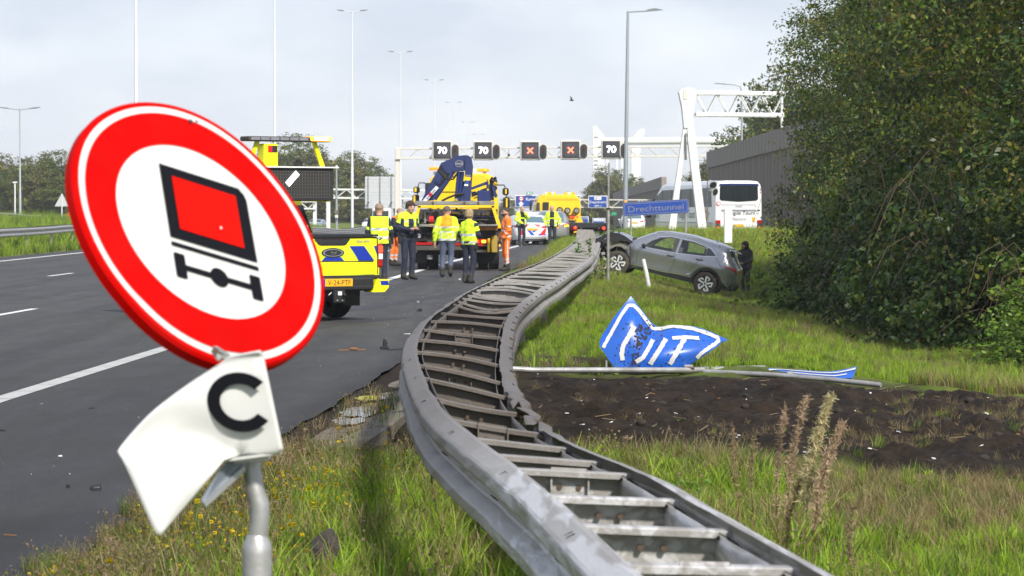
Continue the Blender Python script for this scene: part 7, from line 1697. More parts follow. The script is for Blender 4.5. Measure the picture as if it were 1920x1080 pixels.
for x, y in ((1049.5, 394), (1064, 395), (1081, 395)):
    c = at(x, y, 158.7); mb = MB(); mb.tube([(c.x, 158.6, c.z), (c.x, 158.9, c.z)], .175, M_dark, 20); o = mb.build('spare_wheel', fb); mb = MB(); mb.tube([(c.x, 158.56, c.z), (c.x, 158.62, c.z)], .105, M_rim, 16); mb.tube([(c.x, 158.54, c.z), (c.x, 158.58, c.z)], .03, M_inter, 8); mb.build('rim', o)
mb = MB(); a = [at(x, y, 157.5) for x, y in ((1010, 404), (1088, 404), (1095, 420), (1020, 420))]; mb.add(a + [p + Vector((0, 1.3, 0)) for p in a], [(0, 1, 2, 3), (4, 7, 6, 5), (0, 4, 5, 1), (1, 5, 6, 2), (2, 6, 7, 3), (3, 7, 4, 0)], M_yel)
fbx(mb, 1055, 403, 1080, 404.5, 157.3, 157.5, M_seam); fbx(mb, 1060, 413, 1078, 418, 157.3, 157.5, M_seam); mb.build('headboard', fb)
mb = MB()
for x in (1071, 1076.5, 1082.5): c = at(x, 407, 157.3); mb.ball(c, .06, M_redlit, 8, 5)
mb.build('marker_light', fb)
mb = MB(); d0 = [at(1063, 419, 147), at(1140, 419, 147), at(1094, 419, 158), at(1018, 419, 158)]; z0 = 1.05
vs = [(p.x, p.y, z0 + .0) for p in d0] + [(p.x, p.y, z0 - .22) for p in d0]; mb.add(vs, [(0, 1, 2, 3), (4, 7, 6, 5), (0, 4, 5, 1), (1, 5, 6, 2), (2, 6, 7, 3), (3, 7, 4, 0)], M_seam); mb.build('deck', fb)
mb = MB(); fbx(mb, 1066, 423, 1138, 434, 147.3, 151, M_inter); mb.build('tail_frame', fb)
mb = MB(); fbx(mb, 1069, 424, 1083, 431, 147.1, 147.3, M_redlens, .02); mb.build('tail_light', fb)
for x, m_ in ((1078.5, M_redlit), (1132, M_redlit)): mb = MB(); c = at(x, 427 if x < 1100 else 428, 147); mb.ball(c, (.09, .05, .08), m_, 10, 6); mb.build('tail_lamp', fb)
mb = MB(); fbx(mb, 1075, 433, 1086, 437, 147.1, 147.2, M_plate); mb.build('number_plate', fb)
mb = MB()
for x in (1090, 1123): c = at(x, 427, 147.1); mb.tube([c, c + Vector((0, .1, 0))], .06, M_clear, 10)
mb.build('reverse_lamp', fb)
for px, Y_ in ((1072, 149.5), (1130, 149.5), (1015, 160), (1080, 160)):
    x = at(px, 0, Y_).x; mb = MB(); mb.tube([(x - .14, Y_, .42), (x + .14, Y_, .42)], .42, M_dark, 18); mb.build('wheel', fb)
# crash cushion remains at the end of the barrier
ec = thing('barrier_end_piece', 'pale steel end piece where the barrier disappears below the flatbed tail', 'barrier end', (0, 0, 0)); mb = MB(); a = [at(x, y, 100) for x, y in ((1083, 430), (1112, 431), (1118, 447), (1090, 449), (1080, 446))]; mb.prism([(p.x, p.z) for p in a], .5, M_bar, o=(0, 100.2, 0)); mb.build('end_plate', ec)

# ------------------------------------------------------------------ coach
YBs = 153.0; bx = at(1340, 0, YBs).x
coach = thing('coach', 'white touring coach driving away left behind the A-frame gantry, with Vreugde Tours lettering', 'coach', (at(1386, 0, YBs).x, YBs, at(1386, 476, YBs).z), R(90 + 11.5))
# local: x forward, y left, z up
HB, LB, WB = 3.82, 13.2, 1.275
mb = MB(); rings = []
for x, ins, zt, zb in ((0, .10, -.12, .5), (.03, .03, -.04, .38), (.10, 0, 0, .32), (3, 0, .02, .3), (10.5, 0, .02, .3), (11.7, 0, -.10, .3), (12.5, .02, -.45, .3), (12.9, .08, -1.0, .3), (13.1, .14, -1.6, .32), (13.2, .24, -2.3, .4)):
    w = WB - ins; z1 = HB + zt; rings.append([(x, -w, zb), (x, -w, 1.6), (x, -w + .02, z1 - .55), (x, -w + .08, z1 - .22), (x, -w + .22, z1 - .05), (x, -w * .5, z1), (x, w * .5, z1), (x, w - .22, z1 - .05), (x, w - .08, z1 - .22), (x, w - .02, z1 - .55), (x, w, 1.6), (x, w, zb)])
mb.loft(rings, M_wcar, cap=True, smooth=False); mb.build('body', coach)
mb = MB(); mb.prism([(-1.04, 2.86), (-.95, 2.78), (0, 2.72), (.95, 2.78), (1.04, 2.86), (1.02, 3.50), (.95, 3.56), (-.95, 3.56), (-1.02, 3.50)], .03, M_glassd, o=(-.005, 0, 0), ax=((0, 1, 0), (0, 0, 1))); mb.build('rear_window', coach)
mb = MB(); mb.prism([(-1.08, 3.53), (1.08, 3.53), (1.02, 3.66), (-1.02, 3.66)], .03, M_navy, o=(.0, 0, 0), ax=((0, 1, 0), (0, 0, 1))); mb.build('rear_spoiler', coach)
M_cglass = mat('grey_coach_glass', (.10, .11, .13), .3, spec=.3, var=.2, scale=.6)
mb = MB(); mb.prism([(.75, 2.45), (1.0, 3.45), (11.0, 3.38), (12.1, 3.1), (12.65, 2.45)], .02, M_cglass, o=(0, WB + .0, 0), ax=((1, 0, 0), (0, 0, 1))); mb.build('side_window', coach)
mb = MB(); mb.prism([(12.78, 1.0), (13.12, 1.0), (13.02, 1.9), (12.85, 2.3), (12.75, 2.3)], .02, M_glassd, o=(0, WB - .07, 0), ax=((1, 0, 0), (0, 0, 1))); mb.build('front_window', coach)
mb = MB()
for x in (2.9, 4.9, 6.9, 8.9, 10.9): mb.box((x, WB + .012, 2.92), (.05, .01, .95), M_seam)
mb.build('window_seam', coach, kind='stuff')
mb = MB(); mb.tube([(13.1, 1.15, 2.9), (13.5, 1.3, 2.75), (13.5, 1.45, 2.3)], .07, M_black, 8); mb.box((13.45, 1.45, 2.1), (.16, .28, .5), M_black, bv=.05); mb.build('mirror', coach)
Dk = mat('dark_lettering', (.02, .02, .025), .5)
RA = ((0, -1, 0), (0, 0, 1)); SA = ((-1, 0, 0), (0, 0, 1))
mb = MB(); mb.text('Vreugde Tours', .28, Dk, (-.03, -.02, 2.05), ax=RA, fit=None, shear=.12); mb.text('Maassluis', .22, mat('grey_lettering', (.3, .3, .3), .6), (-.03, .0, 1.76), ax=RA, shear=.2); mb.text('MAN', .16, M_let, (-.03, 0, 2.42), ax=RA); mb.text('91', .16, M_let, (-.03, -.78, 1.40), ax=RA); mb.build('rear_lettering', coach)
mb = MB(); mb.text('Vreugde Tours', .62, Dk, (5.9, WB + .03, 1.86), ax=SA, fit=None, shear=.12); mb.build('side_lettering', coach)
mb = MB(); ly = WB + .03
for pts, m_ in (([(2.3, 1.35), (2.0, 1.45), (1.75, 1.30), (1.95, 1.15)], M_red), ([(1.95, 1.15), (1.75, 1.30), (1.4, 1.62), (1.25, 1.60), (1.6, 1.2), (1.8, 1.08)], M_plate), ([(1.98, 1.6), (1.85, 1.85), (1.72, 1.6), (1.85, 1.45)], M_plate)): mb.prism(pts, .006, m_, o=(0, ly, .58), ax=((1, 0, 0), (0, 0, 1)))
mb.build('flame_logo', coach)
for sg in (1, -1):
    mb = MB(); mb.box((-.0, sg * 1.12, 1.52), (.06, .26, .48), M_redlens, bv=.03); mb.box((-.035, sg * 1.12, 1.52), (.02, .24, .14), M_panel2); mb.build('tail_light', coach)
    mb = MB(); mb.ball((-.05, sg * 1.12, 1.36), (.02, .06, .06), M_redlit, 8, 5); mb.build('tail_lamp', coach)
    mb = MB(); mb.ball((-.01, sg * 1.17, 3.2), (.03, .03, .05), M_redlens, 8, 5); mb.ball((-.01, sg * 1.17, 3.35), (.03, .03, .05), M_redlens, 8, 5); mb.build('marker_light', coach)
mb = MB(); mb.box((-.02, .02, 1.48), (.02, .54, .13), M_plate); mb.box((-.025, .26, 1.48), (.02, .05, .12), M_blue); mb.build('number_plate', coach)
mb = MB(); mb.box((-.02, -.80, 1.80), (.02, .16, .22), M_plate); mb.build('yellow_sticker', coach)
mb = MB(); c_ = (-.03, 1.1, 2.62); mb.tube([c_, (c_[0] + .03, c_[1], c_[2])], .11, M_red, 14); mb.tube([(c_[0] - .01, c_[1], c_[2]), (c_[0] + .02, c_[1], c_[2])], .075, M_dwhite, 14); mb.build('speed_sticker', coach)
mb = MB()
for z in (2.56, 2.30): mb.box((-.012, 0, z), (.012, 1.9, .016), M_let)
mb.prism([(-.98, 2.22), (.98, 2.22), (.92, 2.27), (-.92, 2.27)], .02, M_let, o=(-.005, 0, 0), ax=((0, 1, 0), (0, 0, 1)))
for k in range(6): mb.box((1.0, WB + .01, 1.05 + k * .10), (.9, .012, .03), M_let)
mb.box((6.5, WB + .008, 1.62), (12, .01, .03), M_let); mb.build('panel_line', coach, kind='stuff')
for x in (3.0, 10.6):
    for sg in (1, -1): mb = MB(); mb.tube([(x, sg * (WB - .28), .5), (x, sg * (WB + .015), .5)], .52, M_dark, 20); mb.tube([(x, sg * (WB + .0), .5), (x, sg * (WB + .02), .5)], .28, M_rim, 14); mb.build('wheel', coach)
g = thing('guardrail', 'short pale guardrail to the right of the coach tail', 'guardrail', (0, 0, 0)); P_ = [at(1360, 441, 146), at(1405, 438, 143), at(1450, 434, 140), at(1500, 430, 137)]; wrail(resample(P_, 2), -1, M_galv).build('rail', g)
# ------------------------------------------------------------------ people: one continuous body grown from joints, clothes as shells over it
M_cloth = mat('clothing', (.5, .5, .5), .85, var=.14, scale=30, attr='Col', bump=.25, bscale=45)
SKIN = (.52, .30, .22); NAVY = (.016, .021, .042); BOOT = (.035, .03, .027); LIME = (.66, .90, .03); ORNG = (.95, .20, .015); REFL = (.52, .55, .57); BLK = (.014, .014, .017); SLATE = (.085, .105, .17)
def surface_nets(F_, o, h):
    nx, ny, nz = F_.shape; ins = F_ < 0
    c = [ins[i:nx - 1 + i, j:ny - 1 + j, k:nz - 1 + k] for i in (0, 1) for j in (0, 1) for k in (0, 1)]
    sm = sum(a.astype(np.int8) for a in c); act = (sm > 0) & (sm < 8); idx = -np.ones(act.shape, int); cells = np.argwhere(act); idx[act] = np.arange(len(cells))
    acc = np.zeros((len(cells), 3)); cnt = np.zeros(len(cells)); C8 = [(i, j, k) for i in (0, 1) for j in (0, 1) for k in (0, 1)]
    for a in range(8):
        for b in range(a + 1, 8):
            if sum(abs(C8[a][q] - C8[b][q]) for q in range(3)) != 1: continue
            A_ = cells + C8[a]; B_ = cells + C8[b]; fa = F_[tuple(A_.T)]; fb_ = F_[tuple(B_.T)]; m = (fa < 0) != (fb_ < 0); t = np.where(m, fa / np.where(m, fa - fb_, 1), 0)[:, None]
            acc += np.where(m[:, None], A_ + (B_ - A_) * t, 0); cnt += m
    V = acc / np.maximum(cnt, 1)[:, None] * h + o; faces = []
    for ax in range(3):
        u, v = [q for q in range(3) if q != ax]; e = np.zeros(3, int); e[ax] = 1; s0 = [slice(None)] * 3; s1 = [slice(None)] * 3; s0[ax] = slice(0, -1); s1[ax] = slice(1, None)
        cr_ = np.argwhere(ins[tuple(s0)] != ins[tuple(s1)]); cr_ = cr_[(cr_[:, u] > 0) & (cr_[:, v] > 0) & (cr_[:, u] < act.shape[u]) & (cr_[:, v] < act.shape[v]) & (cr_[:, ax] < act.shape[ax])]
        du = np.zeros(3, int); du[u] = 1; dv = np.zeros(3, int); dv[v] = 1
        q = np.stack([idx[tuple((cr_ - du * a - dv * b).T)] for a, b in ((0, 0), (1, 0), (1, 1), (0, 1))], 1); fl = ins[tuple(cr_.T)]
        if ax == 1: fl = ~fl
        q = np.where(fl[:, None], q, q[:, ::-1]); faces.append(q[(q >= 0).all(1)])
    return V, np.concatenate(faces)
def caps_field(G, caps, k):
    D = None; near = None; bi = None
    for n, (a, b, ra, rb) in enumerate(caps):
        a = np.array(a); b = np.array(b); ab = b - a; t = np.clip(((G - a) @ ab) / max(ab @ ab, 1e-9), 0, 1); d = np.linalg.norm(G - (a + t[..., None] * ab), axis=-1) - (ra + (rb - ra) * t)
        if D is None: D = d.copy()
        else: h_ = np.clip(.5 + .5 * (D - d) / k, 0, 1); D = D * (1 - h_) + d * h_ - k * h_ * (1 - h_)
    return D
def grow(caps, h=.016, k=.03, cut=None):
    P_ = np.array([c[0] for c in caps] + [c[1] for c in caps]); r_ = max(max(c[2], c[3]) for c in caps) + .03; lo = P_.min(0) - r_; hi = P_.max(0) + r_; n = np.ceil((hi - lo) / h).astype(int) + 1
    G = np.stack(np.meshgrid(*[lo[i] + h * np.arange(n[i]) for i in range(3)], indexing='ij'), -1); D = caps_field(G, caps, k)
    if cut is not None: D = np.maximum(D, cut(G))
    return surface_nets(D, lo, h)
def seg_t(P_, a, b):
    a = np.array(a); b = np.array(b); ab = b - a; t = np.clip(((P_ - a) @ ab) / max(ab @ ab, 1e-9), 0, 1); return t, np.linalg.norm(P_ - (a + t[:, None] * ab), axis=1)
BASE = dict(pel=(0, 0, .95), chest=(0, .0, 1.30), neck=(0, .015, 1.50), head=(0, -.02, 1.67), hl=(-.095, 0, .92), kl=(-.11, -.02, .50), al=(-.11, .02, .09), tl=(-.12, -.15, .045), hr=(.095, 0, .92), kr=(.11, -.02, .50), ar=(.11, .02, .09), tr=(.12, -.15, .045),
            sl=(-.19, .01, 1.43), el=(-.26, .03, 1.15), wl=(-.27, -.06, .92), gl=(-.27, -.09, .83), sr=(.19, .01, 1.43), er=(.26, .03, 1.15), wr=(.27, -.06, .92), gr=(.27, -.09, .83))
def person(label, loc, facing, height, pose, jacket, trousers, hair, hi=None, bulk=1.0, belt=True, hood=False, beard=False, vest=None, open_=None, group=None, skin=SKIN, fade=False):
    """facing 0 = toward the camera; jacket/trousers: colour functions (part, t, x, y, z) -> rgb"""
    J = dict(BASE); J.update(pose); root = thing('person', label, 'person', loc, facing, group); root.scale = (height / 1.80,) * 3
    b = bulk
    nk_ = np.array(J['neck']); tors = [(J['hl'], tuple(np.array(J['sl']) * (.78, 1, 1) + (0, 0, -.02)), .105 * b, .08 * b), (J['hr'], tuple(np.array(J['sr']) * (.78, 1, 1) + (0, 0, -.02)), .105 * b, .08 * b), (tuple(nk_ + (0, .015, -.01)), J['sl'], .055, .048), (tuple(nk_ + (0, .015, -.01)), J['sr'], .055, .048), (J['pel'], J['chest'], .115 * b, .125 * b), (J['chest'], tuple((np.array(J['chest']) + np.array(J['neck'])) / 2 + (0, 0, .01)), .125 * b, .09)]
    J['head'] = tuple(np.array(J['head']) + (0, 0, -.025)); neck = [(J['neck'], tuple(np.array(J['head']) + (0, .02, -.04)), .062, .056)]; hd = np.array(J['head'])
    head = [(tuple(hd + (0, .02, .04)), tuple(hd + (0, .0, .0)), .092, .085), (tuple(hd + (0, .0, .0)), tuple(hd + (0, -.035, -.075)), .07, .045), (tuple(hd + (0, -.075, -.0)), tuple(hd + (0, -.105, -.028)), .012, .017), (tuple(hd + (-.085, .02, .0)), tuple(hd + (-.088, .025, -.03)), .014, .012), (tuple(hd + (.085, .02, .0)), tuple(hd + (.088, .025, -.03)), .014, .012)]
    arms = [(tuple(np.array(J['sl']) + (0, 0, -.015)), J['el'], .058, .048), (J['el'], J['wl'], .05, .034), (tuple(np.array(J['sr']) + (0, 0, -.015)), J['er'], .058, .048), (J['er'], J['wr'], .05, .034)]
    hands = [(J['wl'], J['gl'], .03, .034), (J['wr'], J['gr'], .03, .034)]
    legs = [(J['hl'], J['kl'], .098 * b, .068), (J['kl'], J['al'], .068, .052), (J['hr'], J['kr'], .098 * b, .068), (J['kr'], J['ar'], .068, .052)]
    feet = [(tuple(np.array(J['al']) + (0, .02, -.02)), J['tl'], .055, .045), (tuple(np.array(J['ar']) + (0, .02, -.02)), J['tr'], .055, .045), (tuple(np.array(J['al']) + (0, .0, .1)), J['al'], .064, .058), (tuple(np.array(J['ar']) + (0, .0, .1)), J['ar'], .064, .058)]
    allc = tors + neck + head + arms + hands + legs + feet
    V, F_ = grow(allc); cen = V[F_].mean(1)
    # fingers: five short bent chains rooted inside each palm
    fv = MB()
    for w, g in (('wl', 'gl'), ('wr', 'gr')):
        W_, G_ = Vector(J[w]), Vector(J[g]); d = (G_ - W_).normalized(); sd, up = basis(d)
        for i, ln in enumerate((.075, .085, .08, .065)):
            o_ = G_ + sd * (.026 - .017 * i) + d * .01; fv.tube([o_, o_ + d * ln * .5, o_ + d * ln * .85 - up * ln * .35], [.011, .010, .007], M_cloth, 5)
        o_ = W_ + d * .03 + sd * .03; fv.tube([o_, o_ + sd * .025 + d * .03, o_ + sd * .03 + d * .065], [.013, .011, .008], M_cloth, 5)
    parts = [('torso', tors), ('neck', neck), ('head', head), ('arm', arms), ('hand', hands), ('leg', legs), ('boot', feet)]
    best = np.full(len(cen), 9.0); tag = np.zeros(len(cen), int); tt = np.zeros(len(cen))
    for pi, (nm, cl) in enumerate(parts):
        for (a, b_, ra, rb) in cl:
            t, d = seg_t(cen, a, b_); d = d - (ra + (rb - ra) * t); m = d < best; best[m] = d[m]; tag[m] = pi; tt[m] = t[m] + (10 if nm in ('arm', 'leg') and cl.index((a, b_, ra, rb)) % 2 else 0)
    cols = np.zeros((len(cen), 3))
    for i in range(len(cen)):
        nm = parts[tag[i]][0]; x, y, z = cen[i]
        if nm in ('head', 'neck', 'hand'):
            c = np.array(skin)
            if nm == 'head':
                r_ = cen[i] - hd
                if abs(abs(r_[0]) - .034) < .016 and abs(r_[2] - .012) < .009 and r_[1] < -.05: c = np.array((.05, .035, .03))
                if abs(abs(r_[0]) - .034) < .022 and abs(r_[2] - .036) < .007 and r_[1] < -.05: c = np.array(hair) * .8
                if abs(r_[0]) < .026 and abs(r_[2] + .058) < .007 and r_[1] < -.04: c = c * (.72, .42, .42)
                if beard and r_[2] < -.03 and r_[1] < .03: c = np.array(hair) * .9
        elif nm == 'boot': c = np.array(BOOT)
        elif nm == 'leg' or (nm == 'torso' and z < .98): c = np.array(trousers('leg', tt[i], x, y, z))
        else: c = np.array(jacket(nm, tt[i], x, y, z))
        cols[i] = c
    me = fast_mesh('body', np.vstack([V, np.array(fv.v)]) if 0 else V, F_, [M_cloth], cols); me.polygons.foreach_set('use_smooth', [True] * len(me.polygons))
    body = bpy.data.objects.new('body', me); COL.objects.link(body); body.parent = root
    # merge the fingers into the same body mesh
    import bmesh
    bm_ = bmesh.new(); bm_.from_mesh(me); lay = bm_.loops.layers.float_color['Col']; n0 = len(bm_.verts); vv = [bm_.verts.new(p) for p in fv.v]
    for f in fv.f:
        try: nf_ = bm_.faces.new([vv[i] for i in f])
        except ValueError: continue
        for lp in nf_.loops: lp[lay] = (*skin, 1)
    bm_.to_mesh(me); bm_.free()
    # jacket shell
    def shell(name, caps, infl, cut, colf, h=.014):
        cc = [(a, b_, ra + infl, rb + infl) for a, b_, ra, rb in caps]; V_, F2 = grow(cc, h, .035, cut); c_ = V_[F2].mean(1); best = np.full(len(c_), 9.0); t_ = np.zeros(len(c_)); arm = np.zeros(len(c_), int)
        for n_, (a, b_, ra, rb) in enumerate(cc):
            t, d = seg_t(c_, a, b_); d -= (ra + (rb - ra) * t); m = d < best; best[m] = d[m]; t_[m] = t[m]; arm[m] = n_
        col = np.array([colf('arm' if arm[i] >= len(tors) else 'torso', t_[i] + (10 if (arm[i] - len(tors)) % 2 == 1 and arm[i] >= len(tors) else 0), *c_[i]) for i in range(len(c_))])
        wr_ = (1 - S(V_[:, 2], 1.25, 1.4)) * (.006 * np.sin(V_[:, 2] * 55 + 3 * V_[:, 0] * 9) + .004 * np.sin(V_[:, 0] * 70 + V_[:, 2] * 31)); ctr = V_ - np.array([0, 0, 0]); V_ = V_ + np.stack([ctr[:, 0] * wr_ * 3, ctr[:, 1] * wr_ * 6, 0 * wr_], 1)
        me_ = fast_mesh(name, V_, F2, [M_cloth], col); me_.polygons.foreach_set('use_smooth', [True] * len(me_.polygons)); o_ = bpy.data.objects.new(name, me_); COL.objects.link(o_); o_.parent = root; return o_
    if vest: shell('safety_vest', tors, .026, lambda G: np.maximum(np.maximum(.90 - G[..., 2], G[..., 2] - 1.50), np.abs(G[..., 0]) - .20), vest)
    else: shell('jacket', tors + arms, .018, lambda G: np.maximum((.86 if hi is None else hi) - G[..., 2], -1.0 + 0 * G[..., 2]) if not hood else .80 - G[..., 2], jacket)
    # hair or hood
    if hood: hc = [(tuple(hd + (0, .04, .045)), tuple(hd + (0, .03, -.02)), .118, .115), (tuple(hd + (0, .04, -.06)), tuple(np.array(J['neck']) + (0, .03, 0)), .10, .12)]; V_, F2 = grow(hc, .014, .03, lambda G: -((G[..., 1] - (hd[1] - .055)) + .35 * np.abs(G[..., 2] - hd[2]))); hcol = BLK; nm = 'hood'
    else:
        top = .02 if fade else -.03
        hc = [(tuple(hd + (0, .03, .055)), tuple(hd + (0, .045, .0)), .108 if not fade else .094, .104 if not fade else .088)]; V_, F2 = grow(hc, .011, .02, lambda G: np.maximum(hd[2] + top + .9 * np.clip(-(G[..., 1] - hd[1] + .02), 0, 1) - G[..., 2], hd[1] - .082 - G[..., 1])); hcol = hair; nm = 'hair'
    if len(F2):
        rn = RNG.normal(0, .004 if not fade else .001, V_.shape); me_ = fast_mesh(nm, V_ + rn, F2, [M_cloth], np.tile(hcol, (len(F2), 1)) * RNG.uniform(.7, 1.2, (len(F2), 1))); me_.polygons.foreach_set('use_smooth', [True] * len(me_.polygons)); o_ = bpy.data.objects.new(nm, me_); COL.objects.link(o_); o_.parent = root
    if belt:
        mb = MB(); pz = J['pel'][2] + .05; ring = [(J['pel'][0] + .215 * b * math.cos(a), J['pel'][1] + .138 * b * math.sin(a), pz) for a in np.linspace(0, 6.283, 22)[:-1]]
        mb.loft([[(x, y, z - .028) for x, y, z in ring], [(x, y, z + .028) for x, y, z in ring]], M_black, cap=False); mb.build('duty_belt', root)
        for sg, zz in ((-1, -.10), (1, -.06)): mb = MB(); mb.box((J['pel'][0] + sg * .225 * b, J['pel'][1] + .0, pz + zz), (.06, .10, .17), M_black, bv=.02); mb.build('holster' if sg < 0 else 'pouch', root)
    return root
def navy_t(nm, t, x, y, z): return NAVY
def band(z, *zz): return any(abs(z - q) < .026 for q in zz)
def pol_jacket(nm, t, x, y, z):          # dark police jacket with lime yoke and sleeve panels
    if nm == 'arm': return LIME if t < .55 else NAVY
    if z > 1.38 or (.07 < abs(x) < .16 and z > 1.20 and y < .02): return LIME if not (1.30 < z < 1.325) else REFL
    return NAVY
def lime_coat(nm, t, x, y, z):
    if nm == 'arm': return REFL if (.50 < t < .60 or 10.35 < t < 10.45) else LIME
    return REFL if band(z, 1.12, .96) else LIME
def open_coat(nm, t, x, y, z):
    if nm == 'torso' and y < -.02 and abs(x) < .10: return (LIME if 1.22 < z < 1.27 else BLK)
    return lime_coat(nm, t, x, y, z)
def rws(nm, t, x, y, z):                 # orange yoke over lime, grey bands, hatched strip
    if nm == 'arm': return REFL if (.62 < t < .72) else LIME
    if z > 1.27: return (.95, .36, .01) if abs(x) < .135 or z < 1.36 and abs(x) < .15 else LIME
    if 1.235 < z <= 1.27 or 1.11 < z < 1.15 or band(z, .93): return REFL
    if 1.15 <= z <= 1.235 and y > 0: return (.03, .04, .03) if ((x * 30 + z * 18) % 1) < .42 and abs(x) < .13 else LIME
    if y > 0 and (abs(abs(x) - .15) < .016): return REFL
    if y > 0 and .985 < z < 1.09 and abs(abs(x) - (1.09 - z) * .72) < .011: return (.25, .4, .42)
    return LIME
def orange_j(nm, t, x, y, z):
    if nm == 'arm': return REFL if (.60 < t < .72 or 10.4 < t < 10.5) else ORNG
    return REFL if band(z, 1.14, .98) or (abs(abs(x) - .12) < .018 and z > 1.14) else ORNG
def orange_t(nm, t, x, y, z):
    if 10.35 < t < 10.48 or 10.62 < t < 10.75: return REFL
    return REFL if abs(y) < .012 and abs(x) > .13 else ORNG
def dark_or(nm, t, x, y, z): return ORNG if (nm == 'torso' and z > 1.40 and abs(x) > .05) else NAVY
def navy_j(nm, t, x, y, z): return (LIME if nm == 'arm' and .55 < t < .8 else NAVY)
def vest_c(nm, t, x, y, z): return REFL if band(z, 1.22, 1.03) else LIME
def fem(nm, t, x, y, z):
    if nm == 'arm': return LIME if .15 < t < .62 else NAVY
    return REFL if band(z, 1.17, .99) else LIME
def black_(nm, t, x, y, z): return BLK
def slate_t(nm, t, x, y, z): return SLATE
def foot(px, py, z=0.0): p = on(px, py, z); return (p.x, p.y, gz(p.x, p.y))
gp = lambda px, Y: (lambda p: (p.x, Y, gz(p.x, Y)))(at(px, 396, Y))
person('person in dark police jacket with lime shoulders, looking down at his hands beside the pickup', gp(765, 70.5), R(35), 1.92,
       dict(head=(.02, -.09, 1.65), neck=(.01, -.01, 1.50), el=(-.25, .05, 1.17), wl=(-.10, -.24, 1.13), gl=(-.04, -.30, 1.15), er=(.25, .03, 1.17), wr=(.10, -.25, 1.13), gr=(.03, -.31, 1.16), kl=(-.10, -.02, .5), al=(-.10, .03, .09)), pol_jacket, navy_t, (.055, .03, .018), hi=.98)
person('person walking toward the crane truck in lime coat with orange yoke and warning triangle', gp(838, 73.5), R(176), 1.80,
       dict(kl=(-.10, -.06, .52), al=(-.09, .10, .14), tl=(-.09, -.02, .05), kr=(.11, -.06, .5), ar=(.12, .02, .09), el=(-.27, .02, 1.16), wl=(-.25, -.14, 1.02), gl=(-.24, -.2, .96), er=(.29, .05, 1.15), wr=(.31, .0, .90), gr=(.31, -.02, .81), head=(0, -.02, 1.66)), rws, slate_t, (.12, .10, .085), hi=.90, belt=False, bulk=1.08, fade=True)
person('woman with blonde bun in short-sleeved lime police top, seen from behind near the barrier', gp(880, 67), R(150), 1.70,
       dict(sl=(-.165, .01, 1.42), sr=(.165, .01, 1.42), kl=(-.09, -.04, .5), al=(-.07, .06, .09), tl=(-.05, -.10, .045), el=(-.24, -.02, 1.18), wl=(-.16, -.20, 1.13), gl=(-.12, -.25, 1.15), er=(.25, .02, 1.17), wr=(.25, -.14, 1.05), gr=(.23, -.22, 1.06)), fem, navy_t, (.38, .28, .16), hi=.94, bulk=.90)
person('person in hooded navy top and lime vest, seen from behind beside the pickup tail', gp(711, 66), R(188), 1.84,
       dict(el=(-.27, .02, 1.16), wl=(-.29, -.06, .92), er=(.26, -.02, 1.16), wr=(.22, -.18, 1.0), gr=(.2, -.24, .97)), navy_j, navy_t, (.30, .22, .16), vest=vest_c, bulk=1.05, fade=True)
person('bald person in dark jacket and orange trousers bending forward behind the vest wearer', gp(738, 88), R(60), 1.82,
       dict(pel=(0, .02, .93), chest=(.0, -.10, 1.27), neck=(0, -.17, 1.46), head=(0, -.24, 1.60), sl=(-.18, -.13, 1.40), sr=(.18, -.13, 1.40), el=(-.24, -.2, 1.14), wl=(-.16, -.36, 1.0), gl=(-.14, -.42, .97), er=(.24, -.2, 1.14), wr=(.16, -.36, 1.0), gr=(.14, -.42, .97)), dark_or, orange_t, (.30, .21, .16), belt=False, fade=True)
person('bearded person in orange hi-vis suit standing right of the crane truck, facing left', gp(949, 81), R(-75), 1.76,
       dict(el=(-.25, .02, 1.16), wl=(-.22, -.12, .97), gl=(-.2, -.16, .92), er=(.25, .02, 1.16), wr=(.2, -.12, .95), gr=(.17, -.15, .90), head=(0, -.03, 1.67)), orange_j, orange_t, (.06, .04, .03), belt=False, beard=True, hi=.88, fade=True)
person('person in yellow coat holding a hand to the chin, left of the police pair', gp(978, 139), R(25), 1.92,
       dict(head=(.01, -.06, 1.65), el=(-.27, .0, 1.17), wl=(-.08, -.22, 1.02), gl=(-.03, -.25, 1.0), er=(.27, -.1, 1.25), wr=(.08, -.23, 1.42), gr=(.03, -.2, 1.49)), open_coat, navy_t, (.25, .24, .23), hi=.92, fade=True)
person('bald person walking toward us in an open lime coat, right one of the two officers', gp(1035, 137), R(0), 1.92,
       dict(sl=(-.20, .01, 1.43), el=(-.33, .04, 1.18), wl=(-.27, -.04, .97), gl=(-.24, -.06, .90), er=(.33, .04, 1.18), wr=(.34, -.08, .98), gr=(.34, -.12, .92), kl=(-.10, -.08, .5), al=(-.10, -.02, .10), kr=(.12, -.02, .5), ar=(.12, .06, .09)), open_coat, navy_t, (.42, .27, .21), hi=.88, bulk=1.12, fade=True)
person('person in black hooded jacket and trousers standing behind the wrecked car', gp(1398, 92.5), R(-40), 1.70,
       dict(head=(0, -.05, 1.65), el=(-.24, -.02, 1.16), wl=(-.10, -.24, 1.06), gl=(-.05, -.28, 1.06), er=(.24, -.02, 1.16), wr=(.10, -.24, 1.04), gr=(.05, -.28, 1.04)), black_, black_, (.03, .02, .02), hood=True, belt=False, hi=.84, bulk=1.05, skin=(.30, .17, .11))

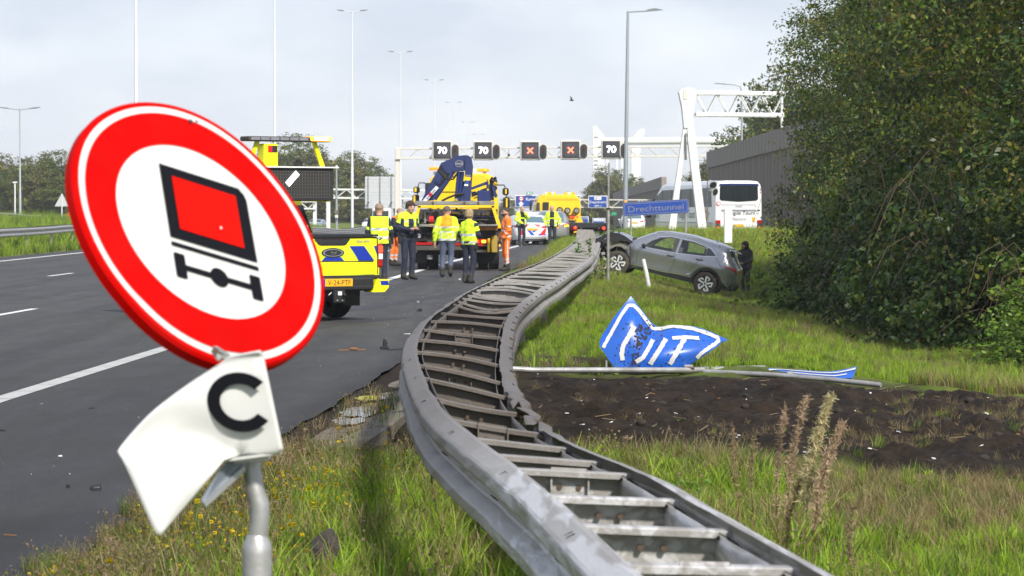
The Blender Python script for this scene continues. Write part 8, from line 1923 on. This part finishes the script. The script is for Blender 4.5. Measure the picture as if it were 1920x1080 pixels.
# ------------------------------------------------------------------ debris, stones, weeds
def debris(name, label, px, py, fn, group='crash debris on the road', z=0.0, cat='debris'):
    p = on(px, py, z); o = fn(random.Random(int(px * 7 + py))); return o.build(name, None, (p.x, p.y, z + .004), (0, 0, random.Random(px).uniform(0, 3)), label=label, cat=cat, group=group)
def shard(w, m, h=.02, n=6):
    def f(r_):
        mb = MB(); pts = [(w * (.5 + .5 * r_.random()) * math.cos(a), w * .45 * (.5 + .5 * r_.random()) * math.sin(a)) for a in np.linspace(0, 6.28, n + 1)[:-1]]
        a_ = [(x, y, h * r_.uniform(.2, .6)) for x, y in pts]; b_ = [(x * .8, y * .8, h * r_.uniform(.8, 1.6)) for x, y in pts]
        mb.add([(x, y, 0) for x, y in pts] + a_ + b_, [tuple(range(2 * n, 3 * n))] + [(i, (i + 1) % n, n + (i + 1) % n, n + i) for i in range(n)] + [(n + i, n + (i + 1) % n, 2 * n + (i + 1) % n, 2 * n + i) for i in range(n)], m); return mb
    return f
M_brown = mat('dry_leaf_brown', (.22, .10, .035), .8); M_wbit = mat('pale_plastic_bit', (.62, .62, .62), .5)
debris('debris', 'long brown splintered strip on the asphalt left of the barrier bend', 660, 658, lambda r_: (lambda mb: (mb.bar((-.16, 0, .008), (.16, .02, .012), .02, .012, M_brown), mb.ball((0.02, .01, .02), (.06, .03, .018), M_brown, 8, 5), mb)[2])(MB()))
debris('debris', 'upright black plastic bracket on the asphalt beside the barrier bend', 722, 655, lambda r_: (lambda mb: (mb.box((0, 0, .05), (.06, .05, .10), M_black, bv=.01), mb.box((-.02, .01, .09), (.03, .03, .06), M_seam, bv=.005), mb.box((.03, 0, .015), (.12, .09, .025), M_seam, bv=.005), mb)[3])(MB()))
debris('debris', 'thin dark strip lying against the barrier next to the black bracket', 745, 657, lambda r_: (lambda mb: (mb.bar((-.14, 0, .008), (.14, .01, .01), .02, .012, M_seam), mb)[1])(MB()))
debris('debris', 'grey strip of trim lying on the road below the walking man', 785, 568, lambda r_: (lambda mb: (mb.bar((-.17, 0, .012), (.17, .02, .02), .05, .02, M_gsteel), mb)[1])(MB()))
debris('debris', 'small black lump on the road left of the barrier, right of the pickup', 787, 584, shard(.09, M_black, .035))
debris('debris', 'white flat scrap on the road just left of the barrier bend', 764, 627, shard(.07, M_wbit, .006))
debris('debris', 'white scrap on the road at the walking man and woman', 862, 525, shard(.10, M_wbit, .02))
debris('debris', 'black shard on the asphalt at lower left, below the round sign', 180, 919, shard(.05, M_black, .02))
debris('debris', 'small black bit left of the black shard at lower left', 128, 915, shard(.022, M_black, .01))
debris('debris', 'pale scrap in the middle of the near asphalt left of the sign plate', 113, 857, shard(.03, M_wbit, .006))
debris('debris', 'thin black strip on the asphalt halfway below the white line', 172, 766, shard(.05, M_seam, .006))
debris('debris', 'black strip at the left picture edge on the near asphalt', 6, 808, shard(.06, M_seam, .006))
debris('debris', 'brown straw bit on the dark asphalt near the bottom left corner', 20, 1006, lambda r_: (lambda mb: (mb.bar((-.035, 0, .004), (.035, .01, .006), .006, .005, M_brown), mb)[1])(MB()))
debris('debris', 'rust-coloured crumb on the dark asphalt at bottom left', 53, 1028, shard(.015, M_brown, .008))
rs = random.Random(77); mb = MB()
for i in range(300):
    y = rs.uniform(15, 90) if rs.random() < .6 else rs.uniform(28, 75); x = float(edge_x(y)) - abs(rs.gauss(0, 1.6)) - .1; r_ = rs.uniform(.0012, .004) * (1 + y / 50)
    mb.add([(x - r_, y, .006), (x, y - r_, .006), (x + r_, y, .006), (x, y + r_ * .8, .006 + r_)], [(0, 1, 2, 3), (0, 1, 3)], rs.choice([M_wbit, M_wbit, M_black, M_gsteel, M_conc]))
mb.build('glass_crumbs', kind='stuff', label='small pale and dark crumbs of glass and plastic scattered over the road shoulder')
mb = MB()
for i in range(520):
    x = rs.uniform(0.1, 6.5); y = rs.uniform(19.5, 31); 
    if dirt_mask(x, y) < .6: continue
    z = float(zs(np.array([[x]]), np.array([[y]]))[0, 0]); r_ = rs.uniform(.006, .022); k = rs.random(); m_ = M_wbit if k < .16 else (M_brown if k < .3 else mat('soil_clod', (.03, .021, .015), .95, var=.4, scale=20) if k < .8 else mat('straw_bit', (.26, .19, .10), .9))
    if k >= .8: a = rs.uniform(0, 3.1); d = Vector((math.cos(a), math.sin(a), rs.uniform(0, .3))) * rs.uniform(.03, .09); mb.bar(Vector((x, y, z + .01)) - d, Vector((x, y, z + .012)) + d, .004, .004, m_)
    elif .3 <= k: mb.ball((x, y, z), (r_ * 2.2, r_ * 2, r_ * 1.5), m_, 6, 4)
    else: mb.box((x, y, z + .008), (r_ * 1.6, r_, .006), m_, rot=(rs.uniform(-.4, .4), rs.uniform(-.4, .4), rs.random() * 3))
mb.build('soil_litter', kind='stuff', label='clods, straw, leaves and white scraps lying over the churned soil')
def rock(px, py, s, label, z=0.0, m=None):
    p = on(px, py, z); g_ = gz(p.x, p.y); mb = MB(); mb.ball((0, 0, 0), (s, s * .7, s * .42 + z * .8), m or mat('dark_torn_asphalt_lump', (.05, .042, .036), .95, var=.4, scale=25, bump=.8, bscale=50), 14, 8); r_ = random.Random(px)
    mb.v = [tuple(Vector(v) * (1 + .35 * (mnoise.noise(Vector(v) * 14 / (s * 8) * 1.0 + Vector((px, 0, 0)))))) for v in mb.v]; mb.sm = [False] * len(mb.sm); mb.build('lump', None, (p.x, p.y, g_ + s * .22 + z * .5), label=label, cat='stone')
rock(610, 1022, .085, 'large dark brown lump half sunk in the foreground grass', 0.12); rock(683, 975, .03, 'small pointed dark clod in the foreground grass right of the large lump', .12)
rock(1175, 524, .16, 'dark plastic wheel-arch scrap on the grass beside the thin grey post', 0.0, M_black)
rock(955, 826, .05, 'grey pebble on the soil', 0.0, M_gsteel) if False else None
# tall dead weeds in the right foreground
M_stalk = leafmat('dead_stalk', .8, .1)
def weed(seed, h, dens, w, cA, cB, lean):
    rng = np.random.default_rng(seed); V = []; F_ = []; c = []
    def quad(a, b, wd, col):
        d = b - a; s_ = np.cross(d, rng.normal(0, 1, 3)); s_ = s_ / (np.linalg.norm(s_) + 1e-9) * wd; o_ = len(V); V.extend([a - s_, a + s_, b + s_ * .4, b - s_ * .4]); F_.append((o_, o_ + 1, o_ + 2, o_ + 3)); c.append(col)
    st = [np.array([lean * t * t * h + .01 * math.sin(7 * t), .01 * math.cos(5 * t), h * t]) for t in np.linspace(0, 1, 14)]
    for i in range(13):
        for q in range(3): quad(st[i], st[i + 1], .0045 * (1 - i / 16), np.array(cA) * rng.uniform(.8, 1.2))
    for i in range(dens):
        t = .42 + .58 * rng.random() ** .8; k = min(int(t * 13), 12); p = st[k] + (st[k + 1] - st[k]) * (t * 13 - k) if k < 13 else st[13]; a = rng.uniform(0, 6.28); ln = w * (1.15 - t) * 2.2 * rng.uniform(.3, 1) + .012
        tip = p + np.array([math.cos(a) * ln * .6, math.sin(a) * ln * .6, ln * rng.uniform(.6, 1.1)]); col = np.array(cB) * rng.uniform(.6, 1.35); quad(p, tip, .0009, col)
        for q in range(5): u = rng.random(); b_ = p + (tip - p) * u; quad(b_, b_ + rng.normal(0, 1, 3) * .012 + np.array([0, 0, .006]), .0016, np.array(cB) * rng.uniform(.6, 1.4))
    return fast_mesh('dead_weed', np.array(V), F_, [M_stalk], c)
GW = 'tall dead weeds in the right foreground'
for i, (px, pyt, pyb, Y, dens, cB, w_, lab, ln) in enumerate(((1375, 800, 968, 13.9, 60, (.26, .18, .11), .022, 'leftmost thin dead weed with a bare yellow stalk', -.06), (1415, 812, 960, 14.1, 50, (.22, .15, .10), .02, 'short brown dead weed second from left', .02),
    (1470, 770, 1000, 12.9, 110, (.36, .25, .17), .02, 'slim reddish-brown dead weed left of the tallest pair', .05), (1508, 745, 1005, 12.7, 150, (.38, .27, .18), .028, 'brown plumed dead weed just left of the tallest', .11), (1505, 880, 1025, 12.4, 90, (.25, .17, .11), .02, 'low bent dead weed at the foot of the group', .16),
    (1552, 745, 1040, 12.3, 420, (.50, .43, .24), .05, 'tallest dead weed with pale yellow stem and wide feathery plume', .14), (1572, 800, 1045, 12.2, 260, (.42, .30, .20), .05, 'wide brown-plumed dead weed right beside the tallest', .18), (1600, 950, 1060, 12.0, 60, (.25, .17, .11), .02, 'short dead weed right of the tallest', .02))):
    h = at(px, pyt, Y).z - gz(at(px, 396, Y).x, Y); p = at(px - ln * h / Y * FPX * .9, 396, Y); me = weed(300 + i, h, int(dens * 1.1), w_, (.30, .24, .07) if i in (0, 4, 5) else (.17, .10, .045), cB, ln); o = bpy.data.objects.new('dead_weed', me); COL.objects.link(o); fin(o, None, (p.x, Y, gz(p.x, Y)), label=lab, cat='weed', group=GW)
# leafy green plants
def leafy(name, label, x, y, h, r_, n, size, cols, flowers=None, z=None, nfl=0, stems=6):
    rng = np.random.default_rng(int(abs(x) * 100 + y * 10)); C = np.stack([rng.normal(0, r_ * .5, n), rng.normal(0, r_ * .5, n), rng.uniform(.15, 1, n) * h], 1); nrm = rng.normal(0, 1, (n, 3)); V, F_, c = leaf_cloud(rng, C, nrm, 5, np.full(n, r_ * .35), size, cols, up=.9, flat=.5)
    o = bpy.data.objects.new('foliage', fast_mesh('foliage', V, F_, [M_leaf], c)); COL.objects.link(o); t = thing(name, label, 'plant', (x, y, gz(x, y) if z is None else z)); o.parent = t
    mb = MB(); ms = mat('plant_stem', (.10, .13, .03), .8)
    for i in range(stems): q = C[rng.integers(n)]; mb.tube([(q[0] * .3, q[1] * .3, 0), (q[0] * .7, q[1] * .7, q[2] * .6), tuple(q)], .0035, ms, 4, cap=False)
    mb.build('stem', t)
    if flowers:
        mb = MB(); mf = mat('yellow_flower', (.80, .58, .015), .7)
        for i in range(nfl): q = C[rng.integers(n)] + (rng.normal(0, r_ * .2), 0, h * .25); mb.ball(tuple(q), (flowers, flowers, flowers * .6), mf, 6, 4); mb.tube([(q[0] * .5, q[1] * .5, q[2] * .4), tuple(q)], .0025, ms, 4, cap=False)
        mb.build('flower', t, kind='stuff')
    return t
BRG = [(.10, .26, .02), (.13, .31, .03), (.08, .20, .02)]
p = on(1262, 915, .05); leafy('nettle_plant', 'bright green leafy plant growing against the outside of the right barrier rail', p.x + .05, p.y, .15, .13, 60, .020, BRG)
p = on(1225, 965, .3); leafy('flowering_weed', 'yellow-flowered weed between the barrier rungs, upper one', p.x, 9.25, .62, .10, 60, .012, BRG + GR[:2], .012, nfl=6)
p = on(1270, 1020, .3); leafy('flowering_weed', 'larger yellow-flowered weed between the lower barrier rungs', p.x, 8.45, .60, .17, 120, .012, BRG + GR[:2], .011, nfl=5)
leafy('green_weed', 'tall pale green weed rising in front of the far end of the barrier', at(1104, 0, 62).x, 62, 1.12, .09, 60, .03, [(.13, .19, .05), (.17, .24, .07)])
leafy('green_weed', 'dark leafy weed on the barrier edge left of the pale green weed', at(1084, 0, 66).x, 66, 1.0, .10, 50, .03, [(.07, .15, .025), (.10, .20, .04)])
leafy('green_weed', 'green twig sticking up behind the thin grey post', at(1150, 0, 90).x, 90, 1.45, .2, 40, .045, [(.07, .16, .03), (.10, .20, .04)])
leafy('white_flowering_weed', 'pale seed-headed weed at the crushed nose of the car', at(1132, 0, 74).x, 74, .55, .25, 40, .06, [(.35, .36, .25), (.20, .22, .10)])
leafy('green_weed', 'clump of pale weeds below the right rail near the car wheel', at(1118, 0, 72).x, 72, .45, .3, 60, .05, [(.13, .19, .05), (.30, .28, .18)])

# ------------------------------------------------------------------ haze
m = bpy.data.materials.new('haze'); m.use_nodes = True; n = m.node_tree.nodes; n.remove(n['Principled BSDF']); pv = n.new('ShaderNodeVolumePrincipled'); pv.inputs['Density'].default_value = .0003; pv.inputs['Color'].default_value = (.93, .95, 1, 1); pv.inputs['Anisotropy'].default_value = .2
m.node_tree.links.new(pv.outputs[0], n['Material Output'].inputs['Volume'])
mb = MB(); mb.box((0, 1600, 13.5), (1840, 3260, 33), m); mb.build('haze', kind='stuff', label='thin pale autumn haze over the motorway')
try: m.cycles.homogeneous_volume = True
except Exception: pass
